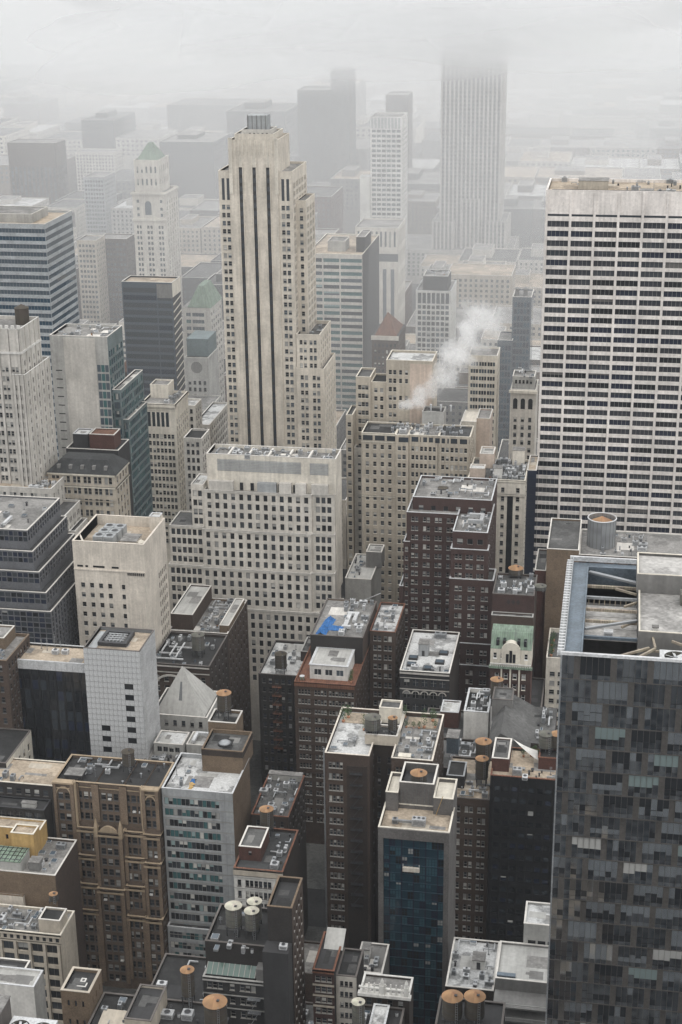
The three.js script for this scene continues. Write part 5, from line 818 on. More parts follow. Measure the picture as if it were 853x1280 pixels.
fireEscape('dark fire escape in the front bay of the planted terrace loft', LOT.terr[0] + 7, LOT.terr[3] + 0.25, LOT.terr[4] - 4, 13, 3.5, 3.4);
fireEscape('red fire escape on the sooty corner loft', LOT.dtank[0] + 5, LOT.dtank[3] + 0.3, LOT.dtank[4] - 3, 8, 3.4, 3.2, 'redledge');
fireEscape('grey fire escape on the soot-black loft front', LOT.tanks3[0] + 10.6, LOT.tanks3[3] + 0.4, LOT.tanks3[4] - 10, 6, 3.7, 3, 'galv');
// ---------------------------------------------------------------- white tiled tower with black glass slab
{
  const R = A('white'), T = top('white'), W = R[1] - R[0], D = R[3] - R[2];
  const b = bld('white_tile_tower', 'white tile-clad tower with few dark windows and a tan roof', {});
  const cells = [[9, [6, 8, 10, 12, 14, 16]], [3, [14, 16, 18]]]; // first tile column and tile rows taken by the windows
  // tile cladding: each tile course stands proud of a dark joint backing
  b.tier(R, 0, T, { wall: 'joint', roof: { key: 'tanroof', par: 1.0, cop: 'copingdark', over: 0.02 } });
  b.done();
  const g = scene.children[scene.children.length - 1], o = b.origin, nx = 13, tw = W / nx, th = 1.8, geo = {};
  const tile = (w, h, turn) => geo[w.toFixed(2) + h.toFixed(2)] ||= (() => { const a = new Acc(); a.box(0.05, w - 0.05, 0.05, h - 0.05, 0, 0.06, 'newtb'); return a.geo(); })();
  const hole = (i, j) => cells.some(([c, rows]) => (i === c || i === c + 1) && rows.includes(j));
  let cnt = 0; const rest = new Acc();
  for (let j = 0; j < 26; j++) for (let i = 0; i < nx; i++) { const y = T - (j + 1) * th, x = i * tw; if (hole(i, j)) continue; if (cnt < 300) { const m = shade(new THREE.Mesh(tile(tw, th), MAT.whitetile)); m.name = 'tile'; m.position.set(R[0] + x - o[0], y, R[3] - o[2]); g.add(m); cnt++; } else rest.box(R[0] + x + 0.035 - o[0], R[0] + x + tw - 0.035 - o[0], y + 0.05, y + th - 0.05, R[3] - o[2], R[3] + 0.06 - o[2], 'newtb'); }
  const nd = 11, td = D / nd; for (let j = 0; j < 26; j++) for (let i = 0; i < nd; i++) { const y = T - (j + 1) * th, z = R[3] - i * td; rest.box(R[1] - o[0], R[1] + 0.06 - o[0], y + 0.05, y + th - 0.05, z - td + 0.05 - o[2], z - 0.05 - o[2], 'nestb'); }
  meshOf('tile_field', { whitetile: rest }, g).userData.kind = 'stuff';
  for (const [c, rows] of cells) for (const j of rows) { const m = shade(new THREE.Mesh(winGeo.tile ||= (() => { const a = new Acc(); a.poly([[0, 0, 0], [2 * tw, 0, 0], [2 * tw, th, 0], [0, th, 0]], [0, 0, 1]); return a.geo(); })(), MAT.gDark)); m.name = 'window'; m.position.set(R[0] + c * tw - o[0], T - (j + 1) * th, R[3] + 0.015 - o[2]); g.add(m); }
  const rf = T - 1; // sunken machine pit on the roof
  const pit = thing('roof_machine_pit', 'square black machine pit with pipes on the white tile tower roof', 'roof machinery', [R[0] + 7.4, rf, R[3] - 8.6]);
  part('curb', 'darkmetal', pit, (a) => { a.box(-4.4, 4.4, 0, 1.2, 3.4, 4.4); a.box(-4.4, 4.4, 0, 1.2, -4.4, -3.4); a.box(-4.4, -3.4, 0, 1.2, -3.4, 3.4); a.box(3.4, 4.4, 0, 1.2, -3.4, 3.4); }); part('pit_floor', 'gravel', pit, (a) => a.box(-3.4, 3.4, 0.02, 0.06, -3.4, 3.4, 't'));
  for (let k = 0; k < 5; k++) part('pipe', 'galv', pit, (a) => a.box(-2.6 + k * 1.1, -2.2 + k * 1.1, 0.06, 0.9, -2.8, 2.6)); for (let k = 0; k < 4; k++) part('pipe', 'duct', pit, (a) => a.box(-3, 3, 0.95, 1.2, -2.4 + k * 1.4, -2.1 + k * 1.4));
  const bd = thing('blue_grey_mat', 'grey membrane strip along the white tile tower roof edge', 'mat', [R[0] + 2.1, rf, R[3] - 8]); part('sheet', 'graceful', bd, (a) => a.box(-1.6, 1, 0.004, 0.1, -6, 6, 'newst'));
  const S = A('dslab', { x1: R[0] - 0.1 }), sT = top('dslab'), s = bld('black_glass_slab', 'black glass slab with white tiled roof edge joined to the tile tower');
  s.tier(S, 0, sT, { wall: 'blackpanel', n: { n: 9, w: 1.8, h: 3.1, fh: 3.3, mt: 3.1, d: 0.06, style: 'none', ml: 0.5, rows: 14, glass: ['gDark', 'gDark', 'gNavy', 'gDark', 'gMid'], frame: 'frameD', blind: 0 }, roof: { key: 'tanroof', par: 0.6, cop: 'whitetile' } });
  s.add('tile_band', 'whitetile', (a) => { for (let k = 0; k < 14; k++) { const w = (S[1] - S[0]) / 14, x = S[0] + k * w; a.box(x + 0.03, x + w - 0.03, sT - 2.8, sT, S[3], S[3] + 0.12, 'newtb'); } });
  const p0 = S[3] + 13.5; s.add('podium', 'gSmoke', (a) => a.box(S[0] - 2, S[1], 0, 51, S[3] + 0.01, p0, 'newt')); for (let k = 0; k < 12; k++) s.add('podium_mullion', 'frameL', (a) => { const x = S[0] - 2 + (S[1] - S[0] + 2) * k / 12; a.box(x - 0.05, x + 0.05, 51, 51.05, S[3] + 0.1, p0, 't'); }); for (let k = 0; k < 5; k++) s.add('podium_strip', 'gSlate', (a) => a.box(S[0] - 1.8, S[1], 51.001, 51.03, S[3] + 1 + k * 2.5, S[3] + 2.6 + k * 2.5, 't')); s.done();
  for (let k = 0; k < 4; k++) mast('thin white mast on the black glass slab roof', S[0] + 6 + k * 2.2, sT - 0.6, S[2] + 2 + (k % 2), 3.2 + (k % 3), 'masts on the black glass slab');
  acUnit('white tank-shaped unit on the black glass slab roof beside its twin', 'white units on the black glass slab', S[0] + 11.6, sT - 0.6, S[2] + 5, 2, 1.4, 1.6, 'whitemetal'); acUnit('white tank-shaped unit on the black glass slab roof beside its twin', 'white units on the black glass slab', S[0] + 14.6, sT - 0.6, S[2] + 4.6, 2, 1.4, 1.6, 'whitemetal');
  const lb = A('lbrown'), t2 = top('lbrown'), l = bld('brown_corner_loft', 'brown brick loft with cluttered roof in front of the stepped dark offices'); l.tier([lb[0] - 6, lb[1], lb[2] - 5, lb[3]], 0, t2 - 6, { wall: 'tanbrick', nwall: 'midbrick', ewall: 'midbrick', e: { n: 7, w: 1.2, rows: 16, fh: 3.4 }, n: { n: 6, w: 1.2, rows: 16 }, roof: { key: 'gravel', par: 0.8, cop: 'tanbrick' } }); l.tier([lb[0] - 2, lb[1] - 4, lb[2] - 4, lb[2] + 5], t2 - 7, t2 - 3, { wall: 'tanbrick', roof: { key: 'gravel', par: 0.4, cop: 'coping' } }); l.done(); scatter('roof of the brown corner loft', 101, [lb[0] - 4, lb[1], lb[2] + 5, lb[3]], t2 - 6.8, 10);
  const sl = bld('arcade_front_block', 'dark narrow block with cream arcade windows beside the beige deck'); sl.tier([-185, -166.5, -392, -372], 0, 66, { wall: 'soot', e: { n: 5, w: 1.6, h: 2.6, fh: 4, mt: 3, rows: 2, style: 'pane', frame: 'offwhite' }, ewall: 'offwhite', roof: { key: 'tar', par: 0.5, cop: 'copingdark' } }); sl.done();
}
// ---------------------------------------------------------------- beige windowless block, stepped dark offices
{
  const R = A('blank'), T = top('blank'), b = bld('beige_blank_block', 'beige stone block with blank upper walls and sunken brown roof pit');
  b.tier(R, 0, T, { wall: 'beigewall', n: { at: [[2.0, 3.4], [5.1, 6.5], [8.2, 9.6], [11.3, 12.7], [16.0, 17.2]], fh: 3.5, mt: 14.6, h: 1.75, rows: 12, frame: 'frameD', sill: 'palegrey', blind: 0.25, d: 0.35 }, e: { n: 5, w: 1.2, h: 2.2, fh: 3.5, mt: 16, ml: 14, mr: 1, rows: 12, blind: 0, d: 0.2, style: 'plain' }, roof: { key: 'tanroof', par: 3.4, cop: 'beigewall', t: 0.5 } });
  for (const [x0, x1] of [[1.2, 3.2], [4, 4.9], [6.6, 10.6], [13, 15.4]]) b.add('vent_slot', 'gDark', (a) => a.box(R[0] + x0, R[0] + x1, T - 9, T - 8.3, R[3], R[3] + 0.02, 'n')); b.add('ledge', 'beigewall', (a) => { a.box(R[0], R[1], T - 10, T - 9.6, R[3] + 0.003, R[3] + 0.3, 'newtb'); });
  b.add('pipe_rack', 'darkmetal', (a) => { for (let k = 0; k < 9; k++) a.box(R[1] - 6 + k * 0.66, R[1] - 5.7 + k * 0.66, T - 11, T - 10.01, R[3], R[3] + 0.4, 'newb'); });
  b.tier([R[1] - 4.2, R[1] - 0.6, R[2] + 0.6, R[2] + 4.4], T - 3.4, T + 2, { wall: 'beigewall', roof: { key: 'whiteroof', par: 0.3, cop: 'whitemetal' } });
  b.add('pit_brace', 'beigewall', (a) => { a.poly([[R[0] + 0.5, T - 0.2, R[3] - 6], [R[0] + 0.5, T - 0.2, R[3] - 7], [R[0] + 5, T - 3.2, R[3] - 1.2], [R[0] + 4, T - 3.2, R[3] - 0.6]]); });
  b.done();
  for (let k = 0; k < 3; k++) for (let m = 0; m < 2; m++) { const c = acUnit('grey cooling tower in the sunken roof of the beige block', 'cooling towers in the beige block roof', R[0] + 7 + m * 3.6 + k * 0.4, T - 3.4, R[3] - 7 - k * 4.4, 3.4, 3.3, 3.8, 'graceful', 1); }
  hatchBox('flat white-topped hut in the sunken roof of the beige block', undefined, R[0] + 17.6, T - 3.4, R[3] - 8, 5.4, 2.4, 6.6, 'beigewall', false);
  roofVent('fat round vent beside the white-topped roof hut', undefined, R[0] + 21.6, T - 3.4, R[3] - 6, 0.8, 2, 'offwhite');
  const s = bld('stepped_dark_offices', 'dark blue-grey office ziggurat with five glazed steps', { most: 300 });
  const st = [['step1', 1], ['step2', 1], ['step3', 1], ['step4', 1], ['step5', 1]];
  st.forEach(([k], i) => { const Q = A(k, { zb: -490 + (i ? 0.003 * i : 0) }), t = top(k), low = i < 4 ? top(st[i + 1][0]) - 1.2 : 0; s.tier([Q[0], Q[1], -478 + i * 0.01, Q[3]], Math.max(0, low), t, { wall: 'stepwall', n: { n: 16, w: (Q[1] - Q[0]) / 16 - 0.28, h: 1.55, fh: 1.85, mt: 0.55, ml: 0.1, mb: 0.05, rows: i < 4 ? 2 : 22, style: 'none', d: 0.2, glass: ['gNavy', 'gDark', 'gSmoke', 'gMid', 'gNavy'], blind: 0.06, blinds: ['blindG'] }, e: { n: 14, w: 1.3, h: 1.5, fh: 1.85, mt: 0.6, ml: 0.1, mb: 0.05, rows: i < 4 ? 2 : 22, style: 'none', d: 0.2, glass: ['gNavy', 'gDark', 'gMid'], blind: 0 }, roof: { key: i ? 'charcoal' : 'gravel', par: i ? 0.25 : 0.5, cop: 'coping' } }); });
  s.done(); const s1 = A('step1'), t1 = top('step1'); scatter('top roof of the stepped dark offices', 102, [s1[0] + 8, s1[1], -476, s1[3]], t1 - 0.5, 6, { white: 0.6 });
  ductRun('slanting white duct on the stepped dark offices', undefined, [[s1[1] - 9, t1 + 0.8, s1[3] - 3], [s1[1] - 9, t1 + 0.8, s1[3] - 9]], 0.9, 'whitemetal');
}
// ---------------------------------------------------------------- stone setback office
{
  const R = A('stone', { deep: 1 }), T = top('stone'), b = bld('stone_setback_office', 'grey limestone office of stacked setbacks with punched windows and open roof plant', { most: 300 });
  const g = 12.9 / 3.6, F = (n, rows, o = {}) => ({ n, w: 1.5, h: 2.4, fh: 3.58, mt: 1.3, ml: 0.5, rows, style: 'pane', frame: 'frameD', d: 0.4, glass: ['gDark', 'gDark', 'gSmoke', 'gMid'], blind: 0.22, blinds: ['blindG', 'blindG', 'blindW'], mb: 0.2, ...o });
  const xr = R[1] - 8.6; // main front and the narrower bay beside it
  b.tier(R, 60, T, { wall: 'limepale', roof: { key: 'gravel', par: 1.4, cop: 'coping' } });
  for (const [u0, u1] of [[4, 35], [38.2, 45]]) { b.add('louver_panel', 'concrete', (a) => a.box(R[0] + u0, R[0] + u1, T - 6.2, T - 1.7, R[3], R[3] + 0.05, 'n')); for (let k = 0; k < 7; k++) b.add('louver', 'graceful', (a) => a.box(R[0] + u0, R[0] + u1, T - 6 + k * 0.6, T - 5.8 + k * 0.6, R[3] + 0.05, R[3] + 0.16, 'ntb')); }
  for (const [u0, u1, key] of [[1, 10, 'palegrey'], [19, 26, 'graceful'], [27, 31.5, 'palegrey'], [33, 37, 'palegrey'], [39, 45, 'palegrey']]) b.add('plant_box', key, (a) => a.box(R[0] + u0, R[0] + u1, T - 13.2, T - 9.4 - (u0 % 3) * 0.3, R[3] + 0.02, R[3] + 1.8, 'newt'));
  for (const u of [12.2, 16.2, 26.4, 32]) b.add('plant_post', 'gDark', (a) => a.box(R[0] + u, R[0] + u + 1.2, T - 13.2, T - 10.4, R[3] + 0.02, R[3] + 0.4, 'newt'));
  let y = T - 13.2, f = 2.4; // tiers of four rows
  const tiers = [[y, f, 0], [y - 14.7, f + 1.5, -0.6], [y - 29.4, f + 3.0, -1.2]];
  tiers.forEach(([yt, fw, dx], i) => {
    b.tier([R[0] - 1 + dx, xr, R[3] - 8, R[3] + fw], 30, yt, { wall: 'greystone', n: F(13, 4, { mt: 1.0, bands: [[0.003, 0.5, 0.25, 'palegrey']] }), roof: { key: 'gravel', par: 0.3, cop: 'palegrey' } });
    b.tier([xr + 0.003, R[1] - 0.3 - dx * 0.2, R[3] - 8 + 0.01, R[3] + fw - 1.1], 30, yt - 0.004, { wall: 'greystone', n: F(3, 4, { mt: 1.0, ml: 1, bands: [[0.003, 0.5, 0.25, 'palegrey']] }), roof: { key: 'gravel', par: 0.3, cop: 'palegrey' } });
  });
  b.tier([R[0] + 12, R[1] + 1, R[3] - 8, R[3] + f + 4.6], 0, y - 44.4, { wall: 'greystone', n: F(12, 8, { mt: 1.6, bands: [[0.003, 0.5, 0.25, 'palegrey']] }), roof: { key: 'gravel', par: 0.4, cop: 'palegrey' } });
  // west wing, one step lower
  b.tier([R[0] - 5.8, R[0] - 1.1, R[3] - 10, R[3] + 2.0], 30, T - 11.4, { wall: 'greystone', n: F(2, 4, { mt: 2.2 }), roof: { key: 'whiteroof', par: 0.4, cop: 'palegrey' } });
  b.tier([R[0] - 14.5, R[0] - 1.3, R[3] - 12, R[3] + 3.2], 30, y - 14.2, { wall: 'greystone', n: F(6, 4, { mt: 1.1, bands: [[0.003, 0.5, 0.25, 'palegrey']] }), roof: { key: 'greyroof', par: 0.3, cop: 'palegrey' } });
  b.tier([R[0] - 15, R[0] - 1.7, R[3] - 12.01, R[3] + 4.6], 0, y - 29.2, { wall: 'greystone', n: F(6, 9, { mt: 1.1, bands: [[0.003, 0.5, 0.25, 'palegrey']] }), roof: { key: 'gravel', par: 0.3, cop: 'palegrey' } });
  b.done();
  scatter('open plant roof of the stone setback office', 111, [R[0] + 1, R[1] - 1, R[2], R[3]], T - 1.4, 26, { white: 0.5, big: 0.55, keep: 0.8 });
  for (let k = 0; k < 5; k++) ductRun('pale roof beam across the open plant roof of the stone office', 'pale beams on the stone office roof', [[R[0] + 8 + k * 7.4, T - 0.3, R[3] - 0.8], [R[0] + 8 + k * 7.4, T - 0.3, R[3] - 9]], 0.7, 'coping', 'roof_beam');
}
// ---------------------------------------------------------------- slender limestone skyscraper
{
  const b = bld('limestone_skyscraper', 'tall slender limestone skyscraper with three dark vertical stripes and roof lantern');
  const R = A('fifth'), Tp = A('fifthTop'), T = top('fifthTop'), z = R[3];
  // shaft: left and right window columns, three dark recessed stripes between broad blank piers
  const x0 = R[0], x1 = R[1], W = x1 - x0, sh = 196;
  const win = { fh: 3.42, h: 1.9, w: 1.5, gap: 0.55, per: 2, frame: 'frameL', blind: 0.3, mt: 3, d: 0.3, glass: ['gMid', 'gSlate', 'gMid', 'gDark'] };
  const stripes = [9.0, 14.8, 20.6], at = [[1.0, 2.5], [3.0, 4.5], [26.6, 28.1], [28.6, 30.1]];
  b.tier([x0, x1, z - 30, z], 0, sh, { wall: 'limestone', n: { ...win, at, mt: 14, rows: 36 }, e: { ...win, n: 5, mt: 5, rows: 40 }, roof: { key: 'gravel', par: 0.8, cop: 'limestone' } });
  b.tier([Tp[0], Tp[1], z - 24, z + 0.5], 60, T, { wall: 'limestone', roof: { key: 'gravel', par: 1.6, cop: 'limestone' } });
  b.tier([x1 - 0.01, x1 + 4.2, z - 26, z - 7], 0, 183, { wall: 'limestone', e: { ...win, n: 3, rows: 34 }, n: { ...win, n: 1, per: 1, rows: 34 }, roof: { key: 'gravel', par: 0.5, cop: 'limestone' } });
  for (const u of stripes) { b.add('stripe', 'charcoal', (a) => a.box(x0 + u, x0 + u + 1.5, 60, T - 11, z + 0.5, z + 0.52, 'n')); for (let k = 0; k < 39; k++) b.add('stripe_window', k % 5 === 3 ? 'gMid' : 'gSmoke', (a) => a.box(x0 + u + 0.1, x0 + u + 1.4, T - 14 - k * 3.42, T - 12 - k * 3.42, z + 0.52, z + 0.56, 'n')); for (const e of [-0.35, 1.5]) b.add('stripe_pier', 'limestone', (a) => a.box(x0 + u + e, x0 + u + e + 0.35, 60, T - 9.5, z + 0.5, z + 0.95, 'newt')); b.add('stripe_cap', 'limepale', (a) => a.poly([[x0 + u - 0.3, T - 11, z + 0.7], [x0 + u + 2, T - 11, z + 0.7], [x0 + u + 0.85, T - 4, z + 0.7]], [0, 0, 1])); }
  for (const u of [0.9, 26.4]) for (const s of [0, 2.1]) b.add('shoulder_window', 'gMid', (a) => a.box(x0 + u + 0.4 + s, x0 + u + 1.6 + s, sh - 12, sh - 3, z, z + 0.03, 'n'));
  b.tier([Tp[0] + 2, Tp[1] - 2, z - 21, z - 1.6], T - 1.7, T + 2.2, { wall: 'limestone', roof: { key: 'gravel', par: 0.4, cop: 'limepale' } }); for (const u of [-0.2, 1.0]) b.add('corner_buttress', 'limepale', (a) => a.box(u < 0 ? Tp[0] - 0.3 : Tp[1] - 1.3, u < 0 ? Tp[0] + 1.3 : Tp[1] + 0.3, T - 22, T + 0.9, z + 0.5, z + 0.8, 'newt'));
  for (let k = 0; k < 12; k++) b.add('crown_rib', 'limepale', (a) => { const x = Tp[0] + 0.4 + k * (Tp[1] - Tp[0] - 1) / 11; a.box(x, x + 0.4, T - 6, T - 0.2, z + 0.5, z + 0.75, 'newt'); });
  b.tier([Tp[0] + 4, Tp[1] - 4, z - 18, z - 6], T - 1.6, T + 3.4, { wall: 'palegrey', n: { n: 6, w: 0.9, h: 2.2, rows: 1, mt: 1.2, style: 'plain' }, roof: { key: 'gravel', par: 0.5, cop: 'coping' } });
  b.add('lantern', 'graceful', (a) => a.box(Tp[0] + 6, Tp[1] - 6, T + 2.8, T + 9, z - 15, z - 8, 'newst')); for (let k = 0; k < 5; k++) b.add('lantern_fin', 'concretedark', (a) => { const x = Tp[0] + 6.2 + k * 1.9; a.box(x, x + 0.2, T + 3, T + 9.2, z - 8, z - 7.8); });
  const w1 = A('fifthW1'), w2 = A('fifthW2');
  b.tier([x1 + 0.2, w1[1], z - 26, z + 0.2], 0, top('fifthW1'), { wall: 'limestone', n: { ...win, n: 2, per: 2, w: 1.3, gap: 0.5, mt: 2.4, rows: 20 }, e: { ...win, n: 5, per: 1, mt: 2.6, rows: 4 }, roof: { key: 'greyroof', par: 1.4, cop: 'limepale' } });
  b.tier([x1 + 0.21, w2[1], z - 26.2, z + 1.4], 0, top('fifthW2'), { wall: 'limestone', n: { ...win, n: 2, per: 2, w: 1.4, gap: 0.5, mt: 3, rows: 18 }, e: { ...win, n: 6, per: 1, w: 1.2, mt: 3, rows: 18 }, roof: { key: 'greyroof', par: 1, cop: 'limepale' } });
  b.done();
  scatter('wing roof of the limestone skyscraper', 112, [x1 + 0.6, w1[1], z - 20, z], top('fifthW1') - 1.4, 7, { white: 0.6 });
}
// ---------------------------------------------------------------- beige wide block and its taller back
{
  const R = A('xbeige'), T = top('xbeige'), b = bld('beige_office_block', 'wide beige brick office with rows of paired windows and flat-topped crowded roof', { most: 300 });
  const sash = { w: 1.35, h: 1.95, gap: 0.5, fh: 3.55, frame: 'frameL', sill: 'limepale', blind: 0.35, mt: 1.6, glass: ['gDark', 'gMid', 'gDark', 'gSmoke'], mb: 0.4 };
  const W = R[1] - R[0]; // three bays with the centre slightly forward
  b.tier([R[0], R[0] + 13.5, R[2], R[3]], 0, T, { wall: 'sand', n: { ...sash, n: 4, mt: 4.6, rows: 20, bands: [[0.2, 0.5, 0.2, 'offwhite'], [3.2, 0.4, 0.25, 'offwhite'], [26, 0.4, 0.2, 'offwhite']] }, roof: { key: 'tar', par: 0.5, cop: 'offwhite' } });
  b.tier([R[0] + 13.51, R[0] + 18.6, R[2], R[3] + 0.8], 0, T - 0.1, { wall: 'sand', n: { ...sash, n: 1, per: 2, mt: 4.4, rows: 20 }, roof: { key: 'gravel', par: 0.4, cop: 'offwhite' } });
  b.tier([R[0] + 18.61, R[0] + 30.4, R[2], R[3] - 0.4], 0, T - 0.2, { wall: 'sand', n: { ...sash, n: 3, per: 2, w: 1.3, mt: 4.6, rows: 20, pier: { w: 0.7, d: 0.2 } }, roof: { key: 'gravel', par: 0.4, cop: 'offwhite' } });
  b.tier([R[0] + 30.41, R[1], R[2], R[3]], 0, T - 0.05, { wall: 'sand', n: { ...sash, n: 3, per: 2, w: 1.3, mt: 4.6, rows: 20, pier: { w: 0.7, d: 0.2 } }, e: { ...sash, n: 4, rows: 20 }, roof: { key: 'slate', par: 0.4, cop: 'offwhite' } });
  for (let k = 0; k < 9; k++) b.add('attic_window', 'gMid', (a) => { const x = R[0] + 0.6 + k * W / 9; a.box(x, x + W / 9 - 0.9, T - 2.9, T - 0.9, R[3] + (k === 3 ? 0.82 : k > 3 && k < 6 ? -0.38 : 0.02), R[3] + (k === 3 ? 0.84 : k > 3 && k < 6 ? -0.36 : 0.04), 'n'); });
  b.tier([R[0] + 22, R[1] - 12, R[2] - 8, R[2] - 0.02], 60, T + 5, { wall: 'concrete', roof: { key: 'greyroof', par: 0.5, cop: 'concrete' } });
  b.done();
  scatter('crowded roof of the wide beige office', 121, [R[0] + 10, R[1] - 2, R[2], R[3] - 1], T - 0.6, 26, { white: 0.5, big: 0.5 });
  for (let k = 0; k < 3; k++) roofVent('bright-topped exhaust stack behind the wide beige office roof', 'bright exhaust stacks', R[0] + 25 + k * 4, T + 4.5, R[2] - 4, 0.35, 2.4, 'whitemetal');
  const Bt = A('xbackT'), Bl = A('xbackL'), c = bld('beige_tall_office', 'tall beige office with blank tan side wall rising behind the steam');
  c.tier([Bl[0], Bl[0] + 6, Bl[2], Bl[3]], 0, top('xbackL'), { wall: 'sand', n: { ...sash, n: 3, per: 1, mt: 3.4, rows: 14 }, roof: { key: 'greyroof', par: 0.6, cop: 'offwhite' } });
  c.tier([Bl[0] + 6.01, Bt[0], Bl[2], Bl[3] - 1], 0, top('xbackL') - 2.2, { wall: 'sand', n: { ...sash, n: 2, per: 1, mt: 2.4, rows: 14 }, roof: { key: 'tar', par: 0.6, cop: 'offwhite' } });
  c.tier([Bt[0] + 0.01, Bt[1], Bt[2], Bt[3]], 0, top('xbackT'), { wall: 'sand', nwall: 'sand', n: { ...sash, at: [[1, 2.3], [2.8, 4.1], [5.2, 6.4], [7.6, 8.8]], mt: 4, rows: 16, skip: (bay, j, a) => a > 5 && j % 3 === 2 }, roof: { key: 'whiteroof', par: 0.8, cop: 'offwhite' } });
  c.add('blank_panel', 'pinkwall', (a) => a.box(Bt[0] + 9.6, Bt[1] - 0.2, 90, top('xbackT') - 1.2, Bt[3], Bt[3] + 0.1, 'newt')); c.done();
  const xs = A('xstrip', { dx0: -0.5, x1: LOT.xbackL[0] - 0.1 }), d = bld('narrow_beige_office', 'narrow beige brick office squeezed beside the wide beige one'); d.tier(xs, 0, top('xstrip'), { wall: 'sand', n: { ...sash, n: 1, w: 1.5, mt: 3, rows: 22 }, roof: { key: 'greyroof', par: 0.5, cop: 'offwhite' } }); d.tier([xs[1] + 0.01, R[0] + 0.5, xs[2], xs[3] - 3], 0, 92, { wall: 'palegrey', n: { ...sash, n: 2, w: 1.3, mt: 2, rows: 20 }, roof: { key: 'greyroof', par: 0.5, cop: 'coping' } }); d.done();
  const lo = bld('grey_service_block', 'low grey service block with vents in the slot beside the stone office'); lo.tier([-96, -86, -560, -535], 0, 60, { wall: 'concrete', roof: { key: 'concrete', par: 0.5, cop: 'coping' } }); lo.tier([-90, -84, -556, -548], 59.5, 66, { wall: 'concretedark', roof: { key: 'concrete', par: 0.4, cop: 'coping' } }); lo.done(); scatter('grey service block roof', 122, [-96, -90, -560, -535], 59.5, 8, { white: 0.6 });
}
// ---------------------------------------------------------------- cream office with crowded roof, thin dark glass block
{
  const R = A('yorn'), T = top('yorn'), b = bld('cream_cornice_office', 'cream stone office with dark balcony strip and roof full of machinery');
  b.tier(R, 0, T, { wall: 'limepale', n: { at: [[2, 3.3], [5.4, 6.7], [8.7, 10], [12.6, 13.9], [18.2, 19.6]], fh: 3.6, mt: 3, h: 1.9, rows: 14, frame: 'frameL', blind: 0.25, bands: [[0.1, 0.6, 0.4, 'offwhite'], [5.6, 0.5, 0.5, 'limepale']] }, e: { n: 5, w: 1.2, rows: 12 }, roof: { key: 'greyroof', par: 0.7, cop: 'offwhite' } });
  b.add('dark_strip', 'gDark', (a) => a.box(R[0] + 15, R[0] + 17.2, 30, T - 6.4, R[3], R[3] + 0.02, 'n'));
  b.tier([R[0] + 0.4, R[0] + 6, R[3] - 8, R[3] - 3], T - 0.7, T + 3, { wall: 'pinkwall', roof: { key: 'whiteroof', par: 0.3, cop: 'coping' } }); b.tier([R[0] + 3, R[0] + 8.4, R[2] + 1, R[2] + 10], T - 0.7, T + 5, { wall: 'pinkwall', roof: { key: 'concrete', par: 0.4, cop: 'coping' } }); b.done();
  scatter('machinery roof of the cream cornice office', 131, [R[0] + 7, R[1], R[2], R[3] - 2], T - 0.7, 30, { white: 0.45, big: 0.5, keep: 0.7 });
  hatchBox('white hut among the machines of the cream cornice office', undefined, R[0] + 11, T - 0.7, R[3] - 5, 3.2, 4, 3, 'whitewall', false); hatchBox('pale hut with flat white top behind the cream office machines', undefined, R[1] - 4, T - 0.7, R[2] + 3, 4.6, 6, 4, 'limepale', false);
  const d = A('ydark', { zb: LOT.grace[3] + 0.6 }), e = bld('thin_dark_glass_block', 'thin dark glass block wedged against the white gridded skyscraper'); e.tier(d, 0, top('ydark'), { wall: 'gNavy', roof: { key: 'tanroof', par: 0.4, cop: 'coping' } }); for (let k = 0; k < 20; k++) e.add('floor_line', 'gMid', (a) => a.box(d[0], d[1], 30 + k * 3.3, 30.15 + k * 3.3, d[3], d[3] + 0.04, 'nt')); e.done();
  const p = A('ypink'), q = bld('pink_blank_annex', 'blank pinkish stair annex between the steam and the cream office'); q.tier(p, 0, top('ypink'), { wall: 'pinkwall', roof: { key: 'gravel', par: 0.5, cop: 'coping' } }); q.tier([p[0] - 6, p[0] - 0.01, p[2], p[3] + 2], 0, top('ypink') - 1, { wall: 'limepale', roof: { key: 'limepale', par: 0.2, cop: 'coping' } }); q.done();
}
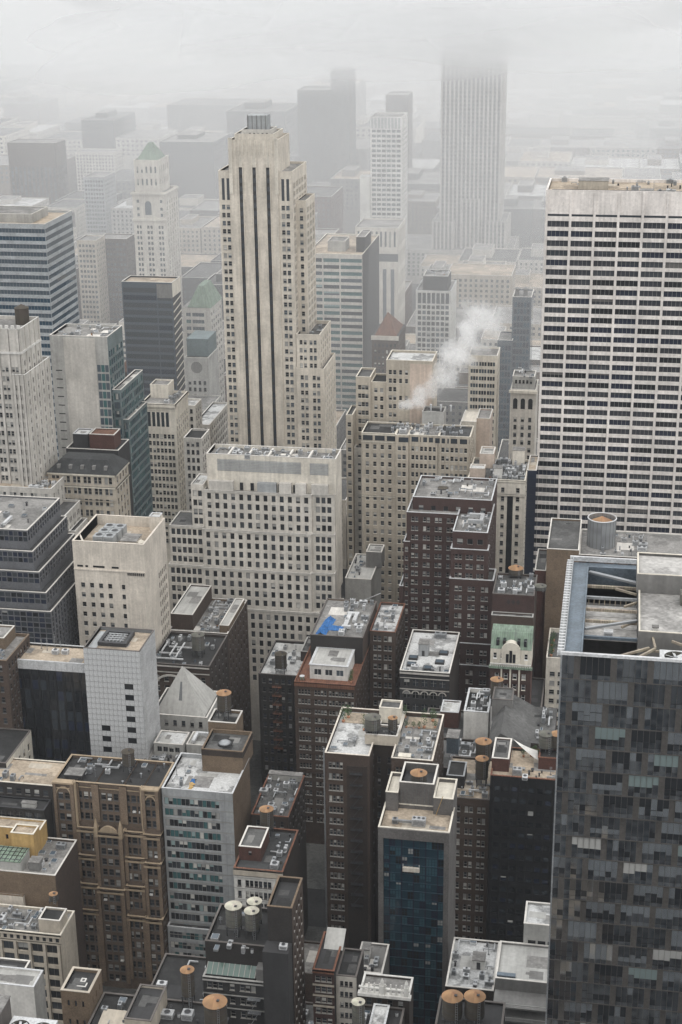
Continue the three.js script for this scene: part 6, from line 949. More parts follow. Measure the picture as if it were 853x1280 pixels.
// ---------------------------------------------------------------- white gridded skyscraper
{
  const R = A('grace', { deep: 6 }), T = top('grace'), b = bld('white_grid_skyscraper', 'huge white travertine skyscraper with a grid of long black windows', { most: 300 });
  const W = R[1] - R[0], pitch = 8.78, at = []; for (let k = 0; k < 10; k++) at.push([0.9 + k * pitch, 0.9 + k * pitch + pitch - 0.95]);
  b.tier(R, 0, T, { wall: 'travertine', n: { at: at.slice(0, 8), fh: 3.62, mt: 11.2, h: 2.25, rows: 44, style: 'strip', frame: 'frameL', glass: ['gGrace', 'gGrace', 'gNavy', 'gSmoke', 'gDark'], blind: 0.1, d: 0.55, blinds: ['gMid', 'gSmoke', 'frameD'] }, roof: { key: 'tanroof', par: 1.0, cop: 'travertine', t: 0.6 } });
  for (let k = 0; k <= 10; k++) b.add('pier', 'travertine', (a) => { const x = R[0] + 0.45 + k * pitch; a.box(x - 0.4, x + 0.4, 0, T - 0.4, R[3], R[3] + 0.45, 'newt'); });
  for (const [a0, a1] of at) b.add('vent_slot', 'gMid', (a) => a.box(R[0] + a0, R[0] + a1, T - 9.4, T - 8.6, R[3], R[3] + 0.02, 'n')); b.done();
  hatchBox('tan roof hut on the white gridded skyscraper', undefined, R[0] + 17, T - 1, R[3] - 12, 11, 3.4, 8, 'sand', false); scatter('tan roof of the white gridded skyscraper', 141, [R[0] + 2, R[0] + 60, R[2], R[3]], T - 1, 16, { white: 0.4, avoid: [[R[0] + 11, R[0] + 23, R[3] - 17, R[3] - 7]] });
  const rw = thing('roof_rail_track', 'dark window-washing track along the white gridded skyscraper roof', 'track', [R[0] + 2, T - 1, R[3] - 4]); part('rail', 'darkmetal', rw, (a) => a.box(0, 60, 0.2, 0.5, -0.15, 0.15)); part('rail', 'darkmetal', rw, (a) => a.box(0, 60, 0.2, 0.5, -2.15, -1.85)); part('sleeper', 'darkmetal', rw, (a) => { for (let k = 0; k < 20; k++) a.box(k * 3, k * 3 + 0.2, 0, 0.19, -2.2, 0.2); });
}
// ---------------------------------------------------------------- stone gothic tower, mansard house, concrete and glass block
{
  const b = bld('grey_gothic_tower', 'pale grey stone tower with crenellated top and stepped lower terraces');
  const sash = { w: 1.15, h: 1.9, gap: 0.3, per: 2, fh: 3.5, frame: 'frameL', blind: 0.4, mt: 2.5, glass: ['gMid', 'gDark', 'gMid'] };
  const t1 = A('gothT'), t2 = A('gothS'), t3 = A('gothL'), t4 = A('gothM');
  b.tier(t1, 40, top('gothT'), { wall: 'palegrey', n: { ...sash, n: 5, mt: 14, rows: 18, pier: { w: 0.9, d: 0.35 } }, e: { ...sash, n: 4, per: 1, mt: 12, rows: 16, pier: { w: 0.8, d: 0.3 } }, roof: { key: 'gravel', par: 1.2, cop: 'whitewall' } });
  for (let k = 0; k < 10; k++) b.add('crenel', 'whitewall', (a) => { const x = t1[0] + k * 2.25; a.box(x, x + 1.1, top('gothT') + 0.16, top('gothT') + 1.5, t1[3] - 0.4, t1[3] + 0.3); }); b.add('crown_band', 'whitewall', (a) => a.box(t1[0], t1[1] + 0.4, top('gothT') - 9, top('gothT') - 8.2, t1[2], t1[3] + 0.5, 'newtb'));
  b.tier([t2[1] - 5, t2[1], t2[2], t2[3]], 40, top('gothS'), { wall: 'palegrey', n: { ...sash, n: 2, mt: 4, rows: 15, pier: { w: 0.8, d: 0.3 } }, e: { ...sash, n: 5, per: 1, mt: 3, rows: 14, pier: { w: 0.7, d: 0.3 } }, roof: { key: 'gravel', par: 0.8, cop: 'whitewall' } });
  b.tier([t3[0], t3[1], t3[2] - 8, t3[3]], 30, top('gothL'), { wall: 'palegrey', n: { ...sash, n: 8, mt: 2, rows: 6 }, e: { ...sash, n: 4, per: 1, rows: 6 }, roof: { key: 'tanroof', par: 0.8, cop: 'whitewall' } });
  b.tier([t4[0], t4[1], t4[2] - 4, t4[3]], 0, top('gothM'), { wall: 'palegrey', n: { ...sash, n: 8, mt: 2.4, rows: 10 }, e: { ...sash, n: 4, per: 2, mt: 2.4, rows: 16 }, roof: { key: 'greyroof', par: 0.7, cop: 'whitewall' } });
  b.tier([t4[1] + 0.01, t4[1] + 2.4, t4[2] - 4, t4[3] - 4], 0, top('gothM') - 7, { wall: 'palegrey', e: { ...sash, n: 4, per: 1, rows: 14 }, n: { ...sash, n: 1, per: 1, rows: 12 }, roof: { key: 'greyroof', par: 0.6, cop: 'whitewall' } }); b.done();
  const pt = thing('water_tank', 'dark tank house rising behind the crenellated stone tower top', 'water tank', [t1[1] - 4, top('gothT') - 1.2, t1[2] + 6]); geoMesh('barrel', cyl(2.6, 2.6, 6, 18), 'tankwood', pt, 0, 3, 0); geoMesh('tank_roof', new THREE.ConeGeometry(2.8, 1.4, 18), 'tankwood', pt, 0, 6.7, 0);
  scatter('lower terrace of the grey gothic tower', 151, [t3[1] - 8, t3[1], t3[2], t3[3]], top('gothL') - 0.8, 8, { white: 0.7, keep: 0.8 });
  const M = A('mansg'), mt = top('mansg'), m = bld('slate_mansard_house', 'tan stone house with dark slate mansard roof and dormers');
  m.tier(M, 0, mt, { wall: 'sand', nwall: 'sand', n: { n: 6, per: 2, w: 1.3, h: 2.6, fh: 4.4, mt: 1.2, rows: 6, frame: 'frameL', bands: [[0.003, 0.6, 0.6, 'offwhite'], [5, 0.5, 0.5, 'offwhite'], [10.5, 0.4, 0.3, 'sand']] }, e: { n: 4, w: 1.6, h: 2.6, fh: 4.4, mt: 1.2, rows: 6, frame: 'frameL', bands: [[0.003, 0.6, 0.6, 'offwhite'], [5, 0.5, 0.5, 'offwhite']] }, roof: { key: 'slate', par: 0 } });
  m.add('slate_slope', 'slate', (a) => { const e = 0.5, x0 = M[0] - e, x1 = M[1] + e, z0 = M[2] - e, z1 = M[3] + e, i = 4.6, y = mt + 0.05, r = mt + 4.4; a.poly([[x0, y, z1], [x1, y, z1], [x1 - i, r, z1 - i], [x0 + i, r, z1 - i]]); a.poly([[x1, y, z1], [x1, y, z0], [x1 - i, r, z0 + i], [x1 - i, r, z1 - i]]); a.poly([[x0, y, z0], [x0, y, z1], [x0 + i, r, z1 - i], [x0 + i, r, z0 + i]]); a.poly([[x1, y, z0], [x0, y, z0], [x0 + i, r, z0 + i], [x1 - i, r, z0 + i]]); a.poly([[x0 + i, r, z1 - i], [x1 - i, r, z1 - i], [x1 - i, r, z0 + i], [x0 + i, r, z0 + i]]); });
  for (let k = 0; k < 5; k++) m.add('dormer', 'concretedark', (a) => { const x = M[0] + 4 + k * 4.6; a.box(x - 0.6, x + 0.6, mt + 1, mt + 2.8, M[3] - 3.6, M[3] - 0.9, 'newt'); }); m.done();
  const rb = bld('red_penthouse_block', 'low red-walled penthouse and white hut behind the slate mansard'); rb.tier([-207, -186, -560, -546], 0, 103, { wall: 'charcoal', roof: { key: 'tar', par: 0.3, cop: 'coping' } }); rb.tier([-198, -188, -556, -548], 102.6, 108.5, { wall: 'redbrick', roof: { key: 'tilered', par: 0.3, cop: 'coping' } }); rb.tier([-205, -199, -556, -549], 102.6, 108, { wall: 'charcoal', roof: { key: 'whiteroof', par: 0.3, cop: 'whitemetal' } }); rb.done();
  const C = A('conc', { zb: LOT.conc[2] - 6 }), ct = top('conc'), c = bld('concrete_core_tower', 'pale concrete slab tower with green-blue glass steps at its side');
  c.tier(C, 0, ct, { wall: 'concrete', ewall: 'tealpanel', e: { n: 7, w: 1.8, h: 2.6, fh: 3.6, mt: 6, rows: 24, style: 'none', glass: ['gTeal', 'gBlue', 'gSlate', 'gTeal'], blind: 0.1 }, roof: { key: 'gravel', par: 1.0, cop: 'coping' } });
  c.add('core_panel', 'palegrey', (a) => a.box(C[0] + 5.6, C[0] + 18.4, 60, ct - 0.6, C[3], C[3] + 0.25, 'newt')); for (let k = 0; k < 11; k++) c.add('stair_slot', 'gDark', (a) => a.box(C[0] + 1.6, C[0] + 4.2, ct - 14.2 - k * 3.55, ct - 13.8 - k * 3.55, C[3], C[3] + 0.02, 'n')); for (let k = 0; k < 13; k++) for (let q = 0; q < 3; q++) c.add('core_window', q === 1 ? 'gTeal' : 'gSlate', (a) => a.box(C[0] + 18.7 + q * 1.6, C[0] + 20.1 + q * 1.6, ct - 14 - k * 3.6, ct - 11.2 - k * 3.6, C[3], C[3] + 0.03, 'n'));
  for (const [k, i] of [['conc2', 0], ['conc3', 1]]) { const Q = A(k, { x0: i ? LOT.conc2[1] - 0.02 : C[1] + 0.01, x1: LOT[k][1] + (i ? 1 : 1.6) }); c.tier(Q, 0, top(k), { wall: 'tealpanel', n: { n: 3, w: 1.1, h: 2.6, fh: 3.6, mt: 1.5, rows: 22, style: 'none', glass: ['gTeal', 'gBlue', 'gSlate'] }, e: { n: 14, w: 1.7, h: 2.6, fh: 3.6, mt: 1.5, rows: 22, style: 'none', glass: ['gTeal', 'gTeal', 'gBlue', 'gSlate', 'gMid'], blind: 0.08, blinds: ['blindT'] }, roof: { key: 'gravel', par: 0.6, cop: 'coping' } }); }
  c.done(); scatter('top of the concrete core tower', 152, C, ct - 1, 12, { white: 0.6 });
  // teal banded office
  const D = A('banded'), dt = top('banded'), d = bld('teal_banded_office', 'broad office tower banded in pale spandrels and teal glass'), at = [[0.2, D[1] - D[0] - 0.2]], ae = [[0.2, D[3] - D[2] - 0.2]];
  d.tier(D, 0, dt, { wall: 'bandpanel', n: { at, fh: 3.6, mt: 2.2, h: 2.0, rows: 40, style: 'strip', frame: 'frameL', glass: ['gSlate', 'gBlue', 'gSlate'], blind: 0, d: 0.2 }, e: { at: ae, fh: 3.6, mt: 2.2, h: 2.0, rows: 40, style: 'strip', frame: 'frameL', glass: ['gSlate', 'gBlue', 'gSlate'], blind: 0, d: 0.2 }, roof: { key: 'tanroof', par: 1, cop: 'coping' } });
  d.tier([D[0] + 8, D[0] + 36, D[2] + 8, D[3] - 8], dt - 1, dt + 3, { wall: 'concrete', roof: { key: 'gravel', par: 0.4, cop: 'coping' } }); d.done();
  // beige grid office, dark tower, green hip-roofed tower and small neighbours
  const G = A('gridb'), gt = top('gridb'), g = bld('cream_grid_office', 'cream stone office with tall attic windows and heavy cornice');
  g.tier([G[0], G[1], G[2], G[3]], 0, gt, { wall: 'limepale', n: { n: 4, per: 2, w: 1.3, gap: 0.3, h: 1.9, fh: 3.2, mt: 13.4, rows: 16, frame: 'frameL', blind: 0.25, bands: [[0.1, 1.2, 0.6], [2.2, 0.4, 0.3]] }, e: { n: 6, w: 1.5, h: 1.9, fh: 3.2, mt: 7, rows: 20, frame: 'frameL', bands: [[0.1, 1.2, 0.6]] }, roof: { key: 'gravel', par: 0.8, cop: 'limepale' } });
  for (let k = 0; k < 6; k++) g.add('attic_window', 'gMid', (a) => a.box(G[0] + 0.8 + k * 2, G[0] + 2.1 + k * 2, gt - 10, gt - 3.6, G[3], G[3] + 0.03, 'n')); g.tier([G[0] + 1, G[0] + 9, G[2], G[2] + 9], gt - 1, gt + 5, { wall: 'limepale', roof: { key: 'gravel', par: 0.5, cop: 'limepale' } }); g.done(); scatter('roof of the cream grid office', 153, [G[0] + 9, G[1], G[2], G[3]], gt - 0.8, 8, { white: 0.7 });
  const K = A('darkt'), kt = top('darkt'), k = bld('dark_slate_tower', 'dark slate office tower with white zigzag end wall');
  k.tier(K, 0, kt, { wall: 'charcoal', nwall: 'gSlate', n: { at: [[0.5, 18.2], [18.8, 26.2]], fh: 3.9, mt: 3, h: 2.5, rows: 20, style: 'strip', frame: 'charcoal', glass: ['gNavy', 'gSmoke', 'gMid'], d: 0.12, blind: 0 }, roof: { key: 'tanroof', par: 0.8, cop: 'coping' } });
  k.add('end_wall_cap', 'offwhite', (a) => a.box(K[1], K[1] + 0.2, kt - 7.5, kt - 0.2, K[2], K[3], 'newtb')); k.add('front_patch', 'concretedark', (a) => a.box(K[0] + 18.6, K[1] - 0.1, kt - 8, kt - 0.8, K[3], K[3] + 0.1, 'newtb')); for (let q = 0; q < 15; q++) k.add('end_wall_stripe', 'offwhite', (a) => { const y = kt - 11 - q * 3.9; a.poly([[K[1] + 0.12, y, K[3] - 0.5], [K[1] + 0.12, y - 0.9, K[3] - 0.5], [K[1] + 0.12, y + 0.9, K[2] + 0.5], [K[1] + 0.12, y + 1.8, K[2] + 0.5]], [1, 0, 0]); }); k.done();
  const H = A('green'), ht = top('green'), h = bld('green_hip_tower', 'pale stone tower with flat-topped green copper hip roof');
  h.tier(H, 0, ht, { wall: 'palegrey', n: { at: [[2, 4.6], [5.4, 12]], fh: 3.8, mt: 3, h: 2, rows: 22, style: 'strip', glass: ['gTeal', 'gSlate', 'gSlate'], frame: 'frameL', blind: 0 }, e: { n: 5, w: 2.4, h: 2, fh: 3.8, mt: 3, rows: 20, style: 'plain', glass: ['gSlate'] }, roof: { key: 'gravel', par: 0 } });
  h.add('hip_roof', 'copper', (a) => { const x0 = H[0] + 3, x1 = H[1] + 0.5, z0 = H[2], z1 = H[3] + 0.3, y = ht + 0.02, r = ht + 11, i = 5; const B = [[x0, y, z1], [x1, y, z1], [x1, y, z0], [x0, y, z0]], C2 = [[x0 + i, r, z1 - i], [x1 - i, r, z1 - i], [x1 - i, r, z0 + i], [x0 + i, r, z0 + i]]; for (let q = 0; q < 4; q++) a.poly([B[q], B[(q + 1) % 4], C2[(q + 1) % 4], C2[q]]); a.poly(C2); }); h.done();
  const ar = A('arch'), at2 = top('arch'), r = bld('arched_gable_office', 'weathered office with big round arch under a glazed green top'); r.tier(ar, 0, at2 - 9, { wall: 'concrete', n: { n: 4, w: 1.4, rows: 14, mt: 12, blind: 0.1 }, roof: { key: 'gravel', par: 0.4, cop: 'coping' } }); r.add('green_attic', 'tealpanel', (a) => a.box(ar[0] + 0.5, ar[1] - 0.5, at2 - 9, at2, ar[2], ar[3] - 3, 'newst')); r.add('round_arch', 'concretedark', (a) => { const x = (ar[0] + ar[1]) / 2, y = at2 - 14; const n = 16, pts = []; for (let q = 0; q < n; q++) pts.push([x + Math.cos(q * 2 * Math.PI / n) * 3, y + Math.sin(q * 2 * Math.PI / n) * 3, ar[3] + 0.04]); a.poly(pts, [0, 0, 1]); }); r.tier([ar[0] - 1, ar[1] + 6, ar[3] + 0.1, ar[3] + 26], 0, 70, { wall: 'concrete', n: { n: 5, w: 1.6, rows: 12, fh: 3.8 }, e: { n: 7, w: 1.8, rows: 12, fh: 3.8 }, roof: { key: 'gravel', par: 0.8, cop: 'palegrey' } }); r.done();
  for (const [kk, lab, wl, rf] of [['lowA', 'low stone block with pale flat top beside the cream grid office', 'palegrey', 'whiteroof'], ['lowB', 'low stone block with dark sunken top beside the limestone skyscraper', 'palegrey', 'tar'], ['lowC', 'long low stone block with white roof against the limestone skyscraper', 'palegrey', 'whiteroof']]) { const q = A(kk, { dx0: -4 }), z = bld('low_stone_block', lab); z.tier(q, 0, top(kk), { wall: wl, n: { n: 3, w: 1.3, rows: 12 }, e: { n: Math.round((q[3] - q[2]) / 3.2), w: 1.5, rows: 14 }, roof: { key: rf, par: 0.7, cop: 'coping' } }); z.done(); }
}
// ---------------------------------------------------------------- misty middle distance
{
  const m = bld('copper_pyramid_tower', 'pale stone tower with arched crown and green copper pyramid roof'), R = A('merc'), T = top('merc'), Q = A('mercT', { zb: LOT.merc[2] + 3 }), t = top('mercT');
  m.tier(R, 0, T, { wall: 'greystone', n: { at: [[2, 3.4], [4, 5.4], [9.2, 10.8], [11.4, 13], [17, 18.4], [19, 20.4]], fh: 3.6, mt: 22, h: 2.1, rows: 26, style: 'plain', glass: ['gSlate', 'gMid'], blind: 0 }, e: { n: 5, w: 1.6, h: 2.6, fh: 3.6, mt: 6, rows: 28, style: 'plain', glass: ['gSlate'], blind: 0 }, roof: { key: 'gravel', par: 0.8, cop: 'greystone' } });
  m.add('cornice', 'greystone', (a) => { a.box(R[0] - 0.9, R[1] + 0.9, T - 1.6, T - 0.4, R[3] + 0.003, R[3] + 0.9, 'newtb'); a.box(R[1] + 0.003, R[1] + 0.9, T - 1.6, T - 0.4, R[2], R[3], 'newtb'); a.box(R[0] - 0.6, R[1] + 0.6, T - 19, T - 17.6, R[3] + 0.003, R[3] + 0.8, 'newtb'); });
  m.add('great_arch_window', 'gSlate', (a) => { const x = (R[0] + R[1]) / 2 - 0.8, y = T - 8, pts = [[x - 2.2, T - 15, R[3] + 0.05], [x + 2.2, T - 15, R[3] + 0.05]]; for (let k = 0; k <= 8; k++) pts.push([x + Math.cos(k * Math.PI / 8) * 2.2, y + Math.sin(k * Math.PI / 8) * 2.2, R[3] + 0.05]); a.poly(pts, [0, 0, 1]); }); for (const u of [3, 19]) for (const d of [5, 10, 14]) m.add('crown_window', 'gSlate', (a) => a.box(R[0] + u, R[0] + u + 1.6, T - d - 2, T - d, R[3], R[3] + 0.04, 'n'));
  m.tier(Q, T - 0.8, t, { wall: 'greystone', n: { n: 5, w: 1.2, h: 4.2, fh: 8, mt: 4.2, rows: 2, style: 'plain', glass: ['gSlate'] }, e: { n: 5, w: 1.6, h: 4.2, fh: 8, mt: 4.2, rows: 2, style: 'plain', glass: ['gSlate'] }, roof: { key: 'gravel', par: 0.6, cop: 'greystone' } });
  m.add('pyramid_roof', 'copper', (a) => { const x0 = Q[0] + 1.6, x1 = Q[1] - 1.2, z0 = Q[2] + 2, z1 = Q[3] - 1.5, y = t - 0.5, c = [(x0 + x1) / 2, t + 11.5, (z0 + z1) / 2], B = [[x0, y, z1], [x1, y, z1], [x1, y, z0], [x0, y, z0]], k = 0.18, C2 = B.map((p) => [c[0] + (p[0] - c[0]) * k, t + 10, c[2] + (p[2] - c[2]) * k]); for (let q = 0; q < 4; q++) a.poly([B[q], B[(q + 1) % 4], C2[(q + 1) % 4], C2[q]]); a.poly(C2); }); m.done();
  const c = bld('curved_teal_office', 'pale office with teal window bands, dark side wall and dark roof house'), C = A('curved'), ct = top('curved'), W = C[1] - C[0];
  c.tier(C, 0, ct, { wall: 'palegrey', ewall: 'charcoal', n: { at: [[0.5, 8.8], [9.6, 18.6], [19.4, W - 0.3]], fh: 3.75, mt: 2.4, h: 2.1, rows: 24, style: 'strip', frame: 'gSlate', glass: ['gTeal', 'gSlate', 'gTeal', 'gMid'], blind: 0.12, blinds: ['blindT'], d: 0.25 }, roof: { key: 'tanroof', par: 0.8, cop: 'offwhite' } });
  const P = A('curvPH'); c.tier([P[0], C[1] - 0.3, P[2] - 14, P[3] - 4], ct - 0.8, top('curvPH'), { wall: 'charcoal', roof: { key: 'gravel', par: 0.4, cop: 'coping' } }); c.tier([C[0] + 10, C[0] + 20, C[3] - 26, C[3] - 12], ct - 0.8, ct + 5, { wall: 'concrete', roof: { key: 'gravel', par: 0.4, cop: 'coping' } }); c.done();
  const s = bld('striped_stone_tower', 'grey stone tower with colonnade top and tall window stripes'), S = A('ston2'), st = top('ston2');
  s.tier(S, 0, st, { wall: 'greystone', n: { n: 9, w: 1.3, h: 10, fh: 16, mt: 2.5, rows: 1, style: 'plain', glass: ['gSlate'] }, e: { n: 8, w: 1.6, h: 10, fh: 14, mt: 2.5, rows: 8, style: 'plain', glass: ['gSlate'] }, roof: { key: 'gravel', par: 0.8, cop: 'coping' } }); for (let k = 0; k < 5; k++) s.add('tall_stripe', 'gSlate', (a) => a.box(S[0] + 2.6 + k * 5.2, S[0] + 5 + k * 5.2, 10, st - 27, S[3], S[3] + 0.04, 'n')); s.add('dark_band', 'gMid', (a) => a.box(S[0], S[1], st - 22, st - 17, S[3], S[3] + 0.05, 'n')); s.done();
  const w = bld('white_grid_tower', 'tall white gridded tower half lost in mist'), Wt = A('wgridT'), wt = top('wgridT'); w.tier(Wt, 0, wt, { wall: 'whitewall', n: { n: 6, w: 3.1, h: 2.1, fh: 3.7, mt: 9.5, rows: 40, style: 'plain', glass: ['gSlate', 'gSlate', 'gMid'], blind: 0, d: 0.4 }, e: { n: 6, w: 3.4, h: 2.1, fh: 3.7, mt: 9.5, rows: 40, style: 'plain', glass: ['gSlate'], blind: 0 }, roof: { key: 'gravel', par: 0.8, cop: 'coping' } }); for (let k = 0; k < 9; k++) w.add('crown_louver', 'graceful', (a) => a.box(Wt[0] + 0.6 + k * 2.6, Wt[0] + 2.4 + k * 2.6, wt - 8.6, wt - 0.6, Wt[3], Wt[3] + 0.1, 'n')); w.tier(A('wgridS', { x1: LOT.wgridT[0] - 0.05 }), 0, top('wgridS'), { wall: 'whitewall', roof: { key: 'whiteroof', par: 0.4, cop: 'whitemetal' } }); w.done();
  const p = bld('red_pyramid_house', 'brown office with red tiled pyramid roof'), Pr = A('redpyr'), pt = top('redpyr'); p.tier(Pr, 0, pt, { wall: 'midbrick', n: { n: 6, w: 1.2, rows: 16, mt: 4, style: 'plain' }, e: { n: 8, w: 1.2, rows: 14, style: 'plain' }, roof: { key: 'slate', par: 0 } }); p.add('pyramid_roof', 'tilered', (a) => { const B = [[Pr[0] + 1.4, pt + 0.02, Pr[3] - 1], [Pr[1] - 1, pt + 0.02, Pr[3] - 1], [Pr[1] - 1, pt + 0.02, Pr[2] + 1], [Pr[0] + 1.4, pt + 0.02, Pr[2] + 1]], ap = [(Pr[0] + Pr[1]) / 2, pt + 11, (Pr[2] + Pr[3]) / 2 + 4]; for (let q = 0; q < 4; q++) a.poly([B[q], B[(q + 1) % 4], ap]); }); p.add('parapet_band', 'greystone', (a) => a.box(Pr[0] - 0.3, Pr[1] + 0.3, pt - 2, pt + 0.3, Pr[3] + 0.003, Pr[3] + 0.4, 'newtb')); p.done();
  const g = bld('white_frame_office', 'white-framed gridded office with dark roof house'), Gr = A('wgrid'), gt = top('wgrid'); g.tier(Gr, 0, gt, { wall: 'whitewall', n: { n: 7, w: 2.0, h: 2.3, fh: 3.25, mt: 8.4, rows: 26, style: 'plain', glass: ['gMid', 'gSlate', 'gDark'], blind: 0.08, d: 0.4 }, e: { n: 8, w: 2.4, h: 2.3, fh: 3.25, mt: 8.4, rows: 26, style: 'plain', glass: ['gSlate'] }, roof: { key: 'gravel', par: 0.8, cop: 'whitemetal' } }); for (let k = 0; k < 7; k++) g.add('attic_window', 'gMid', (a) => { const x = Gr[0] + 1.2 + k * 2.68; a.box(x, x + 2, gt - 7.4, gt - 1.2, Gr[3], Gr[3] + 0.04, 'n'); }); const Gp = A('wgridP', { deep: 8 }); g.tier(Gp, gt - 0.8, top('wgridP'), { wall: 'charcoal', roof: { key: 'gravel', par: 0.8, cop: 'coping' } }); g.done(); scatter('dark roof house of the white-framed office', 161, Gp, top('wgridP') - 0.8, 8, { white: 0.7 });
  // the great stepped skyscraper
  const e = bld('great_stepped_skyscraper', 'giant stepped skyscraper of pale vertical piers fading into the cloud'), E = A('esb'), fin = (n, rows, o = {}) => ({ n, w: 2.1, h: 2.2, fh: 3.5, mt: 3, rows, style: 'plain', glass: ['gMid', 'gSlate', 'gSmoke'], blind: 0, d: 0.3, pier: { w: 1.5, d: 0.7, below: 60, key: 'palegrey' }, ...o });
  e.tier(E, 0, 262, { wall: 'palegrey', nwall: 'concretedark', n: fin(14, 70), e: fin(9, 70), roof: { key: 'gravel', par: 1, cop: 'coping' } }); e.tier(A('esbL'), 0, top('esbL'), { wall: 'palegrey', nwall: 'concretedark', n: fin(5, 12), e: fin(9, 12), roof: { key: 'gravel', par: 1, cop: 'coping' } }); e.tier(A('esbR'), 0, top('esbR'), { wall: 'palegrey', nwall: 'concretedark', n: fin(5, 12), e: fin(9, 12), roof: { key: 'gravel', par: 1, cop: 'coping' } }); e.tier(A('esbC'), 0, top('esbC'), { wall: 'palegrey', nwall: 'concretedark', n: fin(4, 18), roof: { key: 'gravel', par: 1, cop: 'coping' } }); e.tier([E[0] + 8, E[1] - 8, E[2] + 6, E[3] - 6], 261, 288, { wall: 'palegrey', n: fin(9, 9), roof: { key: 'gravel', par: 1, cop: 'coping' } }); e.tier([-215, -90, -1400, -1330], 0, 30, { wall: 'palegrey', n: fin(30, 6), e: fin(16, 6), roof: { key: 'gravel', par: 1, cop: 'coping' } }); e.done();
  const far = (name, label, k, wl, o) => { const q = A(k), z = bld(name, label); z.tier(q, 0, top(k), { wall: wl, n: o, e: o && { ...o, n: Math.max(2, Math.round((q[3] - q[2]) / 4)) }, roof: { key: o?.roof || 'gravel', par: 0.7, cop: 'coping' } }); z.done(); return q; };
  const pl = (n, o = {}) => ({ n, w: 1.8, h: 2, fh: 3.7, mt: 3, rows: 40, style: 'plain', glass: ['gSlate', 'gMid'], blind: 0, ...o });
  far('brown_mist_tower', 'square brown tower with blank crown standing in mist', 'fbrown', 'midbrick', pl(11, { w: 2.6, h: 3, mt: 24 })); far('blue_grid_tower', 'blue-grey gridded tower in the mist', 'fgrid', 'graceful', pl(7)); far('wide_mist_block', 'wide pale block faintly seen behind the blue-grey gridded tower', 'fwide', 'greystone', pl(12)); far('tan_mist_block', 'tan mid-rise beside the foot of the copper pyramid tower', 'fbA', 'sand', pl(5)); far('brown_mist_block', 'brown mid-rise behind the dark slate tower', 'fbB', 'midbrick', pl(8));
  far('long_beige_block', 'long beige flat-roofed block before the giant stepped skyscraper', 'lowbig', 'sand', pl(12, { roof: 'tanroof' })); const db = far('dark_blue_tower', 'dark blue glass tower beside the avenue canyon', 'dblue', 'gSlate', pl(5, { glass: ['gNavy', 'gBlue'], w: 1.4, h: 2.6 })); far('dark_blue_annex', 'lower dark blue glass wing in the steam', 'dblueL', 'gSlate', pl(4, { glass: ['gNavy', 'gBlue'], w: 1.3, h: 2.6 }));
  far('pale_steam_office', 'pale office with triple windows just behind the steam plume', 'pale', 'limepale', pl(3, { per: 3, w: 1.0, gap: 0.2, h: 1.9, fh: 3.4 }));
  for (const s2 of [0, 1]) roofVent('round-capped stack on the dark blue tower roof', 'stacks on the dark blue tower', db[0] + 2 + s2 * 4.5, top('dblue') - 0.7, db[3] - 6, 1.1, 4, 'concretedark');
  const o = A('ornR'), ot = top('ornR'), q = bld('arched_loggia_office', 'grey ornate office with arched loggia under a deep cornice'); q.tier(o, 0, ot - 7, { wall: 'greystone', n: { n: 3, w: 1.4, h: 2, fh: 3.6, mt: 13, rows: 12 }, roof: { key: 'gravel', par: 0.6, cop: 'coping' } }); q.add('cornice', 'limepale', (a) => a.box(o[0] - 0.6, o[1] + 0.6, ot - 8.4, ot - 7.2, o[3] + 0.003, o[3] + 1, 'newtb')); for (let k = 0; k < 3; k++) q.add('loggia_arch', 'gDark', (a) => { const x = o[0] + 2.3 + k * 3.4, y = ot - 12, pts = [[x - 1, ot - 16, o[3] + 0.04], [x + 1, ot - 16, o[3] + 0.04]]; for (let j = 0; j <= 6; j++) pts.push([x + Math.cos(j * Math.PI / 6), y + Math.sin(j * Math.PI / 6), o[3] + 0.04]); a.poly(pts, [0, 0, 1]); }); q.tier([o[0] + 0.5, o[1] - 1, o[2] + 3, o[3] - 4], ot - 8, ot - 2, { wall: 'concrete', n: { n: 5, w: 1, h: 1.6, rows: 1, mt: 1.6 }, roof: { key: 'gravel', par: 0.5, cop: 'coping' } }); q.done(); scatter('roof of the arched loggia office', 162, [o[0], o[1], o[2], o[3] - 1], ot - 2.5, 6, { white: 0.6 });
}
